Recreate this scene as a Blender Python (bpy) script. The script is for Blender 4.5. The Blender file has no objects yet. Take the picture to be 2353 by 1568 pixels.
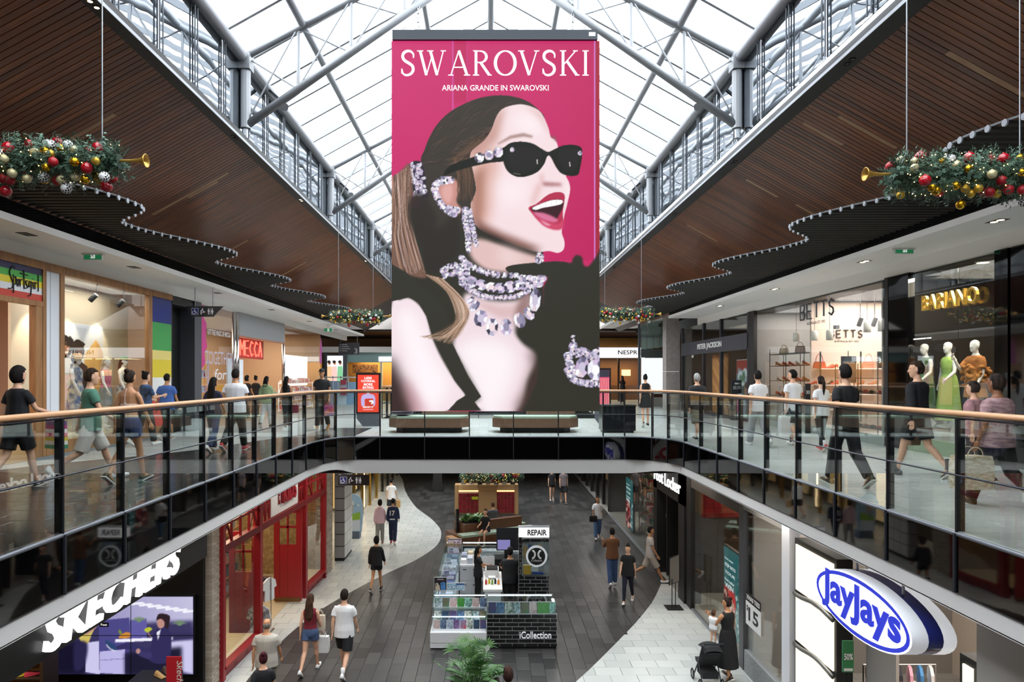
import bpy, bmesh, math, random
import numpy as np
from mathutils import Vector, Matrix
random.seed(7)
rnd = random.Random(11)
SC = bpy.context.scene
COL = SC.collection
# ------------------------------------------------------------------ camera
E = 1.65                      # eye height above the upper floor (z = 0)
FPX, VPX, VPY = 1569.0, 1122.0, 866.0
cam = bpy.data.cameras.new('camera'); cam.sensor_width = 36.0; cam.lens = 24.0
cam.shift_x = (2353/2 - VPX)/2353; cam.shift_y = (VPY - 1568/2)/2353
cam.clip_start = 0.1; cam.clip_end = 300
camo = bpy.data.objects.new('camera', cam); COL.objects.link(camo)
camo.location = (0, 0, E); camo.rotation_euler = (math.pi/2, 0, 0)
SC.camera = camo
# ------------------------------------------------------------------ world: bright overcast sky
W = bpy.data.worlds.new('overcast_sky'); SC.world = W; W.use_nodes = True
bg = W.node_tree.nodes['Background']; bg.inputs[0].default_value = (0.96, 0.98, 1.0, 1); bg.inputs[1].default_value = 7.0
SC.view_settings.view_transform = 'Standard'; SC.view_settings.look = 'None'
SC.view_settings.exposure = 0.12; SC.view_settings.gamma = 1.0; SC.view_settings.use_curve_mapping = False
SC.cycles.max_bounces = 8; SC.cycles.diffuse_bounces = 4; SC.cycles.glossy_bounces = 4
SC.cycles.transparent_max_bounces = 16; SC.cycles.transmission_bounces = 4
SC.cycles.caustics_reflective = False; SC.cycles.caustics_refractive = False
SC.cycles.sample_clamp_indirect = 6.0
SC.cycles.use_denoising = True

def P(px, py, y):
    "world point seen at photo pixel (px, py) at depth y"
    return Vector(((px-VPX)*y/FPX, y, E-(py-VPY)*y/FPX))
def lamp(name, loc, size, power, col=(1, 0.93, 0.82), rot=(0, 0, 0), sy=None, spread=None):
    l = bpy.data.lights.new(name, 'AREA'); l.energy = power; l.color = col
    l.shape = 'RECTANGLE'; l.size = size; l.size_y = sy or size
    if spread: l.spread = spread
    o = bpy.data.objects.new(name, l); COL.objects.link(o); o.location = loc; o.rotation_euler = rot
    return o
# ------------------------------------------------------------------ materials
def srgb(c):
    if isinstance(c, str):
        c = c.lstrip('#'); c = [int(c[i:i+2], 16)/255 for i in (0, 2, 4)]
    return tuple(x/12.92 if x <= .04045 else ((x+.055)/1.055)**2.4 for x in c)
_MC = {}
def M(col, rough=.5, metal=0.0, spec=.5, emit=0.0, noise=None, rand=None, bump=None, name=None, alpha=1.0, attr=None, ecol=None):
    key = repr((col, rough, metal, spec, emit, noise, rand, bump, name, alpha, attr, ecol))
    if key in _MC: return _MC[key]
    m = bpy.data.materials.new(name or 'mat'); m.use_nodes = True; _MC[key] = m
    nt = m.node_tree; b = nt.nodes['Principled BSDF']; c = srgb(col)
    b.inputs['Base Color'].default_value = (*c, 1); b.inputs['Roughness'].default_value = rough
    b.inputs['Metallic'].default_value = metal; b.inputs['Specular IOR Level'].default_value = spec
    sock = None
    def mix(fac, a, bcol):
        n = nt.nodes.new('ShaderNodeMix'); n.data_type = 'RGBA'
        nt.links.new(fac, n.inputs[0])
        if a is None: n.inputs[6].default_value = (*c, 1)
        else: nt.links.new(a, n.inputs[6])
        n.inputs[7].default_value = (*srgb(bcol), 1); return n.outputs[2]
    tc = None
    def coords(stretch=None):
        t = nt.nodes.new('ShaderNodeTexCoord'); o = t.outputs['Object']
        if stretch:
            mp = nt.nodes.new('ShaderNodeMapping'); mp.inputs['Scale'].default_value = stretch
            nt.links.new(o, mp.inputs[0]); o = mp.outputs[0]
        return o
    if attr:
        a = nt.nodes.new('ShaderNodeAttribute'); a.attribute_name = attr; sock = a.outputs['Color']
    if rand:
        oi = nt.nodes.new('ShaderNodeObjectInfo'); sock = mix(oi.outputs['Random'], sock, rand)
    if noise:
        sc_, c2 = noise[0], noise[1]
        tx = nt.nodes.new('ShaderNodeTexNoise'); tx.inputs['Scale'].default_value = sc_; tx.inputs['Detail'].default_value = 4
        nt.links.new(coords(noise[2] if len(noise) > 2 else None), tx.inputs['Vector'])
        rp = nt.nodes.new('ShaderNodeValToRGB'); rp.color_ramp.elements[0].position = .35; rp.color_ramp.elements[1].position = .65
        nt.links.new(tx.outputs[0], rp.inputs[0]); sock = mix(rp.outputs[0], sock, c2)
    if sock is not None: nt.links.new(sock, b.inputs['Base Color'])
    if bump:
        tx = nt.nodes.new('ShaderNodeTexNoise'); tx.inputs['Scale'].default_value = bump[0]
        nt.links.new(coords(bump[2] if len(bump) > 2 else None), tx.inputs['Vector'])
        bp = nt.nodes.new('ShaderNodeBump'); bp.inputs['Strength'].default_value = bump[1]; bp.inputs['Distance'].default_value = .02
        nt.links.new(tx.outputs[0], bp.inputs['Height']); nt.links.new(bp.outputs[0], b.inputs['Normal'])
    if emit:
        if sock is not None and attr: nt.links.new(sock, b.inputs['Emission Color'])
        else: b.inputs['Emission Color'].default_value = (*(srgb(ecol) if ecol else c), 1)
        b.inputs['Emission Strength'].default_value = emit
    if alpha < 1: b.inputs['Alpha'].default_value = alpha
    return m
def GLASS(name, tint=(.93, .97, .96), ior=1.45, gain=1.0, base=0.0, rough=0.0, gcol=(1, 1, 1), wave=None, gain_max=1.0):
    if name in _MC: return _MC[name]
    m = bpy.data.materials.new(name); m.use_nodes = True; _MC[name] = m
    nt = m.node_tree; nt.nodes.remove(nt.nodes['Principled BSDF']); out = nt.nodes['Material Output']
    tr = nt.nodes.new('ShaderNodeBsdfTransparent'); tr.inputs[0].default_value = (*tint, 1)
    gl = nt.nodes.new('ShaderNodeBsdfGlossy'); gl.inputs['Color'].default_value = (*gcol, 1); gl.inputs['Roughness'].default_value = rough
    fr = nt.nodes.new('ShaderNodeFresnel'); fr.inputs[0].default_value = ior
    ml = nt.nodes.new('ShaderNodeMath'); ml.operation = 'MULTIPLY_ADD'; ml.inputs[1].default_value = gain; ml.inputs[2].default_value = base; ml.use_clamp = True
    mn = nt.nodes.new('ShaderNodeMath'); mn.operation = 'MINIMUM'; mn.inputs[1].default_value = gain_max
    mx = nt.nodes.new('ShaderNodeMixShader')
    nt.links.new(fr.outputs[0], ml.inputs[0]); nt.links.new(ml.outputs[0], mn.inputs[0]); nt.links.new(mn.outputs[0], mx.inputs[0])
    nt.links.new(tr.outputs[0], mx.inputs[1]); nt.links.new(gl.outputs[0], mx.inputs[2]); nt.links.new(mx.outputs[0], out.inputs[0])
    if wave:
        t = nt.nodes.new('ShaderNodeTexCoord'); tx = nt.nodes.new('ShaderNodeTexNoise'); tx.inputs['Scale'].default_value = wave[0]; tx.inputs['Detail'].default_value = 1
        nt.links.new(t.outputs['Object'], tx.inputs['Vector'])
        bp = nt.nodes.new('ShaderNodeBump'); bp.inputs['Strength'].default_value = wave[1]; bp.inputs['Distance'].default_value = .02
        nt.links.new(tx.outputs[0], bp.inputs['Height']); nt.links.new(bp.outputs[0], gl.inputs['Normal'])
    return m
def EMIT(col, s=1.0, name='light'):
    return M('#000000', rough=.6, spec=.2, emit=s, ecol=col, name=name)
# ------------------------------------------------------------------ mesh builder
def wloc(o):
    v = Vector((0, 0, 0))
    while o is not None:
        v += o.location; o = o.parent
    return v
class MB:
    def __init__(s): s.v = []; s.f = []; s.mi = []; s.cm = 0
    def _a(s, vs, fs):
        k = len(s.v); s.v += [tuple(v) for v in vs]
        for f in fs: s.f.append([i+k for i in f]); s.mi.append(s.cm)
        return s
    def box(s, x0, x1, y0, y1, z0, z1):
        vs = [(x, y, z) for z in (z0, z1) for y in (y0, y1) for x in (x0, x1)]
        return s._a(vs, [(0, 2, 3, 1), (4, 5, 7, 6), (0, 1, 5, 4), (2, 6, 7, 3), (0, 4, 6, 2), (1, 3, 7, 5)])
    def obox(s, c, ax, ay, az):
        c, ax, ay, az = map(Vector, (c, ax, ay, az))
        vs = [c+ax*i+ay*j+az*k for k in (-1, 1) for j in (-1, 1) for i in (-1, 1)]
        return s._a(vs, [(0, 2, 3, 1), (4, 5, 7, 6), (0, 1, 5, 4), (2, 6, 7, 3), (0, 4, 6, 2), (1, 3, 7, 5)])
    def bar(s, p0, p1, w, h, up=(0, 0, 1)):
        p0, p1 = Vector(p0), Vector(p1); d = p1-p0; u = Vector(up); x = d.cross(u)
        if x.length < 1e-6: x = d.cross(Vector((1, 0, 0)))
        x.normalize(); u = x.cross(d).normalized()
        return s.obox((p0+p1)/2, x*w/2, d/2, u*h/2)
    def poly(s, pts): return s._a(pts, [tuple(range(len(pts)))])
    def prism(s, pts, off):
        n = len(pts); off = Vector(off); a = [Vector(p) for p in pts]
        return s._a(a+[p+off for p in a], [tuple(range(n-1, -1, -1)), tuple(range(n, 2*n))]+[(i, (i+1) % n, n+(i+1) % n, n+i) for i in range(n)])
    def rings(s, rs, caps=True, closed=False):
        n = len(rs[0]); vs = [p for r in rs for p in r]; fs = []
        m = len(rs); lim = m if closed else m-1
        for i in range(lim):
            a, b = i*n, ((i+1) % m)*n
            fs += [(a+j, a+(j+1) % n, b+(j+1) % n, b+j) for j in range(n)]
        if caps and not closed: fs += [tuple(range(n-1, -1, -1)), tuple(range((m-1)*n, m*n))]
        return s._a(vs, fs)
    def tube(s, pts, r, n=8, closed=False, caps=True, ref=None, asp=1.0):
        pts = [Vector(p) for p in pts]; m = len(pts)
        rr = r if isinstance(r, (list, tuple)) else [r]*m
        rs = []; u = Vector(ref) if ref else None
        for i, p in enumerate(pts):
            if closed: d = pts[(i+1) % m]-pts[i-1]
            else: d = pts[min(i+1, m-1)]-pts[max(i-1, 0)]
            if d.length < 1e-9: d = Vector((0, 0, 1))
            d.normalize()
            if u is None: u = Vector((0, 0, 1)) if abs(d.z) < .9 else Vector((1, 0, 0))
            x = u-d*u.dot(d)
            if x.length < 1e-4: x = d.orthogonal()
            x.normalize(); yv = d.cross(x); 
            if ref is None: u = x
            q = rr[i]; qa, qb = (q if isinstance(q, (tuple, list)) else (q, q*asp))
            rs.append([p+x*math.cos(2*math.pi*k/n)*qa+yv*math.sin(2*math.pi*k/n)*qb for k in range(n)])
        return s.rings(rs, caps, closed)
    def cyl(s, p0, p1, r, r1=None, n=8): return s.tube([p0, p1], [r, r if r1 is None else r1], n)
    def sphere(s, c, r, nu=10, nv=6, cond=None):
        rx, ry, rz = r if isinstance(r, (tuple, list)) else (r, r, r); c = Vector(c)
        rs = []
        for j in range(nv+1):
            t = math.pi*j/nv; t = min(max(t, .02), math.pi-.02)
            rs.append([c+Vector((rx*math.sin(t)*math.cos(2*math.pi*k/nu), ry*math.sin(t)*math.sin(2*math.pi*k/nu), -rz*math.cos(t))) for k in range(nu)])
        return s.rings(rs)
    def lathe(s, prof, c=(0, 0, 0), n=12, axis=None, caps=True):
        c = Vector(c); a = Vector(axis).normalized() if axis else Vector((0, 0, 1)); x = a.orthogonal().normalized(); y = a.cross(x)
        return s.rings([[c+a*h+(x*math.cos(2*math.pi*k/n)+y*math.sin(2*math.pi*k/n))*r for k in range(n)] for r, h in prof], caps)
    def mesh(s, name, mats, off=(0, 0, 0), smooth=False):
        me = bpy.data.meshes.new(name); ox, oy, oz = off
        me.from_pydata([(x-ox, y-oy, z-oz) for x, y, z in s.v], [], s.f)
        if not isinstance(mats, (list, tuple)): mats = [mats]
        for m in mats: me.materials.append(m)
        if len(mats) > 1: me.polygons.foreach_set('material_index', s.mi)
        if smooth: me.polygons.foreach_set('use_smooth', [True]*len(s.f))
        me.update(); return me
    def build(s, name, mat, parent=None, smooth=False, local=False, origin=None):
        if parent is not None: off = Vector((0, 0, 0)) if local else wloc(parent)
        elif origin is not None: off = Vector(origin)
        elif local: off = Vector((0, 0, 0))
        else:
            a = np.array(s.v); lo, hi = a.min(0), a.max(0); off = Vector(((lo[0]+hi[0])/2, (lo[1]+hi[1])/2, lo[2]))
        o = bpy.data.objects.new(name, s.mesh(name, mat, off, smooth)); COL.objects.link(o)
        if parent is not None: o.parent = parent
        elif not local: o.location = off
        return o
def tag(o, label=None, cat=None, group=None, kind=None):
    if label: o['label'] = label
    if cat: o['category'] = cat
    if group: o['group'] = group
    if kind: o['kind'] = kind
    return o
def thing(name, label, cat, loc=(0, 0, 0), group=None, kind=None):
    o = bpy.data.objects.new(name, None); COL.objects.link(o); o.location = loc; o.empty_display_size = .1
    return tag(o, label, cat, group, kind)
def struct(o, label=None, cat=None): return tag(o, label, cat, None, 'structure')
def inst(o, name, loc, parent=None):
    "another object that shares o's mesh"
    c = bpy.data.objects.new(name, o.data if hasattr(o, 'data') else o); COL.objects.link(c)
    if parent is not None: c.parent = parent; c.location = Vector(loc)-wloc(parent)
    else: c.location = loc
    return c
# ------------------------------------------------------------------ lettering
def text_mesh(body, w, h, depth=.01, bold=0.0, shear=0.0, spacing=1.0, align_h=True):
    cu = bpy.data.curves.new('lettering', 'FONT'); cu.body = body; cu.size = 1; cu.offset = bold; cu.resolution_u = 3; cu.space_character = spacing
    ob = bpy.data.objects.new('lettering', cu); me = bpy.data.meshes.new_from_object(ob)
    n = len(me.vertices); a = np.empty(n*3, 'f'); me.vertices.foreach_get('co', a); a = a.reshape(-1, 3)
    lo, hi = a.min(0), a.max(0); sp = np.maximum(hi-lo, 1e-6)
    if w is None: w = h*sp[0]/sp[1]
    if h is None: h = w*sp[1]/sp[0]
    a[:, 0] = (a[:, 0]-lo[0])/sp[0]*w; a[:, 1] = (a[:, 1]-lo[1])/sp[1]*h
    a[:, 0] += a[:, 1]*shear
    fs = [list(p.vertices) for p in me.polygons]
    bpy.data.objects.remove(ob); bpy.data.curves.remove(cu); bpy.data.meshes.remove(me)
    return a, fs
def letters(name, body, org, xd, yd, w, h, mat, parent=None, depth=.01, bold=0.0, shear=0.0, spacing=1.0):
    "flat lettering: lower-left corner org, reading direction xd, up direction yd"
    a, fs = text_mesh(body, w, h, depth, bold, shear, spacing)
    org, xd, yd = Vector(org), Vector(xd).normalized(), Vector(yd).normalized(); nd = xd.cross(yd)
    mb = MB(); n = len(a)
    front = [org+xd*float(p[0])+yd*float(p[1])+nd*depth for p in a]; back = [org+xd*float(p[0])+yd*float(p[1]) for p in a]
    mb._a(front+back, fs)
    cnt = {}
    for f in fs:
        for i in range(len(f)):
            e = (f[i], f[(i+1) % len(f)]); cnt[e] = 1
    side = [(b, a_, a_+n, b+n) for (a_, b) in cnt if (b, a_) not in cnt]
    k = 0
    for q in side: mb.f.append(list(q)); mb.mi.append(0)
    return mb.build(name, mat, parent)
# ------------------------------------------------------------------ picture painter (prints and screens)
def spline(pts, n=6, closed=True):
    out = []; m = len(pts)
    rng = range(m) if closed else range(m-1)
    for i in rng:
        if closed: p0, p1, p2, p3 = pts[i-1], pts[i], pts[(i+1) % m], pts[(i+2) % m]
        else: p0, p1, p2, p3 = pts[max(i-1, 0)], pts[i], pts[i+1], pts[min(i+2, m-1)]
        for k in range(n):
            t = k/n; t2, t3 = t*t, t*t*t
            out.append(tuple(.5*((2*p1[d])+(-p0[d]+p2[d])*t+(2*p0[d]-5*p1[d]+4*p2[d]-p3[d])*t2+(-p0[d]+3*p1[d]-3*p2[d]+p3[d])*t3) for d in (0, 1)))
    if not closed: out.append(tuple(pts[-1]))
    return out
def hx(c):
    if isinstance(c, str): c = c.lstrip('#'); return np.array([int(c[i:i+2], 16)/255 for i in (0, 2, 4)])
    return np.array(c, float)
def blur(a, r):
    if r < 1: return a
    r = int(round(r))
    for _ in range(2):
        for ax in (0, 1):
            p = np.pad(a, [(r+1, r) if i == ax else (0, 0) for i in (0, 1)], mode='edge'); c = p.cumsum(ax)
            a = (np.take(c, range(2*r+1, c.shape[ax]), ax)-np.take(c, range(0, c.shape[ax]-2*r-1), ax))/(2*r+1)
    return a
class Canvas:
    def __init__(s, x0, y0, x1, y1, nx, col='#808080'):
        s.x0, s.y0, s.x1, s.y1 = x0, y0, x1, y1; s.nx = nx; s.ny = max(2, int(round(nx*(y1-y0)/(x1-x0))))
        s.a = np.zeros((s.ny, s.nx, 3))+hx(col); s.k = (nx-1)/(x1-x0)
        s.X, s.Y = np.meshgrid(np.linspace(x0, x1, s.nx), np.linspace(y0, y1, s.ny))
    def mask(s, poly, soft=0):
        px = np.array([p[0] for p in poly], float); py = np.array([p[1] for p in poly], float)
        pad = soft*2+3/s.k
        i0 = max(0, int((px.min()-pad-s.x0)*s.k)); i1 = min(s.nx, int((px.max()+pad-s.x0)*s.k)+2)
        j0 = max(0, int((py.min()-pad-s.y0)*s.k)); j1 = min(s.ny, int((py.max()+pad-s.y0)*s.k)+2)
        if i1-i0 < 1 or j1-j0 < 1: return None
        X, Y = s.X[j0:j1, i0:i1], s.Y[j0:j1, i0:i1]; acc = np.zeros(X.shape)
        for ox, oy in ((-.25, -.25), (.25, .25), (-.25, .25), (.25, -.25)):
            Xs, Ys = X+ox/s.k, Y+oy/s.k; ins = np.zeros(X.shape, bool); n = len(px)
            for i in range(n):
                xa, ya, xb, yb = px[i], py[i], px[(i+1) % n], py[(i+1) % n]
                if ya == yb: continue
                c = ((ya > Ys) != (yb > Ys)) & (Xs < (xb-xa)*(Ys-ya)/(yb-ya)+xa); ins ^= c
            acc += ins
        acc /= 4
        if soft: acc = blur(acc, soft*s.k)
        return acc, (slice(j0, j1), slice(i0, i1))
    def put(s, m, col, al=1.0):
        if m is None: return
        k, sl = m; k = (k*al)[..., None]; s.a[sl] = s.a[sl]*(1-k)+hx(col)*k if not isinstance(col, np.ndarray) or col.ndim == 1 else s.a[sl]*(1-k)+col*k
    def fill(s, poly, col, soft=0, al=1.0): s.put(s.mask(poly, soft), col, al)
    def grad(s, poly, c0, c1, p0, p1, soft=0, al=1.0):
        m = s.mask(poly, soft)
        if m is None: return
        X, Y = s.X[m[1]], s.Y[m[1]]; dx, dy = p1[0]-p0[0], p1[1]-p0[1]
        t = np.clip(((X-p0[0])*dx+(Y-p0[1])*dy)/(dx*dx+dy*dy), 0, 1)[..., None]; s.put(m, hx(c0)*(1-t)+hx(c1)*t, al)
    def stroke(s, pts, w, col, soft=0, al=1.0):
        n = len(pts); ws = w if isinstance(w, (list, tuple)) else [w]*n; L, R = [], []
        for i in range(n):
            a, b = pts[max(i-1, 0)], pts[min(i+1, n-1)]; dx, dy = b[0]-a[0], b[1]-a[1]; l = math.hypot(dx, dy) or 1
            L.append((pts[i][0]-dy/l*ws[i]/2, pts[i][1]+dx/l*ws[i]/2)); R.append((pts[i][0]+dy/l*ws[i]/2, pts[i][1]-dx/l*ws[i]/2))
        s.fill(L+R[::-1], col, soft, al)
    def ell(s, x, y, rx, ry, col, soft=0, al=1.0, rot=0, n=20):
        c, q = math.cos(rot), math.sin(rot)
        s.fill([(x+rx*math.cos(2*math.pi*i/n)*c-ry*math.sin(2*math.pi*i/n)*q, y+rx*math.cos(2*math.pi*i/n)*q+ry*math.sin(2*math.pi*i/n)*c) for i in range(n)], col, soft, al)
    def rect(s, x0, y0, x1, y1, col, soft=0, al=1.0): s.fill([(x0, y0), (x1, y0), (x1, y1), (x0, y1)], col, soft, al)
    def blot(s, seed, n, cols, box, size, soft=0, al=1.0):
        r = random.Random(seed)
        for _ in range(n):
            s.ell(r.uniform(box[0], box[2]), r.uniform(box[1], box[3]), size*r.uniform(.4, 1), size*r.uniform(.4, 1), r.choice(cols), soft, al, r.uniform(0, 3), 9)
    def build(s, name, tl, ud, vd, mat, parent=None):
        "tl top-left corner, ud / vd full edge vectors (right, down)"
        tl, ud, vd = Vector(tl), Vector(ud), Vector(vd)
        u = np.linspace(0, 1, s.nx); v = np.linspace(0, 1, s.ny); U, V = np.meshgrid(u, v)
        co = (np.array(tl)+U[..., None]*np.array(ud)+V[..., None]*np.array(vd)).reshape(-1, 3)
        off = np.array(wloc(parent)) if parent is not None else np.array(tl+ud/2+vd)
        co = co-off
        me = bpy.data.meshes.new(name); me.vertices.add(len(co)); me.vertices.foreach_set('co', co.astype('f').ravel())
        i = np.arange(s.nx-1)[None, :]+np.arange(s.ny-1)[:, None]*s.nx
        q = np.stack([i+s.nx, i+s.nx+1, i+1, i], -1).reshape(-1, 4); nf = len(q)
        me.loops.add(nf*4); me.loops.foreach_set('vertex_index', q.astype('i').ravel())
        me.polygons.add(nf); me.polygons.foreach_set('loop_start', (np.arange(nf)*4).astype('i'))
        ca = me.color_attributes.new('paint', 'FLOAT_COLOR', 'POINT'); c = np.clip(s.a, 0, 1)
        lin = np.where(c <= .04045, c/12.92, ((c+.055)/1.055)**2.4); rgba = np.concatenate([lin, np.ones(lin.shape[:2]+(1,))], -1)
        ca.data.foreach_set('color', rgba.reshape(-1).astype('f')); me.materials.append(mat); me.update(calc_edges=True); me.validate()
        o = bpy.data.objects.new(name, me); COL.objects.link(o)
        if parent is not None: o.parent = parent
        else: o.location = Vector(off)
        return o
PRINT = M('#ffffff', rough=.5, attr='paint', name='printed_picture')
def SCREENMAT(s): return M('#ffffff', rough=.4, spec=.2, attr='paint', emit=s, name='lit_picture')
def LIT(s):
    "picture that only glows (backlit)"
    key = 'lit%g' % s
    if key in _MC: return _MC[key]
    m = bpy.data.materials.new(key); m.use_nodes = True; nt = m.node_tree; b = nt.nodes['Principled BSDF']
    b.inputs['Base Color'].default_value = (.01, .01, .01, 1); b.inputs['Roughness'].default_value = .5; b.inputs['Specular IOR Level'].default_value = .06
    a = nt.nodes.new('ShaderNodeAttribute'); a.attribute_name = 'paint'; nt.links.new(a.outputs['Color'], b.inputs['Emission Color']); b.inputs['Emission Strength'].default_value = s
    _MC[key] = m; return m
# clip a polygon (any) by an axis-aligned rectangle
def clip_rect(poly, x0, x1, y0, y1):
    def cl(p, ins, cut):
        out = []
        for i in range(len(p)):
            a, b = p[i-1], p[i]
            if ins(b):
                if not ins(a): out.append(cut(a, b))
                out.append(b)
            elif ins(a): out.append(cut(a, b))
        return out
    def cx(X): return lambda a, b: (X, a[1]+(b[1]-a[1])*(X-a[0])/(b[0]-a[0]))
    def cy(Y): return lambda a, b: (a[0]+(b[0]-a[0])*(Y-a[1])/(b[1]-a[1]), Y)
    for ins, cut in ((lambda p: p[0] >= x0, cx(x0)), (lambda p: p[0] <= x1, cx(x1)), (lambda p: p[1] >= y0, cy(y0)), (lambda p: p[1] <= y1, cy(y1))):
        poly = cl(poly, ins, cut)
        if len(poly) < 3: return []
    return poly
def area2(p): return abs(sum(p[i-1][0]*p[i][1]-p[i][0]*p[i-1][1] for i in range(len(p))))/2
def tiles(parent, region, z, tx, ty, mat, stuffmat, rows_along='x', gap=.006, hgt=.012, stag=.5, limit=300, name='tile', visible=None, ox=0, oy=0):
    "lay staggered tiles over a region polygon; the nearest ones are parts, the rest one part of stuff"
    xs = [p[0] for p in region]; ys = [p[1] for p in region]; L = []
    if rows_along == 'x':
        j0, j1 = math.floor((min(ys)-oy)/ty), math.ceil((max(ys)-oy)/ty)
        for j in range(j0, j1):
            o = (j % 2)*stag*tx+ox
            for i in range(math.floor((min(xs)-o)/tx), math.ceil((max(xs)-o)/tx)): L.append((o+i*tx, oy+j*ty))
    else:
        i0, i1 = math.floor((min(xs)-ox)/tx), math.ceil((max(xs)-ox)/tx)
        for i in range(i0, i1):
            o = (i % 2)*stag*ty+oy
            for j in range(math.floor((min(ys)-o)/ty), math.ceil((max(ys)-o)/ty)): L.append((ox+i*tx, o+j*ty))
    out = []
    for x, y in L:
        r = clip_rect(region, x+gap/2, x+tx-gap/2, y+gap/2, y+ty-gap/2)
        if len(r) < 3 or area2(r) < .1*tx*ty*.3: continue
        full = len(r) == 4 and area2(r) > .999*(tx-gap)*(ty-gap)
        vis = visible(x+tx/2, y+ty/2) if visible else True
        out.append((not vis, y, x, full, r))
    out.sort(key=lambda t: t[:3])
    full_me = None; st = MB(); n = 0; col = []
    for hid, y, x, full, r in out:
        if not hid and n < limit:
            n += 1
            if full:
                if full_me is None:
                    mb = MB(); g = gap/2; e = .004
                    mb.rings([[(g, g, 0), (tx-g, g, 0), (tx-g, ty-g, 0), (g, ty-g, 0)], [(g, g, hgt-e), (tx-g, g, hgt-e), (tx-g, ty-g, hgt-e), (g, ty-g, hgt-e)], [(g+e, g+e, hgt), (tx-g-e, g+e, hgt), (tx-g-e, ty-g-e, hgt), (g+e, ty-g-e, hgt)]])
                    full_me = mb.mesh(name, mat)
                inst(full_me, name, (x, y, z), parent)
            else:
                mb = MB(); mb.prism([(a, b, z) for a, b in r], (0, 0, hgt))
                o = bpy.data.objects.new(name, mb.mesh(name, mat, (x, y, z))); COL.objects.link(o); o.parent = parent; o.location = Vector((x, y, z))-wloc(parent)
        else:
            st.poly([(a, b, z+hgt) for a, b in r]); col.append(len(r))
    if st.v:
        o = st.build(name+'_field', stuffmat, parent); o['kind'] = 'stuff'
        ca = o.data.color_attributes.new('paint', 'FLOAT_COLOR', 'POINT'); q = random.Random(3); vals = []
        for k in col:
            t = q.random(); vals += [t, t, t, 1]*k
        ca.data.foreach_set('color', vals)
    return n
def STONE(c0, c1, rough, use_attr, bump=None, spec=.5):
    key = repr(('stone', c0, c1, rough, use_attr, spec))
    if key in _MC: return _MC[key]
    m = M(c0, rough=rough, spec=spec, rand=None if use_attr else c1, name='stone_tile' + ('_far' if use_attr else ''), bump=bump)
    if use_attr:
        m = m.copy(); nt = m.node_tree; b = nt.nodes['Principled BSDF']
        a = nt.nodes.new('ShaderNodeAttribute'); a.attribute_name = 'paint'
        n = nt.nodes.new('ShaderNodeMix'); n.data_type = 'RGBA'; nt.links.new(a.outputs['Fac'], n.inputs[0]); n.inputs[6].default_value = (*srgb(c0), 1); n.inputs[7].default_value = (*srgb(c1), 1)
        nt.links.new(n.outputs[2], b.inputs['Base Color'])
    _MC[key] = m; return m
# ------------------------------------------------------------------ plan data
XL, XR, YF = -4.5, 5.0, 19.0
ZL = -5.0                                   # lower floor
VOID = [(XL, .5), (XL, 16.9)]
for i in range(1, 9):
    t = math.pi/2*i/8; VOID.append((-3.72-.78*math.cos(t), 16.9+2.1*math.sin(t)))
for i in range(0, 9):
    t = math.pi/2*i/8; VOID.append((3.85+1.15*math.sin(t), 17.4+1.6*math.cos(t)))
VOID.append((XR, .5))
SHOPL, SHOPR = -8.9, 9.5                    # upper shopfront planes
def lowL(y): return -5.83+(y-14.93)*(.40/7.85)   # lower shopfront line, slightly splayed
LOWR = 5.83
m_steel = M('#94979c', rough=.42, metal=.35, name='grey_steel')
m_black = M('#0d0d0f', rough=.5, name='black_paint')
m_darkmetal = M('#1c1e24', rough=.4, metal=.2, name='dark_metal')
m_white = M('#d9d8d6', rough=.6, name='white_paint')
m_soffit = M('#e9e7e4', rough=.7, name='soffit_paint')
m_fascia = M('#d3d1d0', rough=.55, name='pale_grey_fascia')
m_grout_d = M('#2a2a2c', rough=.7, name='dark_grout'); m_grout_l = M('#8b8c8a', rough=.7, name='pale_grout')
m_alu = M('#9a9ea4', rough=.35, metal=.6, name='aluminium')
m_chrome = M('#c9c9c9', rough=.12, metal=1.0, name='chrome')
m_brass = M('#b08a3c', rough=.25, metal=1.0, name='brass')
m_oak = M('#a8794b', rough=.5, noise=(9, '#8c6139', (1, 1, .15)), name='oak')
m_clear = GLASS('clear_glass', tint=(.93, .965, .955), ior=1.45, gain=.6, base=.0, gain_max=.3)
m_shop = GLASS('shop_glass', tint=(.93, .95, .945), ior=1.45, gain=.45, base=.0, gain_max=.22)
m_sky = GLASS('skylight_glass', tint=(.93, .95, .96), ior=1.2, gain=.5, gain_max=.25)
m_clere = GLASS('clerestory_glass', tint=(.45, .5, .55), ior=1.5, gain=.2, base=.9, gcol=(.62, .66, .70), wave=(1.1, .25))
m_spand = M('#050506', rough=.03, spec=.75, name='black_mirror_glass', bump=(1.3, .06))
# ------------------------------------------------------------------ floors
def slab(name, poly, z0, z1, mat):
    mb = MB(); mb.prism([(x, y, z0) for x, y in poly], (0, 0, z1-z0)); return struct(mb.build(name, mat, origin=(0, 0, 0)))
left_poly = [(-14, -6), (XL, -6)]+VOID[:10]+[(-3.72, YF), (-3.72, 27), (-14, 27)]
right_poly = [(15, 27), (3.85, 27), (3.85, YF)]+VOID[10:]+[(XR, -6), (15, -6)]
f1 = slab('floor_upper_left', left_poly, -.6, -.012, m_grout_d)
f2 = slab('floor_upper_right', right_poly, -.6, -.012, m_grout_l)
f3 = slab('floor_upper_bridge', [(-3.72, YF), (3.85, YF), (3.85, 27), (-3.72, 27)], -.6, -.012, m_grout_l)
f4 = slab('floor_upper_near', [(XL, -6), (XR, -6), (XR, .5), (XL, .5)], -.6, 0, m_grout_l)
f5 = slab('floor_upper_far', [(-14, 40), (15, 40), (15, 60), (-14, 60)], -.6, 0, M('#a9aaa8', rough=.25, name='far_terrazzo'))
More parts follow.
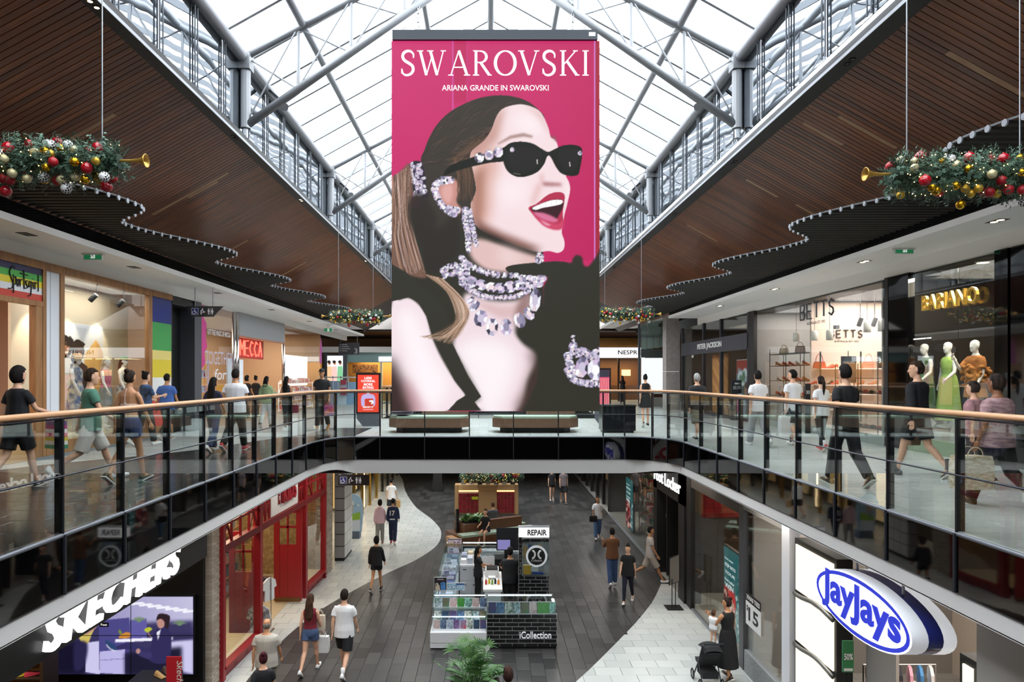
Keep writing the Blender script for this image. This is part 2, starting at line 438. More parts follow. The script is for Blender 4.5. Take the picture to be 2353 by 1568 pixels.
f6 = slab('floor_upper_far_left', [(-14, 27), (-4.2, 27), (-4.2, 40), (-14, 40)], -.6, 0, M('#a9aaa8', rough=.25, name='far_terrazzo'))
f7 = slab('floor_upper_far_right', [(4.7, 27), (15, 27), (15, 40), (4.7, 40)], -.6, 0, M('#a9aaa8', rough=.25, name='far_terrazzo'))
lt0, lt1 = '#b4b8b6', '#c4c7c4'; dk0, dk1 = '#3a3836', '#4a4745'
ldk = STONE(dk0, dk1, .16, False); ldk2 = STONE(dk0, dk1, .16, True)
llt = STONE(lt0, lt1, .28, False); llt2 = STONE(lt0, lt1, .28, True)
curve_u = [(-8.9, 11.6), (-8.1, 13.1), (-7.16, 14.3), (-6.5, 15.6), (-5.97, 17.4), (-5.5, 18.9), (-5.2, 20.2), (-5.1, 22)]
cu = spline(curve_u, 4, False)
dark_u = [(-8.9, 4), (XL, 4)]+VOID[1:10]+[(-3.72, YF), (-3.72, 22)]+cu[::-1]
light_u = [(-9.0, 11.6)]+cu+[(-3.72, 22), (-3.72, 27), (-14, 27), (-14, 11.6)]
tiles(f1, dark_u, -.012, .6, .6, ldk, ldk2, 'x', limit=150, name='dark_tile', visible=lambda x, y: y > 5.5)
tiles(f1, light_u, -.012, .6, .3, llt, llt2, 'x', limit=150, name='pale_tile')
tiles(f2, right_poly, -.012, .6, .3, llt, llt2, 'x', limit=300, name='pale_tile', visible=lambda x, y: y > 6.2 and x < 9.7)
tiles(f3, [(-3.72, YF), (3.85, YF), (3.85, 27), (-3.72, 27)], -.012, .6, .6, llt, llt2, 'x', limit=120, name='pale_tile')
# lower floor
def LF(px, py):
    y = 6.65*FPX/(py-VPY); return ((px-VPX)*y/FPX, y)
g1 = slab('floor_lower', [(-16, -6), (16, -6), (16, 62), (-16, 62)], ZL-.3, ZL-.012, m_grout_d)
sw = spline([LF(*p) for p in [(905, 1080), (924, 1100), (932, 1130), (955, 1165), (990, 1192), (1013, 1220), (1005, 1252), (960, 1285), (900, 1313), (830, 1348), (740, 1400), (660, 1462), (600, 1525), (560, 1575), (520, 1640)]], 4, False)
lw_left = [(-16, sw[0][1])]+sw+[(-16, sw[-1][1])]
swr = spline([LF(*p) for p in [(1519, 1343), (1500, 1382), (1465, 1427), (1424, 1470), (1360, 1534), (1310, 1580), (1230, 1660)]], 4, False)
lw_right = swr+[(5.83, swr[-1][1]), (5.83, swr[0][1])]
dark_l = sw[::-1][:]+[(sw[0][0], 52), (5.8, 52), (5.8, swr[0][1])]+swr
d0, d1 = '#2c2b2b', '#474645'
fdk = STONE(d0, d1, .36, False); fdk2 = STONE(d0, d1, .36, True)
tiles(g1, dark_l, ZL-.012, .32, .62, fdk, fdk2, 'y', limit=300, name='dark_tile', gap=.008, visible=lambda x, y: y > 14.2)
tiles(g1, lw_right, ZL-.012, .6, .4, llt, llt2, 'x', limit=200, name='pale_paver', gap=.008, visible=lambda x, y: y > 14.4)
tiles(g1, lw_left, ZL-.012, .6, .4, llt, llt2, 'x', limit=100, name='pale_paver', gap=.008, visible=lambda x, y: y > 15 and x > lowL(y))
tiles(g1, [(5.83, 6), (16, 6), (16, 50), (5.83, 50)], ZL-.012, .6, .6, STONE('#8a8782', '#9a9792', .4, False), STONE('#8a8782', '#9a9792', .4, True), 'x', limit=0, name='shop_tile')
# ------------------------------------------------------------------ slab edge: mirror cladding, sloped fascia, lower ceiling
def normals(path):
    out = []
    for i in range(len(path)):
        a, b = path[max(i-1, 0)], path[min(i+1, len(path)-1)]; dx, dy = b[0]-a[0], b[1]-a[1]; l = math.hypot(dx, dy)
        out.append((-dy/l, dx/l))
    return out
NV = normals(VOID)
def off_path(d): return [(p[0]+n[0]*d, p[1]+n[1]*d) for p, n in zip(VOID, NV)]
fa = MB(); o1 = off_path(.37); o0 = off_path(0.0); o2 = off_path(.42)
for i in range(len(VOID)-1):
    z1, z2 = (-.85-.19*abs(NV[j][1])**2 for j in (i, i+1)); fa.poly([(*o0[i], -.65), (*o0[i+1], -.65), (*o0[i+1], z2), (*o0[i], z1)])
struct(fa.build('trim_slab_fascia', m_fascia, origin=(0, 0, 0)))
cl = MB(); zc = -.87; o1 = o0
for i in range(len(VOID)-1):
    a, b = o1[i], o1[i+1]
    if i < 9: cl.poly([(*a, zc), (*b, zc), (-16, b[1], zc), (-16, a[1], zc)])
    elif i >= 11: cl.poly([(*a, zc), (*b, zc), (16, b[1], zc), (16, a[1], zc)])
ya = YF; zc = -1.04
cl.poly([(-16, ya, zc), (16, ya, zc), (16, 27, zc), (-16, 27, zc)])
cl.poly([(-16, 40, zc), (16, 40, zc), (16, 60, zc), (-16, 60, zc)]); cl.poly([(-16, 27, zc), (-4.2, 27, zc), (-4.2, 40, zc), (-16, 40, zc)]); cl.poly([(4.7, 27, zc), (16, 27, zc), (16, 40, zc), (4.7, 40, zc)])
cl.poly([(-16, -6, zc), (16, -6, zc), (16, .5, zc), (-16, .5, zc)])
cl.box(-4.2, 4.7, 26.98, 27.0, -1.05, 0); cl.box(-4.22, -4.2, 27, 40, -1.05, 0); cl.box(4.7, 4.72, 27, 40, -1.05, 0); cl.box(-4.2, 4.7, 40, 40.02, -1.05, 0)
struct(cl.build('ceiling_lower', M('#c9c7c4', rough=.7, name='lower_ceiling_paint'), origin=(0, 0, 0)))
# posts along the void edge
POSTS = []
yy = 7.21-1.2*5
while yy < 16.85: POSTS.append((XL, yy)); yy += 1.2
POSTS += [VOID[4], VOID[6]]
POSTS += [(x, YF) for x in (-3.72, -3.015, -1.77, -.526, .70, 1.95, 3.2, 3.80)]
POSTS += [VOID[13], VOID[15]]
yy = 17.4
while yy > .9: POSTS.append((XR, yy)); yy -= 1.265
def edge_normal(p):
    k = min(range(len(VOID)), key=lambda i: (VOID[i][0]-p[0])**2+(VOID[i][1]-p[1])**2)
    if abs(p[0]-XL) < 1e-3: return (-1, 0)
    if abs(p[0]-XR) < 1e-3: return (1, 0)
    if abs(p[1]-YF) < 1e-3: return (0, 1)
    return NV[k]
clad = tag(thing('slab_edge_cladding', 'black mirror glass panels along the upper slab edge', None, (0, 0, -.65)), kind='structure')
bal = thing('balustrade', 'glass balustrade with timber handrail around the void', 'balustrade', (0, 10, 0))
pm = MB(); pm.box(-.045, .045, -.014, .014, -.06, 1.2); post_me = pm.mesh('post', M('#15161b', rough=.45, metal=.3, name='post_paint'))
mm = MB(); mm.box(-.02, .02, -.014, .014, -.65, -.02); mul_me = mm.mesh('mullion', M('#30333a', rough=.4, metal=.4, name='mullion_metal'))
for p in POSTS:
    n = edge_normal(p); ang = math.atan2(n[1], n[0])
    o = inst(post_me, 'post', (p[0]+n[0]*.03, p[1]+n[1]*.03, 0), bal); o.rotation_euler.z = ang
    o = inst(mul_me, 'mullion', (p[0]-n[0]*.02, p[1]-n[1]*.02, 0), clad); o.rotation_euler.z = ang
def along(path, r, z, name, mat, parent, d=0.0, n=10, ys=1):
    q = off_path(d); mb = MB(); pts = [(x, y, z) for x, y in q]
    dense = [pts[0], (pts[0][0], 8, z)]+pts[1:-1]+[(pts[-1][0], 8, z), pts[-1]]
    mb.tube(dense, r, n, ref=(0, 0, 1)); return mb.build(name, mat, parent, smooth=True)
along(VOID, .034, 1.255, 'handrail', M('#d2a27c', rough=.3, noise=(14, '#c4926a', (1, .05, 1)), name='beech'), bal, .03)
along(VOID, .012, 1.205, 'handrail_bracket', m_darkmetal, bal, .03, 6)
along(VOID, .011, .6, 'mid_rail', M('#3a3d44', rough=.35, metal=.6, name='wire_rail'), bal, -.01, 6)
along(VOID, .028, -.03, 'base_channel', M('#6d7178', rough=.4, metal=.5, name='channel_metal'), bal, 0.0, 6)
along(VOID, .016, -.65, 'edge_bead', M('#6d7178', rough=.4, metal=.5, name='channel_metal'), clad, 0.0, 6)
for i in range(len(POSTS)-1):
    a, b = Vector((*POSTS[i], 0)), Vector((*POSTS[i+1], 0)); d = b-a; L = d.length
    if L < .05: continue
    d.normalize(); n = Vector((-d.y, d.x, 0))
    mb = MB(); c = (a+b)/2; mb.obox(c+Vector((0, 0, .6)), d*(L/2-.012), n*.006, Vector((0, 0, .59))); mb.build('glass_pane', m_clear, bal)
    mb = MB(); mb.obox(c-n*.012+Vector((0, 0, -.345)), d*(L/2-.004), n*.006, Vector((0, 0, .30))); mb.build('panel', m_spand, clad)
# second void beyond the bridge
b2 = thing('balustrade', 'glass balustrade on the far side of the bridge, behind the benches', 'balustrade', (0, 27, 0))
mb = MB(); mb.tube([(-4.2, 40, 1.255), (-4.2, 27.0, 1.255), (4.7, 27.0, 1.255), (4.7, 40, 1.255)], .034, 8, ref=(0, 0, 1)); mb.build('handrail', M('#d2a27c', rough=.3, noise=(14, '#c4926a', (1, .05, 1)), name='beech'), b2, True)
mb = MB(); mb.tube([(-4.2, 40, .6), (-4.2, 27.0, .6), (4.7, 27.0, .6), (4.7, 40, .6)], .012, 6, ref=(0, 0, 1)); mb.build('mid_rail', m_darkmetal, b2)
for k in range(8):
    x = -4.2+k*8.9/7; o = inst(post_me, 'post', (x, 27, 0), b2); o.rotation_euler.z = math.pi/2
for k in range(1, 11):
    for x in (-4.2, 4.7): inst(post_me, 'post', (x, 27+k*1.3, 0), b2)
for k in range(7):
    mb = MB(); mb.box(-4.2+k*8.9/7+.02, -4.2+(k+1)*8.9/7-.02, 26.99, 27.01, .02, 1.2); mb.build('glass_pane', m_clear, b2)
# ------------------------------------------------------------------ upper soffits over the galleries
def soffit(name, side, xin, xout, z, zb, y0, y1):
    mb = MB(); s = side
    mb.prism([(s*xin, y0, z), (s*xout, y0, z), (s*xout, y1, z), (s*xin, y1, z)], (0, 0, .12))
    mb.box(min(s*xout, s*(xout+.15)), max(s*xout, s*(xout+.15)), y0, y1, zb, z+.12)
    return struct(mb.build(name, m_soffit, origin=(0, 0, 0)))
soffit('ceiling_soffit_left', -1, 7.83, 8.9, 4.2, 3.92, -6, 43)
soffit('ceiling_soffit_right', 1, 8.18, 9.5, 4.3, 4.0, -6, 31)
for s, x, z, y1 in ((-1, 7.86, 4.32, 43), (1, 8.21, 4.42, 31)):     # black glass upstand above the soffit edge
    mb = MB(); mb.box(min(s*x, s*(x+.03)), max(s*x, s*(x+.03)), -6, y1, z, z+.6); struct(mb.build('trim_upstand', M('#060607', rough=.04, spec=.8, bump=(2.0, .1), name='upstand_glass'), origin=(0, 0, 0)))
# ------------------------------------------------------------------ timber ceilings
TH = math.atan(.55); XSL, XSR, ZS = 4.91, 5.34, 6.2
wood = M('#8c5024', rough=.42, rand='#42220f', noise=(3.0, '#643416', (.3, 6, 1)), name='dark_timber')
wood_l = M('#a98563', rough=.5, noise=(5, '#8d6a4a', (.3, 6, 1)), name='pale_timber')
def timber(name, s, xs, y0, rows, light):
    L = (8.2-xs if s < 0 else 8.4-xs)/math.cos(TH); d = Vector((s*math.cos(TH), 0, -math.sin(TH))); n = Vector((s*math.sin(TH), 0, math.cos(TH)))
    par = thing(name, None, None, (0, 0, ZS), kind='structure'); par['label'] = 'dark timber board ceiling sloping up to the skylight'
    def bm_(a, b, mat):
        mb = MB(); c = d*(a+b)/2; mb.obox(c-n*.0, d*((b-a)/2-.002), Vector((0, .050, 0)), n*.012); return mb.mesh('plank', mat)
    full = bm_(0, L, wood)
    for r in range(rows):
        y = y0+r*.115; base = Vector((s*xs, y, ZS))
        if r in light:
            a, b = light[r]
            inst(bm_(0, a, wood), 'plank', base, par); inst(bm_(a, b, wood_l), 'plank', base, par); inst(bm_(b, L, wood), 'plank', base, par)
        else: inst(full, 'plank', base, par)
    mb = MB(); p = [(s*xs, -6, ZS+.05), (s*xs, 44, ZS+.05)]; q = [Vector(v)+d*(L+.02) for v in p]
    mb.prism([p[0], p[1], q[1], q[0]], n*.1)
    mb.build('backing', m_black, par)
    return par
timber('ceiling_left', -1, XSL, 4.6, 286, {30: (1.2, 2.6), 52: (1.0, 2.2), 53: (2.0, 3.2), 84: (.6, 2.4), 85: (.9, 1.6), 120: (1.8, 2.8), 160: (1.4, 2.6)})
timber('ceiling_right', 1, XSR, 4.6, 286, {37: (.7, 2.5), 58: (.5, 1.6), 64: (.2, 1.0), 90: (1.6, 2.6), 91: (.4, 1.2), 130: (.4, 1.4), 22: (2.2, 3.2)})
# black edge strip with downlights, pale bead
for s, x0, x1, nm in ((-1, 4.70, 4.91, 'left'), (1, 5.04, 5.34, 'right')):
    mb = MB(); mb.box(min(s*x0, s*x1), max(s*x0, s*x1), -6, 44, ZS-.02, ZS+.12); struct(mb.build('trim_ceiling_edge_'+nm, m_black, origin=(0, 0, 0)))
    mb = MB(); a, b = s*(x0-.012), s*x0; mb.box(min(a, b), max(a, b), -6, 44, ZS-.03, ZS+.02); struct(mb.build('trim_edge_bead_'+nm, m_alu, origin=(0, 0, 0)))
m_glow = EMIT('#ffe2b0', 12)
dl = 0
for s, x, lab in ((-1, 4.80, 'left'), (1, 5.19, 'right')):
    for k in range(6):
        y = 8.3+k*4.6+(1.5 if s > 0 else 0)
        t = thing('downlight', 'twin downlight number %s along the black edge of the %s-hand timber ceiling' % (('one', 'two', 'three', 'four', 'five', 'six')[k], lab), 'downlight', (s*x, y, ZS-.03), 'downlights along the ceiling edge')
        for dy in (-.07, .07):
            mb = MB(); mb.lathe([(.03, 0), (.045, -.012), (.045, .01)], (s*x, y+dy, ZS-.021), 10); mb.build('bezel', m_black, t)
            mb = MB(); mb.lathe([(.028, -.006), (.028, -.003)], (s*x, y+dy, ZS-.021), 10); mb.build('lens', m_glow if (s < 0 and k % 2 == 0) else M('#555555', rough=.3), t)
# ------------------------------------------------------------------ skylight
XC, HW = .06, 4.87; ZE = 7.98; PIT = .56; ZR = ZE+PIT*HW
sky = thing('skylight', 'pitched glass skylight roof with grey glazing bars', 'skylight', (XC, 18, ZE), kind='structure')
Y0S, NB = -4.4, 42
for s in (-1, 1):
    slope = Vector((-s*HW, 0, ZR-ZE)); sl = slope.normalized(); up = Vector((0, 1, 0)).cross(sl); up = up if up.z > 0 else -up
    mb = MB(); c = Vector((XC+s*HW, 0, ZE))+slope/2; mb.obox(c-Vector((XC+s*HW, 0, ZE)), slope/2, Vector((0, .035, 0)), up*.06); bar_me = mb.mesh('glazing_bar', m_steel)
    mp = MB(); mp.obox(c-Vector((XC+s*HW, 0, ZE))+up*.075, slope/2, Vector((0, .56, 0)), up*.008); pane_me = mp.mesh('roof_pane', m_sky)
    for k in range(NB):
        y = Y0S+k*1.2; inst(bar_me, 'glazing_bar', (XC+s*HW, y, ZE), sky)
        if k < NB-1: inst(pane_me, 'roof_pane', (XC+s*HW, y+.6, ZE), sky)
    mb = MB(); mb.cyl((XC+s*(HW-.05), -5, ZE-.13), (XC+s*(HW-.05), 45, ZE-.13), .11, n=12); mb.build('eave_tube', m_steel, sky, True)
    mb = MB(); mb.cyl((XC+s*HW*.755, -5, ZE+PIT*HW*.245-.14), (XC+s*HW*.755, 45, ZE+PIT*HW*.245-.14), .075, n=10); mb.build('purlin', m_steel, sky, True)
    mb = MB(); mb.cyl((XC+s*HW*.3, -5, ZE+PIT*HW*.7-.14), (XC+s*HW*.3, 45, ZE+PIT*HW*.7-.14), .06, n=10); mb.build('purlin', m_steel, sky, True)
mb = MB(); mb.cyl((XC, -5, ZR-.16), (XC, 45, ZR-.16), .09, n=10); mb.build('ridge_tube', m_steel, sky, True)
# clerestory glass between ceiling edge and skylight eave
for s, x, nm in ((-1, -4.84, 'left'), (1, 4.96, 'right')):
    cw = thing('window_clerestory_'+nm, None, None, (x, 18, ZS), kind='structure'); cw['label'] = 'tall mirror-like clerestory glazing above the timber ceiling edge'
    for k in range(20):
        mb = MB(); y = -4.4+k*2.4; mb.box(x-.008, x+.008, y+.01, y+2.39, ZS+.12, ZE+.02); mb.build('pane', m_clere, cw)
    mr = MB(); mr.cyl((0, 0, 0), (0, 0, ZE-ZS-.12), .013, n=6); rod = mr.mesh('rod', M('#4a4e55', rough=.4, metal=.5))
    for k in range(40):
        y = -4.4+k*1.2
        for dy in (-.05, .05): inst(rod, 'rod', (x-s*.05, y+dy, ZS+.12), cw)
# trusses
def truss(y, i):
    t = thing('roof_truss', '%s tubular roof truss from the camera under the glass skylight' % ('nearest', 'second', 'third', 'fourth', 'fifth')[i], 'truss', (XC, y, 6.5), 'tubular roof trusses')
    zt = lambda u: ZE-.13+ (HW-u)*.535; zb = lambda u: 6.48+(HW-u)*.70
    us = [HW-.08-1.03*k for k in range(5)]+[0]
    for s in (-1, 1):
        X = lambda u: XC+s*u
        mb = MB(); mb.tube([(X(us[0]), y, zt(us[0])), (X(0), y, zt(0))], .075, 10); mb.build('top_chord', m_steel, t, True)
        mb = MB(); mb.tube([(X(us[0]), y, zb(us[0])), (X(0), y, zb(0))], .08, 10); mb.build('bottom_chord', m_steel, t, True)
        mb = MB(); mb.cyl((X(us[0]), y, zb(us[0])-.05), (X(us[0]), y, zt(us[0])), .10, n=12); mb.box(min(X(us[0]-.12), X(us[0]+.1)), max(X(us[0]-.12), X(us[0]+.1)), y-.13, y+.13, zt(us[0])-.28, zt(us[0])+.02); mb.build('eave_post', m_steel, t)
        mb = MB(); mb.cyl((X(us[0]), y, ZS+.1), (X(us[0]), y, zb(us[0])), .05, n=8); mb.build('stub_post', m_alu, t)
        for k in range(1, 5):
            mb = MB(); mb.cyl((X(us[k]), y, zb(us[k])), (X(us[k]), y, zt(us[k])), .036, n=8); mb.build('web_post', m_steel, t)
        for k in range(5):
            a, b = us[k], us[k+1]
            mb = MB(); mb.cyl((X(a), y+.03, zt(a)), (X(b), y+.03, zb(b)), .018, n=6); mb.build('tie_rod', m_steel, t)
            mb = MB(); mb.cyl((X(a), y-.03, zb(a)), (X(b), y-.03, zt(b)), .018, n=6); mb.build('tie_rod', m_steel, t)
    mb = MB(); mb.cyl((XC, y, zb(0)-.1), (XC, y, zt(0)+.2), .09, n=10); mb.build('king_post', m_steel, t)
for i, y in enumerate((6.1, 13.3, 20.5, 27.7, 34.9)): truss(y, i)
# spotlights clamped under the eave
for s, y, w in ((-1, 14.6, 'over the nearer half of the void'), (-1, 21.6, 'beside the third truss'), (1, 14.6, 'over the nearer half of the void'), (1, 21.6, 'beside the third truss')):
    side = 'left' if s < 0 else 'right'
    x = XC+s*(HW-.4); t = thing('spotlight', 'grey can spotlight on the %s eave %s' % (side, w), 'spotlight', (x, y, ZE-.5))
    mb = MB(); mb.cyl((x-s*.1, y-.16, ZE-.62), (x+s*.02, y+.12, ZE-.42), .085, n=12); mb.build('can', m_steel, t)
    mb = MB(); mb.bar((x, y, ZE-.45), (x+s*.33, y, ZE-.15), .05, .05); mb.build('bracket', m_darkmetal, t)
# outer envelope
def wall(name, x0, x1, y0, y1, z0, z1, mat):
    mb = MB(); mb.box(x0, x1, y0, y1, z0, z1); return struct(mb.build(name, mat))
m_wall = M('#8b8783', rough=.8, name='plain_wall')
wall('wall_back', -16, 16, -6.2, -6, ZL, 10.8, m_wall); wall('wall_left_lower', -16.2, -16, -6, 60, ZL, 4, M('#1b1a1a', rough=.7))
wall('wall_right_lower', 16, 16.2, -6, 60, ZL, 4, M('#3a3836', rough=.7)); wall('wall_far_lower', -16, 16, 60, 60.2, ZL, 0, M('#2b2420', rough=.6))
wall('ceiling_far', -14, 15, 44, 60, 4.6, 4.7, M('#2b1b12', rough=.6)); wall('wall_far_gable', -9, 9.5, 44.9, 45.1, 4.6, 11, m_wall)
wall('ceiling_shops_left', -14, -8.9, -6, 44, 4.32, 4.5, m_black); wall('ceiling_shops_right', 9.5, 15, -6, 44, 4.42, 4.6, m_black)
wall('wall_left_upper', -14.2, -14, -6, 60, 0, 4.5, M('#c9b9a0', rough=.8)); wall('wall_right_upper', 15, 15.2, -6, 60, 0, 4.6, M('#4a4643', rough=.8))
wall('wall_far_upper', -14, 15, 53, 53.2, 0, 4.7, M('#6a4a30', rough=.7))
# ------------------------------------------------------------------ wavy slatted rafts
def wave(y, yb, per, dt, xb, xt):
    u = (y-yb) % per
    if u < dt: t = .5-.5*math.cos(math.pi*u/dt)
    else: t = .5+.5*math.cos(math.pi*(u-dt)/(per-dt))
    return xb+(xt-xb)*t
m_slat = M('#26241f', rough=.5, name='slat_black'); m_slat_end = M('#8e939a', rough=.4, metal=.3, name='slat_end')
for s, nm, yb, per, dt, xb, xt, xo in ((-1, 'left', 11.8, 4.45, 1.37, 6.0, 7.0, 8.1), (1, 'right', 13.2, 4.6, 1.6, 5.87, 6.86, 8.4)):
    par = thing('ceiling_raft_'+nm, None, None, (s*7, 18, 4.6), kind='structure'); par['label'] = 'black slatted ceiling raft with a wavy inner edge'
    edge = []
    for k in range(155):
        y = 5.0+k*.195; x = wave(y, yb, per, dt, xb, xt); edge.append((s*x, y, 4.6))
        mb = MB(); mb.tube([(s*(x+.005), y, 4.6), (s*xo, y, 4.6)], .038, 6, asp=.7, ref=(0, 0, 1)); mb.cm = 1; mb.lathe([(.045, 0), (.045, .02)], (s*x, y, 4.6), 8, axis=(s, 0, 0))
        mb.build('slat', [m_slat, m_slat_end], par)
    mb = MB(); mb.tube([(x+s*.03, y, z+.03) for x, y, z in edge], .015, 5); mb.build('edge_rail', m_slat_end, par)
    mb = MB(); mb.box(min(s*xo, s*(xo-.05)), max(s*xo, s*(xo-.05)), 5, 35.2, 4.64, 4.7); mb.build('carrier', m_black, par)
# recessed downlights in the soffits
def soffit_light(px, side, z, y, lit, lab):
    x = side*(8.25 if side < 0 else 8.65)
    t = thing('downlight', lab, 'downlight', (x, y, z), 'square downlights in the gallery soffits')
    mb = MB(); mb.box(x-.1, x+.1, y-.16, y+.16, z-.006, z+.004); mb.build('frame', m_black, t)
    for dy in (-.075, .075):
        mb = MB(); mb.lathe([(.055, -.009), (.055, -.006)], (x, y+dy, z), 10); mb.build('lens', EMIT('#ffdfae', 10) if lit else M('#222222', rough=.3), t)
ordn = ['first', 'second', 'third', 'fourth', 'fifth', 'sixth', 'seventh']
for k, y in enumerate((12.2, 15.9, 20.8, 26, 31.5, 37)): soffit_light(0, -1, 4.2, y, False, '%s square downlight from the camera in the white soffit above the striped shop side' % ordn[k])
for k, y in enumerate((11.6, 15.7, 20.6, 25.5)): soffit_light(0, 1, 4.3, y, True, '%s lit square downlight from the camera in the white soffit above the shoe shop side' % ordn[k])
# exit signs
def runner(parent, c, w, h, mat):
    "running figure and door, flat relief facing -y"
    x, y, z = c; mb = MB(); mb.box(x-.1*w, x+.14*w, y-.004, y, z-.4*h, z+.4*h); mb.build('door_symbol', M('#e8f2ec', rough=.5, emit=.5), parent)
    g = M('#0c5c3a', rough=.5); mb = MB(); y -= .006
    mb.sphere((x+.05*w, y, z+.26*h), (.03*w, .002, .06*h), 8, 4); mb.bar((x+.03*w, y, z+.18*h), (x-.01*w, y, z-.05*h), .004, .06*w, up=(1, 0, 0))
    for a, b in (((.03, .14), (-.07, .08)), ((.03, .14), (.11, .06)), ((-.01, -.05), (.07, -.12)), ((.07, -.12), (.04, -.3)), ((-.01, -.05), (-.06, -.2)), ((-.06, -.2), (-.13, -.24))):
        mb.bar((x+a[0]*w, y, z+a[1]*h), (x+b[0]*w, y, z+b[1]*h), .004, .025*w, up=(1, 0, 0))
    mb.build('running_figure', g, parent)
def exit_sign(px0, py0, px1, py1, y, ztop, lab):
    a, b = P(px0, py0, y), P(px1, py1, y); t = thing('exit_sign', lab, 'sign', ((a.x+b.x)/2, y, b.z))
    mb = MB(); mb.box(a.x, b.x, y-.01, y+.03, b.z, a.z); mb.build('panel', M('#1f8a58', rough=.4, emit=.25), t)
    mb = MB(); mb.box(a.x-.015, b.x+.015, y-.005, y+.035, b.z-.012, b.z); mb.box(b.x, b.x+.015, y-.005, y+.035, b.z, a.z); mb.box(a.x-.015, a.x, y-.005, y+.035, b.z, a.z); mb.build('frame', m_white, t)
    mb = MB(); mb.box(a.x-.04, b.x+.04, y-.03, y+.05, ztop-.035, ztop); mb.build('ceiling_mount', m_white, t)
    mb = MB(); mb.box((a.x+b.x)/2-.05, (a.x+b.x)/2+.05, y, y+.02, a.z, ztop-.03); mb.build('hanger', m_white, t)
    runner(t, ((a.x+b.x)/2, y-.01, (a.z+b.z)/2), b.x-a.x, a.z-b.z, m_white)
exit_sign(193, 576, 233, 596, 14.1, 4.2, 'green exit sign with running figure under the white soffit beside the striped shop')
exit_sign(2058, 562, 2098, 582, 14.05, 4.3, 'green exit sign with running figure under the white soffit opposite, beside the gold-lettered shop')
exit_sign(745, 755, 763, 762, 33, 4.2, 'small distant green exit sign under the far end of the white soffit')
# ------------------------------------------------------------------ hanging way-finding signs
def pictos(parent, x0, x1, zc, y, h):
    "accessible, baby change and toilets pictograms, facing -y"
    w = x1-x0; mb = MB(); s = h
    bx = x0+w*.2; mb.box(bx-s*.5, bx+s*.5, y-.006, y, zc-s*.5, zc+s*.5); mb.build('blue_square', M('#1b2a7a', rough=.5), parent)
    mk = MB(); yy = y-.01; q = s*.5
    def ln(pts, r): mk.tube([(a, yy, b) for a, b in pts], r, 5)
    mk.box(bx-q*.95, bx+q*.95, yy, yy+.003, zc+q*.88, zc+q*.95); mk.box(bx-q*.95, bx+q*.95, yy, yy+.003, zc-q*.95, zc-q*.88); mk.box(bx-q*.95, bx-q*.88, yy, yy+.003, zc-q*.9, zc+q*.9); mk.box(bx+q*.88, bx+q*.95, yy, yy+.003, zc-q*.9, zc+q*.9)
    mk.sphere((bx-q*.1, yy, zc+q*.6), (q*.13, .003, q*.13), 8, 4); ln([(bx-q*.1, zc+q*.4), (bx-q*.08, zc-q*.1), (bx+q*.3, zc-q*.12), (bx+q*.5, zc-q*.55)], q*.09)
    ln([(bx-q*.08, zc+q*.15), (bx+q*.25, zc+q*.15)], q*.07); ln([(bx-q*.25+q*.45*math.cos(t), zc-q*.3+q*.42*math.sin(t)) for t in [math.radians(a) for a in range(110, 360, 30)]], q*.07)
    cx = x0+w*.48; mk.sphere((cx-q*.05, yy, zc+q*.75), (q*.16, .003, q*.16), 8, 4); ln([(cx-q*.1, zc+q*.55), (cx-q*.5, zc+q*.15), (cx-q*.5, zc-q*.85)], q*.13); ln([(cx-q*.1, zc+q*.4), (cx+q*.25, zc-q*.05)], q*.09); ln([(cx-q*.1, zc-q*.3), (cx+q*.6, zc-q*.12)], q*.12)
    for k in (-1, 1):
        tx = x0+w*.75+k*q*.5; mk.sphere((tx, yy, zc+q*.75), (q*.16, .003, q*.16), 8, 4)
        if k < 0: mk.box(tx-q*.28, tx+q*.28, yy, yy+.003, zc-q*.1, zc+q*.5)
        else: mk.prism([(tx-q*.2, yy, zc+q*.5), (tx+q*.2, yy, zc+q*.5), (tx+q*.36, yy, zc-q*.3), (tx-q*.36, yy, zc-q*.3)], (0, .003, 0))
        mk.box(tx-q*.17, tx-q*.03, yy, yy+.003, zc-q*.9, zc); mk.box(tx+q*.03, tx+q*.17, yy, yy+.003, zc-q*.9, zc)
    mk.box(x0+w*.75-q*.03, x0+w*.75+q*.03, yy, yy+.003, zc-q*.9, zc+q*.9)
    mk.build('pictograms', M('#d8d8dc', rough=.5, emit=.15), parent)
y = 19.5; a, b = P(427, 704, y), P(512, 728, y); m_signgrey = M('#3a3a3e', rough=.45)
t = thing('toilet_sign', 'dark grey hanging toilet sign with tapered ends at the black corridor', 'sign', ((a.x+b.x)/2, y, b.z))
mb = MB(); mb.prism([(a.x, y, a.z), (b.x, y, a.z), (b.x-.28, y, b.z), (a.x+.16, y, b.z)], (0, .06, 0)); mb.build('panel', m_signgrey, t)
for px in (448, 489):
    q = P(px, 700, y+.03); mb = MB(); mb.cyl((q.x, q.y, a.z), (q.x, q.y, 4.2), .012, n=6); mb.build('hanger', m_alu, t)
pictos(t, a.x+.1, b.x-.15, (a.z+b.z)/2, y, .20)
y = 21.0; a, b = P(777, 1092, y), P(848, 1116, y)
t = thing('toilet_sign', 'dark brown hanging toilet sign below the bridge on the lower level', 'sign', ((a.x+b.x)/2, y, b.z))
mb = MB(); mb.box(a.x, b.x, y, y+.08, b.z, a.z); mb.build('panel', M('#241d1b', rough=.4), t)
for q in (a.x+.1, b.x-.1):
    mb = MB(); mb.cyl((q, y+.04, a.z), (q, y+.04, -1.04), .012, n=6); mb.build('hanger', m_darkmetal, t)
pictos(t, a.x, b.x-.12, (a.z+b.z)/2, y, .22)
y = 42.2; a, b = P(778, 788, y), P(825, 815, y)
t = thing('directory_sign', 'grey hanging directory sign with the number 3', 'sign', ((a.x+b.x)/2, y, b.z))
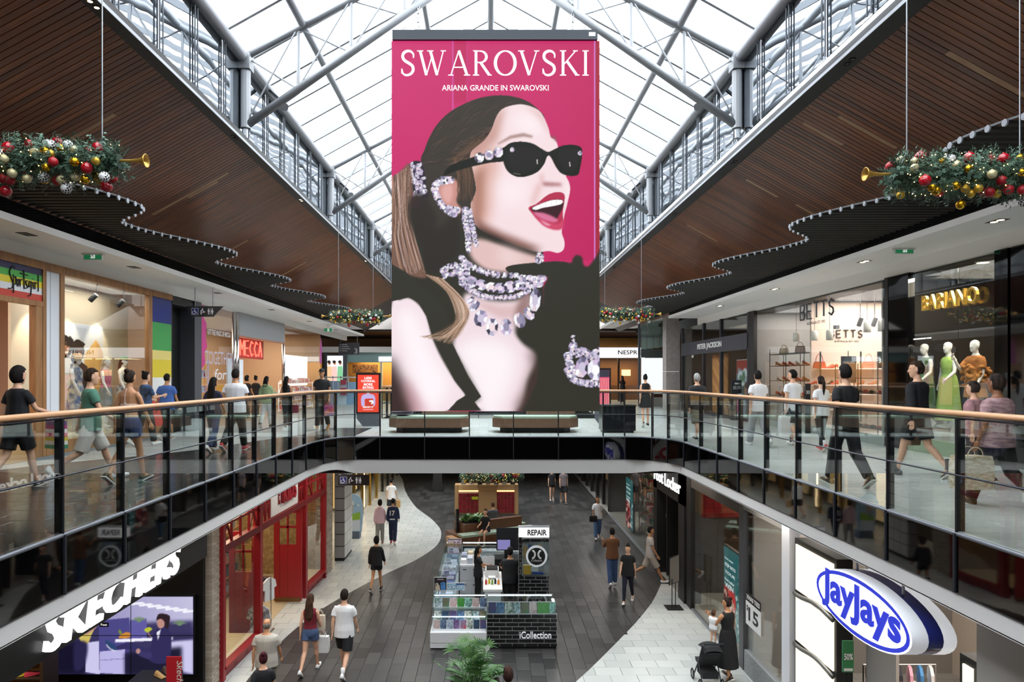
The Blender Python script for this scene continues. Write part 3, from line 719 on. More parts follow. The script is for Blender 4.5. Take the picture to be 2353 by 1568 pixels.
mb = MB(); mb.box(a.x, b.x, y, y+.1, b.z, a.z); mb.build('panel', M('#4b4b52', rough=.5), t)
for q in (a.x+.12, b.x-.12):
    mb = MB(); mb.cyl((q, y+.05, a.z), (q, y+.05, 4.2), .016, n=6); mb.build('hanger', m_alu, t)
letters('number', '3', (b.x-.3, y-.002, b.z+.06), (1, 0, 0), (0, 0, 1), .2, .32, m_white, t, .004)
for k, s_ in enumerate(('Food Court', 'Cinema', 'Toilets  Lift', 'Parking  Level 3')[:4]):
    mb = MB(); zz = a.z-.11-k*.13; mb.box(a.x+.07, a.x+.13, y-.004, y, zz-.03, zz+.03)
    for q in range(4+k % 3): mb.box(a.x+.19+q*.09, a.x+.26+q*.09, y-.004, y, zz-.027, zz+.027)
    mb.build('text_line', M('#b9b9bd', rough=.5), t)
# ------------------------------------------------------------------ garlands
m_red = M('#a3121f', rough=.45, name='red_matte'); m_redg = M('#b10f22', rough=.08, spec=.8, name='red_gloss'); m_gold = M('#d9a521', rough=.18, metal=.85, name='gold_gloss')
m_goldm = M('#c9a33a', rough=.42, metal=.6, name='gold_matte'); m_champ = M('#c9c096', rough=.4, metal=.3, name='champagne'); m_cw = M('#e9e9ea', rough=.3, name='check_white'); m_cb = M('#101014', rough=.3, name='check_black')
m_leaf = M('#2f4a3a', rough=.6, rand=None, noise=(6, '#5b7a66'), name='fir_green')
def checker(r):
    mb = MB(); nu, nv = 16, 10
    for j in range(nv):
        for i in range(nu):
            vs = []
            for (a, b) in ((i, j), (i+1, j), (i+1, j+1), (i, j+1)):
                t = math.pi*b/nv; t = min(max(t, .05), math.pi-.05); ph = 2*math.pi*a/nu
                vs.append((r*math.sin(t)*math.cos(ph), -r*math.cos(t), r*math.sin(t)*math.sin(ph)))
            mb.cm = 0 if j < 2 or j > 8 else (i+j) % 2
            mb._a(vs, [(0, 1, 2, 3)])
    return mb.mesh('bauble', [m_cw, m_cb], smooth=True)
def ball(r, m):
    mb = MB(); mb.sphere((0, 0, 0), r, 14, 9); mb.lathe([(r*.2, r*.95), (r*.2, r*1.12)], (0, 0, 0), 6); return mb.mesh('bauble', m, smooth=True)
BAUB = [ball(.042, m_red), ball(.05, m_redg), ball(.04, m_gold), ball(.036, m_goldm), ball(.04, m_champ), checker(.047), ball(.034, m_champ), ball(.036, m_gold)]
def foliage(n, half, rr, seed, needle=.05):
    q = random.Random(seed); mb = MB()
    for _ in range(n):
        x = q.uniform(-half, half); ang = q.uniform(0, 2*math.pi); r0 = q.uniform(.02, rr*.75)*(1-.25*(abs(x)/half)**3)
        p = Vector((x, math.cos(ang)*r0, math.sin(ang)*r0)); d = Vector((q.uniform(-.9, .9), math.cos(ang)+q.uniform(-.4, .4), math.sin(ang)+q.uniform(-.4, .5))).normalized()
        L = q.uniform(.07, .13)
        if q.random() < .3:      # sprig of round leaves
            for k in range(6):
                c = p+d*L*(k/5); sd = d.orthogonal().normalized(); sd.rotate(Matrix.Rotation(q.uniform(0, 6.28), 3, d)); t = d.cross(sd)
                w = .018; mb.poly([c, c+sd*w+t*w*.8, c+sd*w*2.2, c+sd*w-t*w*.8])
        else:
            for k in range(11):
                c = p+d*L*(k/10); sd = d.orthogonal().normalized(); sd.rotate(Matrix.Rotation(k*2.4+q.random(), 3, d))
                e = c+(sd*.8+d*.7).normalized()*needle*(1-.04*k); t = d.cross(sd)*.0045; mb.poly([c-t, c+t, e])
    return mb
fol_me = foliage(1250, .8, .23, 5, .06).mesh('fir_foliage', m_leaf)
horn_prof = [(.012, 0), (.013, .1), (.02, .16), (.034, .2), (.062, .235), (.058, .237), (.03, .205), (.012, .17)]
mh = MB(); mh.lathe(horn_prof, (.80, 0, .01), 16, axis=(1, 0, 0), caps=False); horn_me = mh.mesh('trumpet', M('#c79a4a', rough=.3, metal=.7, name='horn_gold'), smooth=True)
mc = MB(); mc.tube([(-.8, 0, 0), (.8, 0, 0)], .07, 8); core_me = mc.mesh('core', M('#1d3326', rough=.8))
ml_ = MB(); q = random.Random(9)
for _ in range(110):
    a = q.uniform(0, 6.28); r = .2*q.uniform(.75, 1.05); ml_.sphere((q.uniform(-.76, .76), math.cos(a)*r, math.sin(a)*r), .0045, 5, 3)
fairy_me = ml_.mesh('fairy_lights', EMIT('#ffd27a', 14))
def garland(cx, y, z, cables, seed, label, top):
    t = thing('christmas_garland', label, 'garland', (cx, y, z), 'christmas garlands')
    def ch(me, nm, loc=(0, 0, 0), rz=0):
        o = bpy.data.objects.new(nm, me); COL.objects.link(o); o.parent = t; o.location = loc; o.rotation_euler.z = rz; return o
    ch(core_me, 'core'); f = ch(fol_me, 'fir_foliage', rz=0 if seed % 2 else math.pi); f['kind'] = 'stuff'; f = ch(fairy_me, 'fairy_lights'); f['kind'] = 'stuff'
    ch(horn_me, 'trumpet'); ch(horn_me, 'trumpet', rz=math.pi)
    q = random.Random(seed); pl = []
    for _ in range(900):
        if len(pl) > 66: break
        x = q.uniform(-.74, .74); a = q.uniform(-2.9, 1.6)-.6; r = .19*q.uniform(.82, 1.02)
        p = Vector((x, -math.cos(a+.6)*r if q.random() < .8 else math.cos(a)*r, math.sin(a+.2)*r))
        if any((p-o).length < .066 for o in pl): continue
        pl.append(p); w = q.choices(range(8), (5, 3, 4, 3, 4, 4, 3, 4))[0]
        ch(BAUB[w], 'bauble', p, 0)
    for p in ((.35, -.05, -.25), (-.2, -.03, -.27), (.68, 0, -.22)): ch(BAUB[q.choice((1, 2, 5))], 'bauble', p)
    for c, zt in cables:
        mb = MB(); mb.cyl((c, y, z+.15), (c, y, zt), .006, n=6); mb.build('cable', m_alu, t)
        mb = MB(); mb.tube([(c-.05, y, z+.1), (c, y, z+.22), (c+.05, y, z+.1)], .004, 5); mb.build('sling', m_alu, t)
garland(-4.09, 6.1, 3.57, ((-3.45, 8.2), (-4.5, 7.9)), 3, 'large fir garland with baubles hanging nearest the camera on the striped shop side', 8)
garland(4.40, 6.1, 3.45, ((3.74, 8.2), (4.75, 7.9)), 4, 'large fir garland with baubles hanging nearest the camera on the shoe shop side', 8)
garland(-3.97, 20.5, 3.46, ((-4.5, 6.3), (-3.46, 7.4)), 5, 'distant fir garland with two gold trumpets left of the big screen', 8)
garland(4.15, 20.5, 3.52, ((3.5, 7.4), (4.6, 6.9)), 6, 'distant fir garland with two gold trumpets right of the big screen', 8)
# ------------------------------------------------------------------ suspended LED screen
YS = 13.25
def A(*p): return [(880+p[i]/3.41, 60+p[i+1]/3.41) for i in range(0, len(p), 2)]
def B(*p): return [(880+p[i]/3.267, 480+p[i+1]/3.267) for i in range(0, len(p), 2)]
cv = Canvas(902, 98, 1376, 945, 318, '#cf2c6c')
cv.grad([(902, 98), (1376, 98), (1376, 600), (902, 600)], '#d23473', '#bd1d5c', (902, 98), (1376, 560))
cv.grad([(1200, 98), (1376, 98), (1376, 620), (1200, 620)], '#cf2c6c', '#c0225c', (1200, 300), (1376, 300), al=.5)
cv.rect(1365, 98, 1376, 700, '#a8283f', 1); cv.rect(1363.5, 98, 1366, 620, '#d27ad0', 0)
cv.rect(1040, 98, 1042.5, 260, '#d86fd2', 1, .8); cv.rect(1073, 98, 1075, 235, '#c95bb8', 1, .6); cv.rect(1044, 98, 1073, 240, '#b52452', 2, .5)
DK = '#302f26'; HAIR = '#3a332c'
# neck / hair mass behind
cv.fill(B(70, 0, 1000, 0, 1200, 330, 1200, 1515, 70, 1515), DK, 1)
hm = cv.mask(spline(A(300, 1080, 330, 980, 370, 880, 430, 780, 520, 690, 640, 620, 760, 575, 880, 555, 1000, 560, 1130, 600, 1240, 690, 1200, 690, 1000, 660, 900, 800, 700, 1000, 600, 1150, 500, 1200, 330, 1300)), 1)
hairm = np.zeros(cv.X.shape); hairm[hm[1]] = hm[0]
cv.fill(spline(A(300, 1080, 330, 980, 370, 880, 430, 780, 520, 690, 640, 620, 760, 575, 880, 555, 1000, 560, 1130, 600, 1240, 690, 1250, 760, 1100, 1000, 900, 1300, 760, 1568, 300, 1568, 330, 1300)), HAIR, 1)
# face
face = spline(A(1240, 695, 1290, 800, 1312, 880, 1345, 900, 1368, 960, 1372, 1100, 1425, 1160, 1432, 1190, 1452, 1230, 1462, 1290, 1440, 1400, 1415, 1500, 1408, 1560)
              + B(1352, 110, 1338, 180, 1358, 250, 1352, 310, 1310, 336, 1240, 322, 1150, 330, 1030, 290, 900, 240, 780, 190, 700, 130, 680, 60)
              + A(700, 1500, 690, 1400, 730, 1300, 715, 1180, 690, 1080, 690, 1000, 740, 950, 800, 900, 850, 820, 890, 720, 930, 665, 1000, 635, 1090, 625, 1180, 650), 4)
fm = cv.mask(face, 1.2); cv.put(fm, '#f6dfe3')
inside = np.zeros(cv.X.shape); inside[fm[1]] = fm[0]; hairm = hairm*(1-inside)
def shade(poly, col, soft, al):
    m = cv.mask(poly, soft)
    if m is None: return
    k, sl = m; cv.put((k*inside[sl], sl), col, al)
shade(A(690, 1000, 900, 960, 900, 1150, 860, 1400, 820, 1568, 680, 1568, 690, 1300), '#d9a79a', 14, .85)
shade(A(700, 1180, 800, 1100, 780, 1500, 690, 1568), '#a3705e', 9, .8)
shade(B(690, 60, 760, 120, 900, 190, 1100, 270, 1200, 310, 1000, 340, 700, 260), '#7a4c42', 8, .9)
shade(A(640, 940, 820, 820, 880, 700, 960, 630, 900, 900, 780, 1010, 700, 1060), '#c08d80', 9, .8)
shade(A(1100, 620, 1250, 700, 1320, 870, 1270, 820, 1200, 720), '#d9aaa8', 6, .7)
shade(A(1150, 1380, 1200, 1250, 1260, 1220, 1220, 1320, 1180, 1420), '#e3b3b4', 6, .8)
shade(A(1240, 1230, 1320, 1235, 1390, 1240, 1400, 1260, 1320, 1262, 1260, 1260), '#a2676a', 3, .9)
shade(A(1240, 1150, 1260, 1200, 1245, 1240, 1225, 1200), '#dba7a8', 4, .7)
shade(A(1180, 720, 1270, 790, 1240, 860, 1100, 840, 1000, 760, 1080, 690), '#fdf2f5', 16, .9)
shade(A(880, 1200, 1140, 1200, 1120, 1380, 960, 1440, 880, 1330), '#fdeff2', 20, .8)
shade(A(1440, 1220, 1465, 1290, 1440, 1420, 1425, 1330), '#fbeef0', 4, .8)
# brow
cv.stroke(A(900, 935, 1000, 880, 1100, 862, 1170, 878), [3, 7, 8, 5], '#9b7a72', 2, .8); cv.stroke(A(1310, 870, 1340, 885, 1358, 915), [3, 7, 3], '#8b5f5c', 2, .8)
# ear
cv.fill(spline(A(430, 1230, 500, 1190, 570, 1210, 600, 1280, 580, 1380, 620, 1450, 560, 1490, 480, 1420, 430, 1320)), '#c98f86', 2); cv.fill(spline(A(470, 1270, 540, 1250, 550, 1330, 520, 1400, 470, 1350)), '#e0aaa3', 3)
# sideburn wisps
q = random.Random(5)
for k in range(16):
    x = 590+k*8; cv.stroke(A(x-30, 1040, x, 1180, x+q.uniform(-20, 10), 1300, x+q.uniform(-30, 20), 1380), [3, 3, 2, .5], q.choice(('#5a4334', '#3c2f26', '#6f523f')), .6, .8)
# hair highlights swept back
for k in range(90):
    t = q.random(); x0, y0 = 1180-470*t+q.uniform(-60, 40), 640+300*t+q.uniform(-50, 60); l = q.uniform(.4, 1)
    x1, y1 = x0-260*l, y0+150*l+60*t
    m = cv.mask(A(x0, y0, x0+6, y0+6, (x0+x1)/2, (y0+y1)/2+18, x1, y1, (x0+x1)/2-6, (y0+y1)/2+8), .5)
    if m is None: continue
    m = (m[0]*hairm[m[1]], m[1]); cv.put(m, q.choice(('#6b4a38', '#54402f', '#241f1a', '#7a5a48')), q.uniform(.25, .6))
for k in range(190):
    x0, y0 = q.uniform(360, 1180), q.uniform(560, 1100); l = math.hypot(250-x0, 1110-y0); u, v = (250-x0)/l, (1110-y0)/l; L = q.uniform(90, 230)
    m = cv.mask([tuple(p) for p in A(x0, y0, x0+u*L*.5-v*10, y0+v*L*.5+u*10-14, x0+u*L, y0+v*L, x0+u*L*.5-v*10, y0+v*L*.5+u*10-8)], .4)
    if m is None: continue
    cv.put((m[0]*hairm[m[1]], m[1]), q.choice(('#7a5644', '#5c4638', '#8a6a58', '#221d18', '#4a3a2e')), q.uniform(.3, .65))
# mouth
cv.fill(spline(A(1140, 1430, 1200, 1400, 1290, 1330, 1370, 1308, 1418, 1330, 1415, 1400, 1405, 1470, 1408, 1568, 1360, 1600, 1260, 1570, 1170, 1480)), '#b62d4e', .8)
cv.fill(spline(A(1160, 1435, 1230, 1400, 1320, 1370, 1405, 1372, 1405, 1430, 1380, 1480, 1340, 1530, 1250, 1510, 1190, 1470)), '#3b1420', .8)
cv.fill(spline(A(1170, 1432, 1230, 1402, 1320, 1372, 1398, 1372, 1396, 1400, 1330, 1418, 1250, 1432, 1195, 1448)), '#ffffff', .6)
for x in (1195, 1230, 1270, 1312, 1355): cv.stroke(A(x, 1395-(x-1195)*.12, x+2, 1445-(x-1195)*.2), 1, '#c9b9c4', 0, .7)
cv.fill(spline(A(1175, 1470, 1250, 1470, 1330, 1500, 1370, 1530, 1330, 1545, 1240, 1520)), '#d9749a', 1.5)
cv.fill(spline(B(1120, 40, 1200, 90, 1300, 120, 1350, 90, 1345, 150, 1290, 165, 1200, 130)), '#cf4468', 1.5); cv.fill(spline(B(1180, 90, 1230, 115, 1260, 130, 1220, 128)), '#f2b3c4', 2)
# sunglasses
G = '#14170f'
cv.fill(spline(A(480, 1180, 520, 1110, 640, 1060, 760, 1020, 900, 985, 960, 960, 960, 1060, 840, 1080, 700, 1110, 560, 1150)), G, .6)
cv.fill(spline(A(935, 990, 990, 930, 1080, 915, 1170, 930, 1240, 970, 1290, 995, 1340, 975, 1410, 945, 1500, 942, 1550, 965, 1556, 1020, 1540, 1120, 1520, 1175, 1450, 1182, 1390, 1160, 1350, 1110, 1310, 1035, 1285, 1030, 1260, 1090, 1210, 1150, 1130, 1185, 1050, 1190, 980, 1150, 945, 1080)), G, .6)
for pts in (A(975, 1000, 1080, 955, 1190, 975, 1240, 1020, 1190, 1120, 1080, 1155, 1000, 1110), A(1370, 1000, 1450, 975, 1530, 985, 1520, 1090, 1480, 1145, 1410, 1120)): cv.fill(spline(pts), '#1e1b1a', 2)
cv.stroke(A(1205, 1055, 1208, 1090), 2, '#e9e0e4'); cv.stroke(A(1458, 1075, 1462, 1110), 2, '#e9e0e4'); cv.stroke(A(1020, 1160, 1080, 1172), 1.5, '#7a7a72', .5)
GC = ['#f4f2fb', '#b9b6cf', '#6a6480', '#d7c3e2', '#ffffff', '#8f8aa6', '#3d3a4a', '#c9b3d6', '#e6d2dc']
def gem(x, y, rx, ry, rot=0.0):
    c, s = math.cos(rot), math.sin(rot); R = lambda u, v: (x+u*rx*c-v*ry*s, y+u*rx*s+v*ry*c)
    k = .45; oc = [(-1, -k), (-k, -1), (k, -1), (1, -k), (1, k), (k, 1), (-k, 1), (-1, k)]
    cv.fill([R(u, v) for u, v in oc], '#8a86a0')
    for i in range(8):
        a, b = oc[i], oc[(i+1) % 8]; cv.fill([R(*a), R(*b), R(b[0]*.5, b[1]*.5), R(a[0]*.5, a[1]*.5)], q.choice(GC))
    cv.fill([R(u*.5, v*.5) for u, v in oc], q.choice(('#e9d9ea', '#ffffff', '#cfc6de', '#9a93ae', '#f3dfe4')))
for x, y in ((757, 1040), (832, 1020), (905, 998)): p = A(x, y)[0]; cv.ell(p[0], p[1], 11, 12, '#6b5a3a'); gem(p[0], p[1], 10, 11)
for x, y in ((1012, 978), (1540, 1005)): p = A(x, y)[0]; gem(p[0], p[1], 5, 5)
# hair tie crystals
cv.fill(spline(A(215, 1090, 300, 1070, 330, 1150, 350, 1300, 365, 1340, 280, 1350, 210, 1250)), '#2a2333', 1)
for k in range(34):
    x = q.uniform(215, 310)+(k/34)*35; y = 1090+k*7.5; p = A(x, y)[0]; gem(p[0], p[1], q.uniform(3, 6), q.uniform(3, 7), q.uniform(0, 3))
# ponytail
pony = spline(A(215, 1095, 170, 1120, 110, 1180, 75, 1280, 75, 1568)+B(75, 420, 200, 500, 330, 520, 300, 420, 250, 250, 190, 100, 180, 0)+A(215, 1500, 240, 1300), 4)
cv.fill(pony, '#7a5a4c', 1.5)
for k in range(110):
    u = q.random(); x0 = 215-u*130+q.uniform(-15, 10); p0 = A(x0, 1110+u*80)[0]; p1 = A(90+(1-u)*130+q.uniform(-20, 20), 1450)[0]; p2 = B(85+(1-u)*150+q.uniform(-15, 15), 220)[0]; p3 = B(130+(1-u)*190, 440+q.uniform(-20, 60))[0]
    cv.stroke(spline([p0, p1, p2, p3], 5, False), q.uniform(.8, 2.4), q.choice(('#d8b9b2', '#a98068', '#5a4034', '#e6cfcb', '#8f6a56', '#3d2f28', '#c9a08c')), .4, q.uniform(.3, .75))
cv.fill(spline(A(230, 1340, 330, 1340, 420, 1500, 420, 1600)+B(560, 60, 580, 300, 480, 430, 340, 490, 300, 300, 200, 80)), '#2c2722', 5, .95)
# neck
cv.fill(spline(B(660, 270, 720, 230, 900, 270, 1060, 310, 1170, 360, 1170, 440, 1000, 480, 800, 470, 690, 400, 650, 330)), '#e3c0bd', 5)
cv.fill(spline(B(700, 150, 800, 230, 950, 300, 1100, 345, 1170, 360, 1150, 330, 1000, 280, 850, 210)), '#2e2722', 5, .95)
cv.fill(spline(B(860, 300, 960, 300, 1060, 400, 900, 430)), '#f3dede', 12, .6)
# chest and arm
cv.fill(spline(B(620, 640, 800, 690, 1000, 690, 1090, 640, 1100, 760, 1000, 900, 1040, 1000, 1140, 1080, 1150, 1150, 1090, 1280, 1010, 1515, 740, 1515, 690, 1450, 740, 1410, 600, 1150, 530, 1020, 600, 830)), '#f1dce3', 5)
cv.fill(spline(B(560, 1060, 700, 980, 900, 1010, 1000, 1120, 950, 1350, 860, 1515, 760, 1515, 720, 1440, 660, 1280)), '#fdf4f8', 16)
cv.fill(spline(B(1000, 1515, 1060, 1360, 1120, 1180, 1100, 1080, 1170, 1060, 1230, 1300, 1200, 1515)), '#4a332f', 12, .75)
cv.fill(spline(B(690, 690, 760, 760, 900, 830, 1000, 800, 1060, 720, 900, 730)), '#d2a9a8', 6, .6)
cv.fill(spline(B(1040, 640, 1100, 640, 1100, 760, 1010, 880, 980, 840)), '#7d5a55', 6, .7)
arm = spline(B(72, 730, 130, 690, 200, 674, 270, 720, 330, 810, 370, 960, 440, 1120, 540, 1290, 620, 1400, 560, 1445, 490, 1515, 72, 1515), 5)
cv.fill(arm, '#f4e1e8', 1.5); cv.fill(spline(B(120, 800, 220, 760, 300, 900, 380, 1100, 500, 1300, 430, 1480, 300, 1480, 180, 1100)), '#fff6fa', 16)
cv.fill(spline(B(60, 1130, 130, 1250, 210, 1400, 240, 1540, 60, 1540)), '#3a2a27', 13); cv.fill(spline(B(180, 1280, 280, 1420, 330, 1530, 230, 1530, 170, 1400)), '#d39aa6', 12, .6)
# dark strap and bodice
cv.fill(B(72, 420, 180, 480, 300, 600, 400, 660, 470, 760, 500, 880, 520, 1000, 640, 1250, 740, 1410, 690, 1450, 740, 1515, 490, 1515, 560, 1440, 625, 1400, 540, 1290, 430, 1080, 380, 980, 330, 810, 270, 710, 200, 668, 72, 700), '#33322a', 1)
# pony tips over shoulder
for k in range(60):
    u = k/60; a = B(330+u*120, 500+u*30)[0]; b = B(480+u*120, 620+u*60)[0]; c = B(560+u*90+q.uniform(-15, 15), 800)[0]; d = B(480+u*100+q.uniform(-30, 30), 920+q.uniform(-20, 30))[0]; e = B(300+u*220+q.uniform(-30, 20), 960+u*60)[0]
    cv.stroke(spline([a, b, c, d, e], 5, False), [2.6]*10+[1.6]*8+[.8]*3, q.choice(('#c7a48c', '#8a6a52', '#5b4535', '#dcc3b2', '#a58468')), .4, q.uniform(.45, .85))
# glove / sleeve on the right
cv.fill(spline(B(1130, 500, 1230, 510, 1200, 600, 1190, 740, 1100, 830, 1010, 930, 1060, 1010, 1160, 1080, 1150, 1300, 1050, 1515, 1000, 1560, 1660, 1560, 1660, 330, 1600, 360, 1540, 435, 1500, 425, 1490, 370, 1450, 352, 1420, 380, 1400, 412, 1250, 405), 4), DK, 2.2)
cv.fill(spline(B(920, 455, 960, 430, 1100, 412, 1300, 400, 1400, 420, 1400, 520, 1200, 515, 1060, 505, 960, 490)), DK, .8)
cv.fill(spline(B(1000, 900, 1060, 1000, 1150, 1080, 1170, 1200, 1260, 1000, 1200, 850, 1100, 830)), DK, 6)
# choker, necklace, bracelet, earring
def gempath(pts, n, rx, ry, extra=0):
    s = spline(pts, 12, False); L = len(s)
    for i in range(n):
        p = s[int(i*(L-1)/(n-1))]; p2 = s[min(L-1, int(i*(L-1)/(n-1))+1)]; gem(p[0]+q.uniform(-extra, extra), p[1]+q.uniform(-extra, extra), rx*q.uniform(.9, 1.1), ry*q.uniform(.9, 1.1), math.atan2(p2[1]-p[1], p2[0]-p[0]) if i < n-1 else 0)
gempath(B(450, 470, 520, 430, 600, 440), 7, 6, 7, 2); gempath(B(470, 510, 540, 480), 4, 6, 7, 2); gempath(B(1170, 350, 1190, 385, 1150, 395), 5, 5, 6, 2)
gempath(B(590, 370, 640, 420, 740, 470, 860, 500, 1000, 505), 14, 6, 7); gempath(B(585, 470, 640, 540, 760, 580, 870, 600, 980, 585, 1080, 560), 9, 13, 12)
gempath(B(560, 440, 590, 520, 660, 610, 760, 660), 9, 7, 7, 1); gempath(B(590, 560, 680, 630, 780, 665, 900, 670, 1010, 655, 1090, 620), 18, 6, 6); gempath(B(620, 430, 630, 490), 3, 8, 9)
gempath(B(1040, 525, 1120, 530, 1200, 530), 6, 8, 8, 1); gempath(B(1050, 580, 1110, 580, 1170, 570), 4, 9, 9, 1)
for x, y, r, rx, ry in ((660, 690, .9, 6, 10), (690, 735, .7, 8, 14), (735, 825, .25, 14, 18), (820, 890, .08, 13, 19), (925, 890, -.1, 13, 18), (1025, 840, -.35, 12, 17), (1095, 790, -.6, 10, 15), (1140, 690, .1, 12, 25)): p = B(x, y)[0]; gem(p[0], p[1], rx, ry, r)
gempath(B(480, 0, 560, 20), 5, 6, 7, 1); gempath(B(620, 10, 620, 100, 640, 200, 645, 310), 15, 6, 7); gempath(B(650, 20, 670, 120, 690, 220, 705, 275), 12, 5, 6)
gempath(A(440, 1230, 410, 1280, 440, 1370, 490, 1440, 560, 1480), 12, 7, 8); gempath(A(470, 1220, 530, 1215), 3, 9, 9)
gempath(B(1385, 1100, 1400, 1180, 1430, 1240), 6, 7, 10); gempath(B(1420, 1030, 1440, 1090, 1500, 1070, 1560, 1110, 1620, 1070), 12, 8, 9, 2); gempath(B(1490, 1190, 1590, 1210), 2, 16, 22); gempath(B(1380, 1210, 1430, 1285, 1520, 1310, 1630, 1315), 11, 7, 8); gempath(B(1420, 960, 1425, 990), 2, 3, 5)
gempath(B(1590, 1090, 1630, 1110), 2, 10, 12)
a, b = P(901, 98, YS), P(1376.5, 945, YS)
scr = thing('led_screen', 'tall suspended advertising screen showing a woman in dark sunglasses on magenta', 'screen', ((a.x+b.x)/2, YS, b.z))
cv.build('picture', (a.x, YS-.072, a.z), (b.x-a.x, 0, 0), (0, 0, b.z-a.z), LIT(.92), scr)
mb = MB(); mb.box(a.x, b.x, YS-.07, YS+.06, b.z, a.z); mb.build('housing', M('#17181c', rough=.5), scr)
t0, t1 = P(903, 75, YS), P(1371, 98, YS)
mb = MB(); mb.box(t0.x, t1.x, YS-.12, YS+.1, t1.z+.005, t0.z); mb.build('header_beam', M('#20262e', rough=.4, metal=.3), scr)
l0, l1 = P(1351, 81, YS), P(1366, 90, YS); mb = MB(); mb.box(l0.x, l1.x, YS-.124, YS-.12, l1.z, l0.z); mb.build('rating_plate', M('#c4c7c4', rough=.5), scr)
for px in (961, 1316):
    c = P(px, 72, YS); mb = MB()
    for k in range(16):
        z = c.z+.05+k*.085; ax = (1, 0, 0) if k % 2 else (0, 1, 0); r = []
        for i in range(8): t = 2*math.pi*i/8; u = Vector(ax)*math.cos(t)*.025+Vector((0, 0, 1))*math.sin(t)*.055; r.append(Vector((c.x, YS, z))+u)
        mb.tube(r, .010, 5, closed=True)
    mb.build('chain', m_alu, scr)
for px in (930, 1343):
    c = P(px, 72, YS); mb = MB(); mb.tube([Vector((c.x+math.cos(t)*.035, YS, c.z+.03+math.sin(t)*.04)) for t in [2*math.pi*i/10 for i in range(10)]], .008, 5, closed=True); mb.build('lifting_eye', m_alu, scr)
# brand lettering: serif capitals drawn as strokes, units: cap height 1
def serif(word, spec, x0, x1, zb, h, y, mat, parent):
    tot = sum(spec[c][0] for c in word)+.10*(len(word)-1); k = (x1-x0)/tot; cx = x0
    for c in word:
        w, strokes = spec[c]; mb = MB()
        for n_, st in enumerate(strokes):
            pts, ws = st; L, R = [], []
            for i in range(len(pts)):
                p, r = pts[max(i-1, 0)], pts[min(i+1, len(pts)-1)]; dx, dy = r[0]-p[0], r[1]-p[1]; l = math.hypot(dx, dy) or 1; ww = ws[i]/2
                L.append((pts[i][0]-dy/l*ww, pts[i][1]+dx/l*ww)); R.append((pts[i][0]+dy/l*ww, pts[i][1]-dx/l*ww))
            yo = y-.004-.0006*n_
            for i in range(len(pts)-1):
                mb.poly([(cx+u*k, yo, zb+v*h) for u, v in (L[i], L[i+1], R[i+1], R[i])])
        mb.build('letter', mat, parent); cx += (w+.10)*k
def ln(x0, y0, x1, y1, w): return ([(x0, y0), (x1, y1)], [w, w])
def sf(x, y, w=.26): return ln(x-w/2, y, x+w/2, y, .045)
TK, TN = .115, .05
def arcp(cx, cy, rx, ry, a0, a1, n=14): return [(cx+rx*math.cos(math.radians(a0+(a1-a0)*i/n)), cy+ry*math.sin(math.radians(a0+(a1-a0)*i/n))) for i in range(n+1)]
def thick(pts, a=TK, b=TN):
    out = []
    for i in range(len(pts)):
        p, r = pts[max(i-1, 0)], pts[min(i+1, len(pts)-1)]; dx, dy = r[0]-p[0], r[1]-p[1]; l = math.hypot(dx, dy) or 1
        out.append(b+(a-b)*abs(dy)/l)
    return out
sp = spline([(.54, .70), (.54, .84), (.44, .95), (.29, .97), (.14, .89), (.10, .74), (.18, .60), (.36, .49), (.50, .38), (.53, .22), (.44, .08), (.27, .02), (.12, .08), (.06, .28)], 5, False)
sw_ = [min(.12, .05+.09*math.sin(math.pi*i/(len(sp)-1))) for i in range(len(sp))]
Op = arcp(.46, .5, .41, .475, 0, 360, 30); Ow = [.05+.085*abs(math.cos(math.radians(i*12))) for i in range(31)]
spec = {
 'S': (.62, [(sp, sw_), ln(.545, .70, .545, .90, .035), ln(.055, .28, .055, .08, .035)]),
 'W': (1.18, [ln(.10, .98, .36, .02, TK), ln(.36, .02, .60, .80, TN), ln(.52, .98, .80, .02, TK), ln(.80, .02, 1.06, .98, TN), sf(.10, .975), sf(.52, .975), sf(1.06, .975, .22)]),
 'A': (.86, [ln(.09, .02, .42, .99, TN), ln(.42, .99, .76, .02, TK), ln(.20, .33, .63, .33, TN), sf(.09, .023, .22), sf(.76, .023)]),
 'R': (.82, [ln(.17, 0, .17, 1, TK), (arcp(.34, .745, .26, .225, 90, -90), thick(arcp(.34, .745, .26, .225, 90, -90))), ln(.17, .97, .34, .97, TN), ln(.17, .52, .36, .52, TN), ln(.36, .52, .72, .02, TK), sf(.17, .023), sf(.13, .977, .16), sf(.74, .023, .16)]),
 'O': (.92, [(Op, Ow)]),
 'V': (.84, [ln(.10, .98, .43, .02, TK), ln(.43, .02, .74, .98, TN), sf(.10, .975), sf(.74, .975, .22)]),
 'K': (.84, [ln(.17, 0, .17, 1, TK), ln(.20, .44, .68, .97, TN), ln(.33, .58, .74, .02, TK), sf(.17, .023), sf(.17, .977), sf(.68, .977, .2), sf(.76, .023, .18)]),
 'I': (.32, [ln(.16, 0, .16, 1, TK), sf(.16, .023), sf(.16, .977)])}
m_letter = EMIT('#ffffff', 1.05)
p0, p1 = P(921, 178, YS), P(1353, 120, YS); serif('SWAROVSKI', spec, p0.x, p1.x, p0.z, p1.z-p0.z, YS-.075, m_letter, scr)
p0, p1 = P(1016, 212, YS), P(1260, 199, YS); letters('tagline', 'ARIANA GRANDE IN SWAROVSKI', (p0.x, YS-.074, p0.z), (1, 0, 0), (0, 0, 1), p1.x-p0.x, p1.z-p0.z, m_letter, scr, .002, .01)
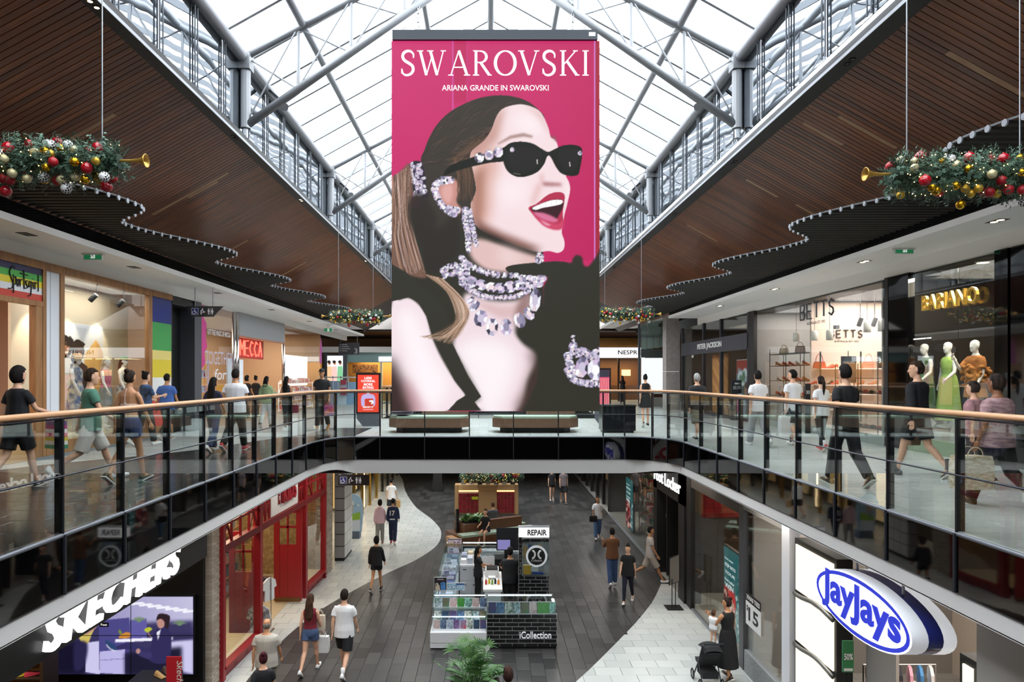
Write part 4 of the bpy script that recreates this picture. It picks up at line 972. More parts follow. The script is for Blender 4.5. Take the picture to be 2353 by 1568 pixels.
# ------------------------------------------------------------------ upper left shops (plane x = SHOPL, looking towards +x)
def YL(px): return -SHOPL*FPX/(VPX-px)
def YR(px): return SHOPR*FPX/(px-VPX)
X = SHOPL
def lbox(name, y0, y1, z0, z1, mat, parent, x0=X-.06, x1=X+.06):
    mb = MB(); mb.box(x0, x1, y0, y1, z0, z1); return mb.build(name, mat, parent)
def pane(name, x, y0, y1, z0, z1, parent, mat=None, th=.012):
    mb = MB(); mb.box(x-th/2, x+th/2, y0, y1, z0, z1); return mb.build(name, mat or m_shop, parent)
def room(name, x0, x1, y0, y1, h, wallm, floorm, ceilm):
    "plain shop interior shell"
    for nm, b, m in (('floor_'+name, (x0, x1, y0, y1, -.0, .01), floorm), ('ceiling_'+name, (x0, x1, y0, y1, h, h+.05), ceilm), ('wall_side_'+name, (x0, x1, y1-.06, y1, 0, h), wallm), ('wall_near_'+name, (x0, x1, y0, y0+.06, 0, h), wallm)):
        mb = MB(); mb.box(*b); struct(mb.build(nm, m))
    xb = x0 if x0 < 0 else x1-.06
    mb = MB(); mb.box(xb, xb+.06, y0, y1, 0, h); struct(mb.build('wall_rear_'+name, wallm))
m_cream = M('#d9cbb4', rough=.8); m_beigefl = M('#b09a80', rough=.4); m_pinkwall = M('#d8b7a4', rough=.8)
# --- striped fashion shop
room('fashion', -13.9, X-.1, 9.6, 19.0, 3.9, m_pinkwall, m_beigefl, M('#cfc3b6', rough=.8))
sf1 = thing('shopfront', 'oak shopfront with striped sign of the fashion shop', 'shopfront', (X, 15, 0), kind='structure')
lbox('header_beam', 9.6, YL(392), 3.78, 3.94, m_oak, sf1)
STR = ['#332f55', '#4fae4c', '#e6d233', '#e4e6ea', '#c8402f']
ya, yb = 9.6, YL(92); zt, zb_ = 3.78, 3.14
sgn = lbox('sign_board', ya, yb, zb_, zt, m_white, sf1, X-.04, X+.03)
for k in range(5):
    lbox('stripe', ya, yb, zt-(k+1)*(zt-zb_)/5, zt-k*(zt-zb_)/5, M(STR[k], rough=.45), sgn, X+.03, X+.036)
# script lettering
def script(strokes, org, xd, yd, w, h, r, mat, parent, name='lettering'):
    org, xd, yd = Vector(org), Vector(xd), Vector(yd)
    for st in strokes:
        mb = MB(); mb.tube([org+xd*(u*w)+yd*(v*h) for u, v in spline(st, 5, False)], r, 6); mb.build(name, mat, parent)
SP = [[(.23, .95), (.15, 1.0), (.05, .8), (.10, .6), (.16, .42), (.12, .25), (.0, .22)], [(.17, .72), (.18, .1)], [(.18, .62), (.24, .66), (.25, .45), (.19, .38)], [(.31, .6), (.28, .5), (.31, .36), (.35, .5), (.31, .6)], [(.38, .62), (.39, .36)], [(.39, .55), (.45, .62)], [(.51, .95), (.52, .3)], [(.38, .82), (.64, .8)], [(.64, .6), (.57, .58), (.60, .46), (.64, .38), (.56, .33)], [(.75, .6), (.69, .58), (.68, .42), (.74, .45), (.76, .6), (.74, .15), (.65, .08)], [(.82, .6), (.83, .36)], [(.82, .7), (.822, .72)], [(.88, .62), (.89, .36)], [(.89, .55), (.94, .6)], [(1.0, .9), (1.0, .3)]]
script(SP, (X+.05, YL(12), 3.16), (0, 1, 0), (0, 0, 1), YL(82)-YL(12), .55, .011, M('#15151a', rough=.5), sf1)
lbox('lintel', 9.6, yb, 3.04, 3.14, m_oak, sf1); lbox('door_jamb', YL(76), yb, 0, 3.04, m_oak, sf1, X-.08, X+.05); lbox('jamb_face', yb, YL(100), 0, 3.78, m_oak, sf1)
lbox('pilaster', YL(100), YL(133), .12, 3.78, M('#dfe3ea', rough=.5), sf1, X-.05, X+.03); lbox('groove', YL(111.5), YL(112.5), .12, 3.78, M('#8b8d96', rough=.5), sf1, X+.02, X+.032)
lbox('mullion', YL(133), YL(142), 0, 3.78, m_oak, sf1); lbox('mullion', YL(338), YL(345), 0, 3.78, m_oak, sf1); lbox('plinth', YL(100), YL(392), 0.06, .32, m_oak, sf1, X-.06, X+.07); lbox('kick_strip', YL(76), YL(392), 0, .06, m_alu, sf1, X-.05, X+.08)
pane('glass_pane', X, YL(142), YL(250), .32, 3.78, sf1); pane('glass_pane', X, YL(250)+.01, YL(338), .32, 3.78, sf1)
zs = [3.80, 3.11, 2.36, 2.11, 1.63, 1.15, .32]; cs = ['#20307c', '#3f9c50', '#e2cf7a', '#dcc536', '#e4e4e0', '#d43a36']
for k in range(6): lbox('colour_panel', YL(345), YL(392), zs[k+1], zs[k], M(cs[k], rough=.4), sf1, X-.05, X+.02)
# window back wall with poster, display plinth
mb = MB(); mb.box(-10.06, -10.0, 14.3, 19.0, .0, 3.8); struct(mb.build('wall_window_display', m_cream)); mb = MB(); mb.box(-10.0, X-.07, 14.3, 17.9, 0, .3); struct(mb.build('trim_window_plinth', M('#d8c6a2', rough=.6)))
cp = Canvas(142, 740, 250, 930, 90, '#cfd3dd')
cp.grad([(142, 740), (250, 740), (250, 830), (142, 830)], '#c9cdd9', '#dcd6d2', (0, 740), (0, 830)); cp.fill([(205, 800), (232, 768), (250, 795), (250, 930), (200, 930)], '#d7a862', 1); cp.fill([(232, 768), (250, 795), (250, 870)], '#c39350', 2)
for cx, cy, sk, r in ((161, 790, '#a9714f', 16), (190, 795, '#5a382a', 15)):
    cp.ell(cx, cy-2, r*.95, r*1.5, '#1d1512', 1); cp.ell(cx+2, cy, r*.52, r*.85, sk, 1); cp.ell(cx+4, cy+8, r*.25, 2.5, '#f2eae6', .5); cp.fill([(cx-17, cy+26), (cx+4, cy+18), (cx+22, cy+30), (cx+24, 930), (cx-18, 930)], '#ddd5cc' if cx < 170 else '#3b2b2c', 1); cp.blot(cx, 40, ['#1d1512', '#2b1f1a'], (cx-r, cy-22, cx+r, cy-6), 4)
    cp.ell(cx-4, cy-4, 1.6, 1, '#140d0b'); cp.ell(cx+6, cy-4, 1.6, 1, '#140d0b')
cp.blot(3, 25, ['#d9c7a0', '#7a5a3a', '#c58a4a'], (150, 850, 230, 928), 7)
po = thing('poster', 'window poster of two laughing women with curly dark hair', 'poster', (-9.98, 16.7, .8))
cp.build('print', (-9.985, 15.75, 2.93), (0, 1.95, 0), (0, 0, -2.3), PRINT, po); mb = MB(); mb.box(-9.998, -9.988, 15.74, 17.71, .62, 2.94); mb.build('board', m_white, po)
sp_n = 0
for y_ in (14.9, 16.2, 17.4):
    t = thing('window_spotlight', '%s spotlight in the fashion shop window' % ('first', 'second', 'third')[sp_n], 'spotlight', (-9.35, y_, 3.6), 'window spotlights'); sp_n += 1
    mb = MB(); mb.cyl((-9.3, y_, 3.6), (-9.45, y_, 3.45), .06, n=10); mb.build('can', m_darkmetal, t); mb = MB(); mb.cyl((-9.28, y_, 3.62), (-9.28, y_, 3.9), .012, n=6); mb.build('stem', m_darkmetal, t)
    l = bpy.data.lights.new('window_spot', 'SPOT'); l.energy = 90; l.color = (1, .86, .62); l.spot_size = 1.1; l.spot_blend = .5; l.shadow_soft_size = .04
    o = bpy.data.objects.new('window_spot', l); COL.objects.link(o); o.location = (-9.47, y_, 3.43); o.rotation_euler = Vector((-.5, 0, -1.2)).to_track_quat('-Z', 'Y').to_euler()
lamp('fashion_shop_light', (-11.9, 12.0, 3.85), 2.5, 170, sy=4); lamp('window_light', (-9.4, 16.2, 3.78), .6, 55, sy=3.0)
# --- black corridor and beauty shop
co = thing('corridor_portal', None, None, (X, 20, 0), kind='structure'); co['label'] = 'black corridor opening with grey pier'
lbox('side_wall', YL(392), YL(392)+.1, 0, 3.92, m_black, co, X-2.5, X); lbox('back_wall', YL(392)+.1, YL(445), 0, 3.92, m_black, co, X-.5, X-.42); lbox('head', YL(392), YL(445), 3.7, 3.94, m_black, co, X-.4, X)
lbox('door_leaf', YL(398), YL(432), 0, 2.3, M('#17171a', rough=.35), co, X-.42, X-.4); lbox('pier', YL(445), YL(461), 0, 3.94, M('#474a50', rough=.5), co, X-.5, X+.03)
room('beauty', -13.9, X-.1, 21.2, 36.6, 3.9, M('#c9a27a', rough=.7), M('#a3907d', rough=.35), M('#8d7763', rough=.7))
sf2 = thing('shopfront', 'glass shopfront of the beauty shop with red neon lettering and grey header', 'shopfront', (X, 28, 0), kind='structure')
pane('glass_pane', X, YL(461), YL(535), .06, 3.92, sf2); pane('glass_pane', X, YL(656), 33.2, .06, 3.92, sf2); pane('glass_pane', X, 33.21, 36.5, .06, 3.92, sf2)
for p in (538, 545, 651):
    mb = MB(); mb.cyl((X, YL(p), 0), (X, YL(p), 3.92), .07, n=12); mb.build('chrome_column', m_chrome, sf2, True)
lbox('header', YL(546), YL(650), 3.12, 3.94, M('#8f9193', rough=.5), sf2); lbox('header_lip', YL(546), YL(650), 3.06, 3.12, M('#c08a72', rough=.4, metal=.4), sf2)
letters('window_slogan', 'GIFT THE MAGIC OF MECCA', (X+.02, YL(475), 2.99), (0, 1, 0), (0, 0, 1), YL(528)-YL(475), .17, m_white, sf2, .003, .01)
letters('window_letters', 'TOGETHER', (X+.02, YL(470), 2.05), (0, 1, 0), (0, 0, 1), YL(533)-YL(470), .42, M('#b9b6c8', rough=.4), sf2, .003)
letters('window_letters', 'for', (X+.02, YL(490), 1.55), (0, 1, 0), (0, 0, 1), 1.0, .35, M('#e6e6ee', rough=.4), sf2, .003, 0, .3)
neon = EMIT('#ff5a48', 3.2)
ne = thing('neon_sign', 'red neon lettering panel over the beauty shop entrance', 'sign', (X-.35, 25.5, 2.3)); mb = MB(); mb.box(X-.39, X-.37, 26.0, 26.03, 3.1, 3.9); mb.box(X-.39, X-.37, 27.8, 27.83, 3.1, 3.9); mb.build('hanger', m_darkmetal, ne)
mb = MB(); mb.box(X-.40, X-.36, YL(549)*1.037, YL(607)*1.037, 2.35, 3.1); mb.build('backing', M('#b23a34', rough=.5), ne)
NE = {'M': [[(0, 0), (0, 1), (.5, .4), (1, 1), (1, 0)]], 'E': [[(1, 1), (.0, .95), (.0, .05), (1, 0)], [(0, .5), (.8, .5)]], 'C': [[(1, .85), (.5, 1), (0, .5), (.5, 0), (1, .15)]], 'A': [[(0, 0), (.5, 1), (1, 0)], [(.2, .4), (.8, .4)]]}
w_ = (YL(604)-YL(552))*1.037/5
for i, c in enumerate('MECCA'):
    for st in NE[c]:
        mb = MB(); mb.tube([(X-.33, YL(552)*1.037+w_*(i+u*.75), 2.45+v*.58) for u, v in st], .022, 6); mb.build('neon_tube', neon, ne)
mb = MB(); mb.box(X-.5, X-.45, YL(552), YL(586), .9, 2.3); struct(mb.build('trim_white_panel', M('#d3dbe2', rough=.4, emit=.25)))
q = random.Random(21)
def shelf_unit(label, x0, x1, y0, y1, h, n, frame, cols, group=None, axis='y', seed=0):
    "open shelving; every shelf board a part, the small goods on each shelf one part of stuff"
    q = random.Random(seed or int(y0*100)); t = thing('display_shelf', label, 'shelf', ((x0+x1)/2, (y0+y1)/2, 0 if y0 > 0 else ZL), group); z0 = t.location.z
    for a, b in ((x0, y0), (x1-.03, y0), (x0, y1-.03), (x1-.03, y1-.03)):
        mb = MB(); mb.box(a, a+.03, b, b+.03, z0, z0+h); mb.build('upright', frame, t)
    for k in range(n):
        z = z0+.12+k*(h-.2)/max(1, n-1); mb = MB(); mb.box(x0, x1, y0, y1, z, z+.025); mb.build('shelf_board', frame, t)
        if k < n-1 or h < 1.5:
            g = MB(); gm = [M(c, rough=.4) for c in cols]
            L = (y1-y0) if axis == 'y' else (x1-x0); u = .05
            while u < L-.12:
                w = q.uniform(.06, .16); hh = q.uniform(.08, .24); g.cm = q.randrange(len(cols))
                if axis == 'y': g.box(x0+.04, x1-.05, y0+u, y0+u+w, z+.025, z+.025+hh)
                else: g.box(x0+u, x0+u+w, y0+.04, y1-.05, z+.025, z+.025+hh)
                u += w+q.uniform(.01, .06)
            o = g.build('goods', gm, t); o['kind'] = 'stuff'
    return t
warm = ['#c98a3a', '#e3c070', '#8a4a26', '#d9b9a0', '#3a2620', '#e8e0d2']
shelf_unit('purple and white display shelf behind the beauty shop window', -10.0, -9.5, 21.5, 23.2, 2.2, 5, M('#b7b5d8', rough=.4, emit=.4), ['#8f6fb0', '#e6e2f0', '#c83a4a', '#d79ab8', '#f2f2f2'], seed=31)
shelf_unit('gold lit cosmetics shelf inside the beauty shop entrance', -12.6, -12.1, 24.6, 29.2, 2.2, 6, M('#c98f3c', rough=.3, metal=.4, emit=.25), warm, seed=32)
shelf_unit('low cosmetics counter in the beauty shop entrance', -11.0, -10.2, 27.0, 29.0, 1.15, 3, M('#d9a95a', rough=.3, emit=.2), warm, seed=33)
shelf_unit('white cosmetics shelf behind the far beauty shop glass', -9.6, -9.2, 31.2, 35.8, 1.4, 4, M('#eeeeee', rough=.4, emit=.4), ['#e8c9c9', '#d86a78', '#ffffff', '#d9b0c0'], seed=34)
mb = MB(); mb.box(-9.68, -9.62, 32.2, 36.3, 1.2, 2.7); struct(mb.build('trim_reflection_glow', EMIT('#ffffff', 1.4)))  # glowing sheet stands in for white reflections in the far glass
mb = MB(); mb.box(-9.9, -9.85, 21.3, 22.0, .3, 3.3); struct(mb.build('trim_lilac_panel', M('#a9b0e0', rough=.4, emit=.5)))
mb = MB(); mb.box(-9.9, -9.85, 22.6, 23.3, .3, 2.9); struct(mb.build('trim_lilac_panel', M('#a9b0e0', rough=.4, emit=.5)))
lamp('beauty_shop_light', (-11.2, 26.5, 3.85), 3, 260, (1, .8, .55), sy=9); lamp('beauty_shop_light', (-11.2, 33, 3.85), 3, 160, (1, .97, .95), sy=5)
bl = thing('hanging_banner', 'narrow pink banner on the far glass of the beauty shop', 'banner', (X+.03, 36.2, 2.2)); mb = MB(); mb.prism([(X+.02, 36.0, 2.3), (X+.02, 36.35, 2.4), (X+.02, 36.4, 3.3), (X+.02, 36.2, 3.75), (X+.02, 36.05, 3.2)], (.01, 0, 0)); mb.build('cloth', M('#b04a9a', rough=.6), bl)
bl = thing('window_decal', 'wavy pink decal on the edge of the beauty shop window', 'decal', (X+.03, 21.2, 2.2))
mb = MB(); pts = spline([(21.1, 3.9), (21.35, 3.8), (21.3, 3.5), (21.5, 3.3), (21.45, 2.9), (21.55, 2.6), (21.35, 2.4), (21.4, 2.1), (21.15, 1.9)], 4, False); mb.prism([(X+.02, a, b) for a, b in pts]+[(X+.02, 21.08, 1.9), (X+.02, 21.08, 3.9)], (.006, 0, 0)); mb.build('film', M('#c63a86', rough=.5), bl)
# ------------------------------------------------------------------ far end of the upper level
YE = 46.0
def farbox(name, px0, px1, py0, py1, y, d, mat, parent):
    a, b = P(px0, py0, y), P(px1, py1, y); mb = MB(); mb.box(a.x, b.x, y, y+d, b.z, a.z); return mb.build(name, mat, parent)
fe = thing('shopfront', 'distant teal-fronted shop at the far end beside the hanging directory sign', 'shopfront', (-6, YE, 0), kind='structure')
farbox('bulkhead', 700, 1130, 797, 810, YE-.3, .5, m_soffit, fe); farbox('fascia', 795, 1100, 810, 833, YE, .2, M('#86a3a3', rough=.5), fe); farbox('lit_sign', 870, 935, 820, 831, YE-.06, .06, EMIT('#ffffff', 1.6), fe)
farbox('back_wall', 797, 1100, 833, 926, YE+2.5, .1, M('#c08a40', rough=.6), fe); farbox('menu_board', 810, 868, 838, 858, YE+1.5, .05, M('#3a2a22', rough=.5, noise=(9, '#a06a3a')), fe); farbox('counter', 797, 960, 888, 926, YE+.6, .6, M('#9a7a4a', rough=.5), fe)
farbox('pier', 744, 752, 809, 926, YE-.2, .4, M('#5a5f68', rough=.5), fe); farbox('pier', 787, 797, 809, 926, YE-.2, .4, M('#5a5f68', rough=.5), fe); farbox('jamb', 873, 878, 833, 926, YE, .3, M('#d8c9a8', rough=.6), fe)
lamp('far_shop_light', (-6.5, YE+1.3, 2.9), 5, 220, (1, .8, .5), sy=2)
ad = Canvas(752, 818, 788, 882, 40, '#eef2f6')
for cx, c1, sk in ((757, '#d9b38a', '#8a5a44'), (769, '#e6b7b0', '#b07a5a'), (782, '#7ab88a', '#9a6a50')):
    ad.fill([(cx-6, 842), (cx+5, 842), (cx+8, 882), (cx-8, 882)], c1, .6); ad.ell(cx, 835, 3.2, 4.2, sk, .4); ad.ell(cx-1, 832, 4, 3.6, '#2b1d18', .5)
t = thing('lightbox_poster', 'bright lightbox poster of three people at the far end', 'poster', (P(770, 866, YE-.3).x, YE-.3, .9))
a = P(752, 818, YE-.3); b = P(788, 882, YE-.3); ad.build('print', (a.x, YE-.32, a.z), (b.x-a.x, 0, 0), (0, 0, b.z-a.z), LIT(1.3), t); mb = MB(); mb.box(a.x-.1, b.x+.1, YE-.31, YE-.2, b.z-.4, a.z+.1); mb.build('case', M('#5a5f68', rough=.5), t)
# blue and white pop-up stall
t = thing('pop_up_stall', 'pale blue and white pop-up stall beyond the bridge', 'stall', (P(775, 900, 40).x, 41, 0))
for px0, px1, py0, py1, m_ in ((748, 776, 876, 930, '#9ab4d0'), (776, 796, 876, 930, '#cfe0ec'), (796, 822, 878, 930, '#8fb4d6')): farbox('counter_panel', px0, px1, py0, py1, 40.5, .5, M(m_, rough=.5), t)
farbox('counter_top', 746, 824, 866, 869, 40.4, .7, m_white, t)
for px in (748, 764, 782, 800): farbox('rail_post', px, px+1.6, 864, 906, 40.4, .04, m_white, t)
for py0, py1 in ((873, 884), (892, 908)): farbox('red_display', 783, 795, py0, py1, 40.35, .1, M('#b0485a', rough=.5), t)
# --- right far end: coffee shop, lobby glass
fr = thing('shopfront', 'distant coffee shop with a white lit fascia and copper bulkhead', 'shopfront', (8, YE, 0), kind='structure')
farbox('bulkhead', 1300, 1500, 777, 797, YE+.1, .3, M('#9a6a32', rough=.35, metal=.4), fr); fs_ = farbox('lit_fascia', 1300, 1482, 799, 822.5, YE-.1, .2, EMIT('#ffffff', 1.5), fr)
farbox('back_wall', 1300, 1500, 823, 926, YE+4, .1, M('#7a4f28', rough=.5), fr); farbox('lit_display', 1429, 1449, 850, 864, YE+3.9, .1, EMIT('#ffd98a', 2.2), fr); farbox('post', 1420, 1424, 823, 926, YE-.05, .15, M('#3a2a1e', rough=.4), fr); farbox('post', 1376, 1379, 823, 926, YE-.05, .15, M('#3a2a1e', rough=.4), fr); farbox('counter', 1395, 1500, 886, 926, YE+2.5, .6, M('#5a3a22', rough=.4), fr)
a, b = P(1420, 815, YE-.11), P(1500, 805, YE-.11); letters('lettering', 'NESPRESSO', (a.x, YE-.105, a.z), (1, 0, 0), (0, 0, 1), b.x-a.x, b.z-a.z, M('#17151a', rough=.5), fr, .01, .02)
lamp('coffee_shop_light', (9, YE+2.0, 2.9), 4, 170, (1, .72, .38), sy=2)
mb = MB(); pts = [(7.3, 31.2), (7.9, 31.0), (15, 31.0), (15, 50), (7.6, 50), (7.1, 40)]; mb.prism([(x, y, 4.75) for x, y in pts], (0, 0, .15)); struct(mb.build('ceiling_lobby', m_soffit, origin=(0, 0, 0)))
for k in range(5):
    x_, y_ = 8.2+.25*(k % 2), 33.5+k*2.4; t = thing('downlight', '%s small round downlight in the far lobby ceiling' % ordn[k], 'downlight', (x_, y_, 4.73), 'round lobby downlights'); mb = MB(); mb.lathe([(.07, -.012), (.09, 0)], (x_, y_, 4.748), 10); mb.build('ring', m_white, t); mb = MB(); mb.lathe([(.06, -.016), (.06, -.012)], (x_, y_, 4.748), 10); mb.build('lens', EMIT('#ffe6c0', 14), t)
lo = thing('window_lobby', None, None, (9, 38, 0), kind='structure'); lo['label'] = 'tall greenish lobby glass screen with steel post'
yq = 38.0; farbox('steel_post', 1467, 1472, 730, 934, yq, .12, M('#5c636b', rough=.4, metal=.5), lo); m_frost = M('#8fa29a', rough=.35, name='frosted_green'); 
for k in range(4): farbox('frosted_panel', 1473+k*14.5, 1486.5+k*14.5, 742-k*3, 803-k*1.5, yq+.05, .02, m_frost, lo)
for k in range(4): farbox('clear_panel', 1473+k*14.5, 1486.5+k*14.5, 822, 930, yq+.05, .02, m_clear, lo)
farbox('transom', 1473, 1532, 772, 774, yq-.02, .06, m_alu, lo); farbox('dark_band', 1473, 1532, 803, 822, yq+.04, .05, M('#4d5452', rough=.4), lo); farbox('base', 1473, 1532, 914, 936, yq, .2, M('#8d8a85', rough=.5), lo)
mb = MB(); a, b = P(1474, 823, 46.5), P(1560, 905, 46.5); mb.box(a.x, b.x, 46.5, 46.55, b.z, a.z); struct(mb.build('window_daylight', EMIT('#f2f8ff', 1.2)))
mb = MB(); a = P(1531, 700, 34.0); b = P(1563, 900, 34.0); mb.box(a.x, b.x, 34.0, 34.7, 0, 1.9); mb.box(a.x, b.x, 34.0, 34.7, 1.915, 4.75); struct(mb.build('column_concrete', M('#a39c98', rough=.7, noise=(5, '#948d89')), origin=(a.x, 34, 0)))
# ------------------------------------------------------------------ upper right shops (plane x = SHOPR)
XRR = SHOPR
def rbox(name, y0, y1, z0, z1, mat, parent, x0=XRR-.06, x1=XRR+.06):
    mb = MB(); mb.box(x0, x1, y0, y1, z0, z1); return mb.build(name, mat, parent)
# --- menswear
room('menswear', XRR+.1, 14.9, 25.0, 33.2, 3.95, M('#4a4440', rough=.7), M('#6a5a4a', rough=.5), M('#4a4a3c', rough=.7))
pj = thing('shopfront', 'dark framed menswear shopfront with white serif sign', 'shopfront', (XRR, 29, 0), kind='structure')
md = M('#2c2e36', rough=.4, metal=.2)
for p in (1569, 1618, 1658, 1722): rbox('frame_post', YR(p)-.07, YR(p)+.07, 0, 4.0, md, pj)
rbox('sign_band', YR(1722), YR(1569), 2.66, 3.25, M('#35363e', rough=.45), pj, XRR-.09, XRR+.05); rbox('sill', YR(1722), YR(1569), 0, .12, md, pj)
for a, b in ((1722, 1658), (1658, 1618), (1618, 1569)):
    pane('transom_pane', XRR, YR(a)+.08, YR(b)-.08, 3.25, 4.0, pj)
    if (a, b) != (1658, 1618): pane('glass_pane', XRR, YR(a)+.08, YR(b)-.08, .12, 2.66, pj)
letters('lettering', 'PETER JACKSON', (XRR-.095, YR(1608), 2.80), (0, -1, 0), (0, 0, 1), YR(1608)-YR(1664), .30, m_white, pj, .02, .03, 0, 1.0)
dr = thing('door_2', 'open timber door with diagonal boards in the menswear shopfront', None, (XRR+.3, YR(1640), 0), kind='structure')
for k in range(13):
    z0 = -1.2+k*.3; y0, y1 = YR(1656), YR(1621); pts = []
    for yy_, zz in clip_rect([(y0, z0), (y1, z0+1.4), (y1, z0+1.68), (y0, z0+.28)], y0, y1, .05, 2.6): pts.append((XRR+.3, yy_, zz))
    if len(pts) > 2: mb = MB(); mb.prism(pts, (.04, 0, 0)); mb.build('board', M('#b5854f', rough=.45, rand='#94643a'), dr)
pc = Canvas(0, 0, 60, 80, 44, '#8a94a0'); pc.rect(0, 0, 60, 20, '#a8453a'); pc.rect(8, 16, 60, 80, '#b9c6d0'); pc.blot(4, 40, ['#6a8a70', '#dfe6ea', '#8fa0b0', '#4a5a50'], (8, 16, 60, 50), 8, 1); pc.ell(34, 44, 8, 9, '#b98a70', 1); pc.ell(34, 37, 8, 5, '#4a352a', 1); pc.fill([(14, 80), (22, 56), (34, 52), (48, 56), (58, 80)], '#7f97b5', 1); pc.rect(31, 56, 36, 80, '#20242c', .5); pc.rect(0, 55, 8, 80, '#d43a8a', 1)
t = thing('poster', 'menswear window poster of a man in a pale blue suit', 'poster', (XRR+.4, 26, .3)); pc.build('print', (XRR+.39, 27.2, 2.3), (0, -1.9, 0), (0, 0, -2.1), PRINT, t); mb = MB(); mb.box(XRR+.4, XRR+.43, 25.28, 27.22, .01, 2.32); mb.build('board', m_white, t)
t = thing('sale_board', 'dark sale board reading 50% off beside the menswear door', 'sign', (XRR-.25, 26.1, 0)); a, b = P(1681, 874, 26.0), P(1704, 905, 26.0)
mb = MB(); mb.box(a.x, b.x, 26.0, 26.04, b.z, a.z); mb.build('panel', M('#2b2d35', rough=.5), t); mb = MB(); mb.box((a.x+b.x)/2-.02, (a.x+b.x)/2+.02, 26.0, 26.04, 0.02, b.z); mb.build('stand', md, t); mb = MB(); mb.box(a.x, b.x, 25.85, 26.2, 0, .02); mb.build('base', md, t)
letters('lettering', '50% OFF', (a.x+.06, 25.998, b.z+.16), (1, 0, 0), (0, 0, 1), .27, .13, m_white, t, .003, .01); mb = MB(); mb.box(a.x+.12, a.x+.26, 25.995, 26.0, a.z-.16, a.z-.1); mb.build('print_bar', m_white, t)
t = thing('framed_picture', 'small framed picture hanging inside the menswear shop', 'picture', (XRR+.9, 26.4, 2.6)); mb = MB(); mb.box(XRR+.9, XRR+.94, 26.0, 26.8, 2.2, 2.7); mb.build('frame', M('#8a7a5a', rough=.5), t); mb = MB(); mb.cyl((XRR+.92, 26.4, 2.7), (XRR+.92, 26.4, 3.95), .006, n=4); mb.build('wire', m_black, t); mb = MB(); mb.box(XRR+.89, XRR+.9, 26.08, 26.72, 2.26, 2.64); mb.build('print', M('#2f4a44', rough=.5), t)
lamp('menswear_light', (12, 29, 3.9), 2, 150, (1, .85, .65), sy=5)
# --- shoe shop
room('shoes', XRR+.1, 14.9, 16.6, 24.6, 3.95, M('#8f8b88', rough=.7), M('#b9b2aa', rough=.4), M('#6a6765', rough=.7))
bt = thing('shopfront', 'full height glass shopfront of the shoe shop', 'shopfront', (XRR, 20.5, 0), kind='structure')
for a, b in ((1724, 1736), (2038, 2046)): rbox('frame_post', YR(b), YR(a), 0, 4.0, m_black, bt)
seams = [1737, 1786, 1840, 1922, 2038]
for a, b in zip(seams[:-1], seams[1:]): pane('glass_pane', XRR, YR(b)+.008, YR(a)-.008, .22, 4.0, bt)
rbox('plinth', YR(2038), YR(1737), 0, .22, M('#8b938d', rough=.5), bt)
def seglet(word, org, xd, h, w, gap, r, mat, parent):
    F = {'B': [[(0, 0), (0, 1), (.7, 1), (.9, .8), (.7, .52), (0, .52)], [(.7, .52), (1, .28), (.75, 0), (0, 0)]], 'E': [[(.9, 1), (0, 1), (0, 0), (.9, 0)], [(0, .5), (.75, .5)]], 'T': [[(0, 1), (1, 1)], [(.5, 1), (.5, 0)]], 'S': [[(.9, .85), (.5, 1), (.1, .8), (.2, .58), (.8, .42), (.9, .2), (.5, 0), (.05, .15)]]}
    org, xd = Vector(org), Vector(xd)
    for i, c in enumerate(word):
        mb = MB()
        for st in F[c]: mb.tube([org+xd*(i*(w+gap)+u*w)+Vector((0, 0, v*h)) for u, v in st], r, 6)
        mb.build('letter', mat, parent)
seglet('BETTS', (XRR-.03, YR(1842), 3.36), (0, -1, 0), .44, .29, .14, .028, M('#3c3e44', rough=.45), bt); letters('small_print', 'AUSTRALIA EST 1892', (XRR-.02, YR(1856), 3.18), (0, -1, 0), (0, 0, 1), 1.1, .08, M('#3c3e44', rough=.5), bt, .004)
rbox('patch_lock', YR(1919), YR(1925), 2.95, 3.05, m_alu, bt, XRR-.05, XRR+.05)
pw = 20.6; mb = MB(); mb.box(XRR+.25, 13.2, pw, pw+.1, 0, 3.9); struct(mb.build('wall_shoe_display', M('#d9bfae', rough=.7)))
a = P(1905, 776, pw); seg_t = thing('wall_sign', 'dark sign lettering on the pale pink wall inside the shoe shop', 'sign', (a.x, pw, a.z)); seglet('BETTS', (a.x, pw-.03, a.z), (1, 0, 0), .22, .14, .075, .018, M('#2b2b2e', rough=.5), seg_t); letters('small_print', 'AUSTRALIA EST 1892', (a.x+.15, pw-.004, a.z-.14), (1, 0, 0), (0, 0, 1), .75, .05, M('#2b2b2e', rough=.5), seg_t, .003)
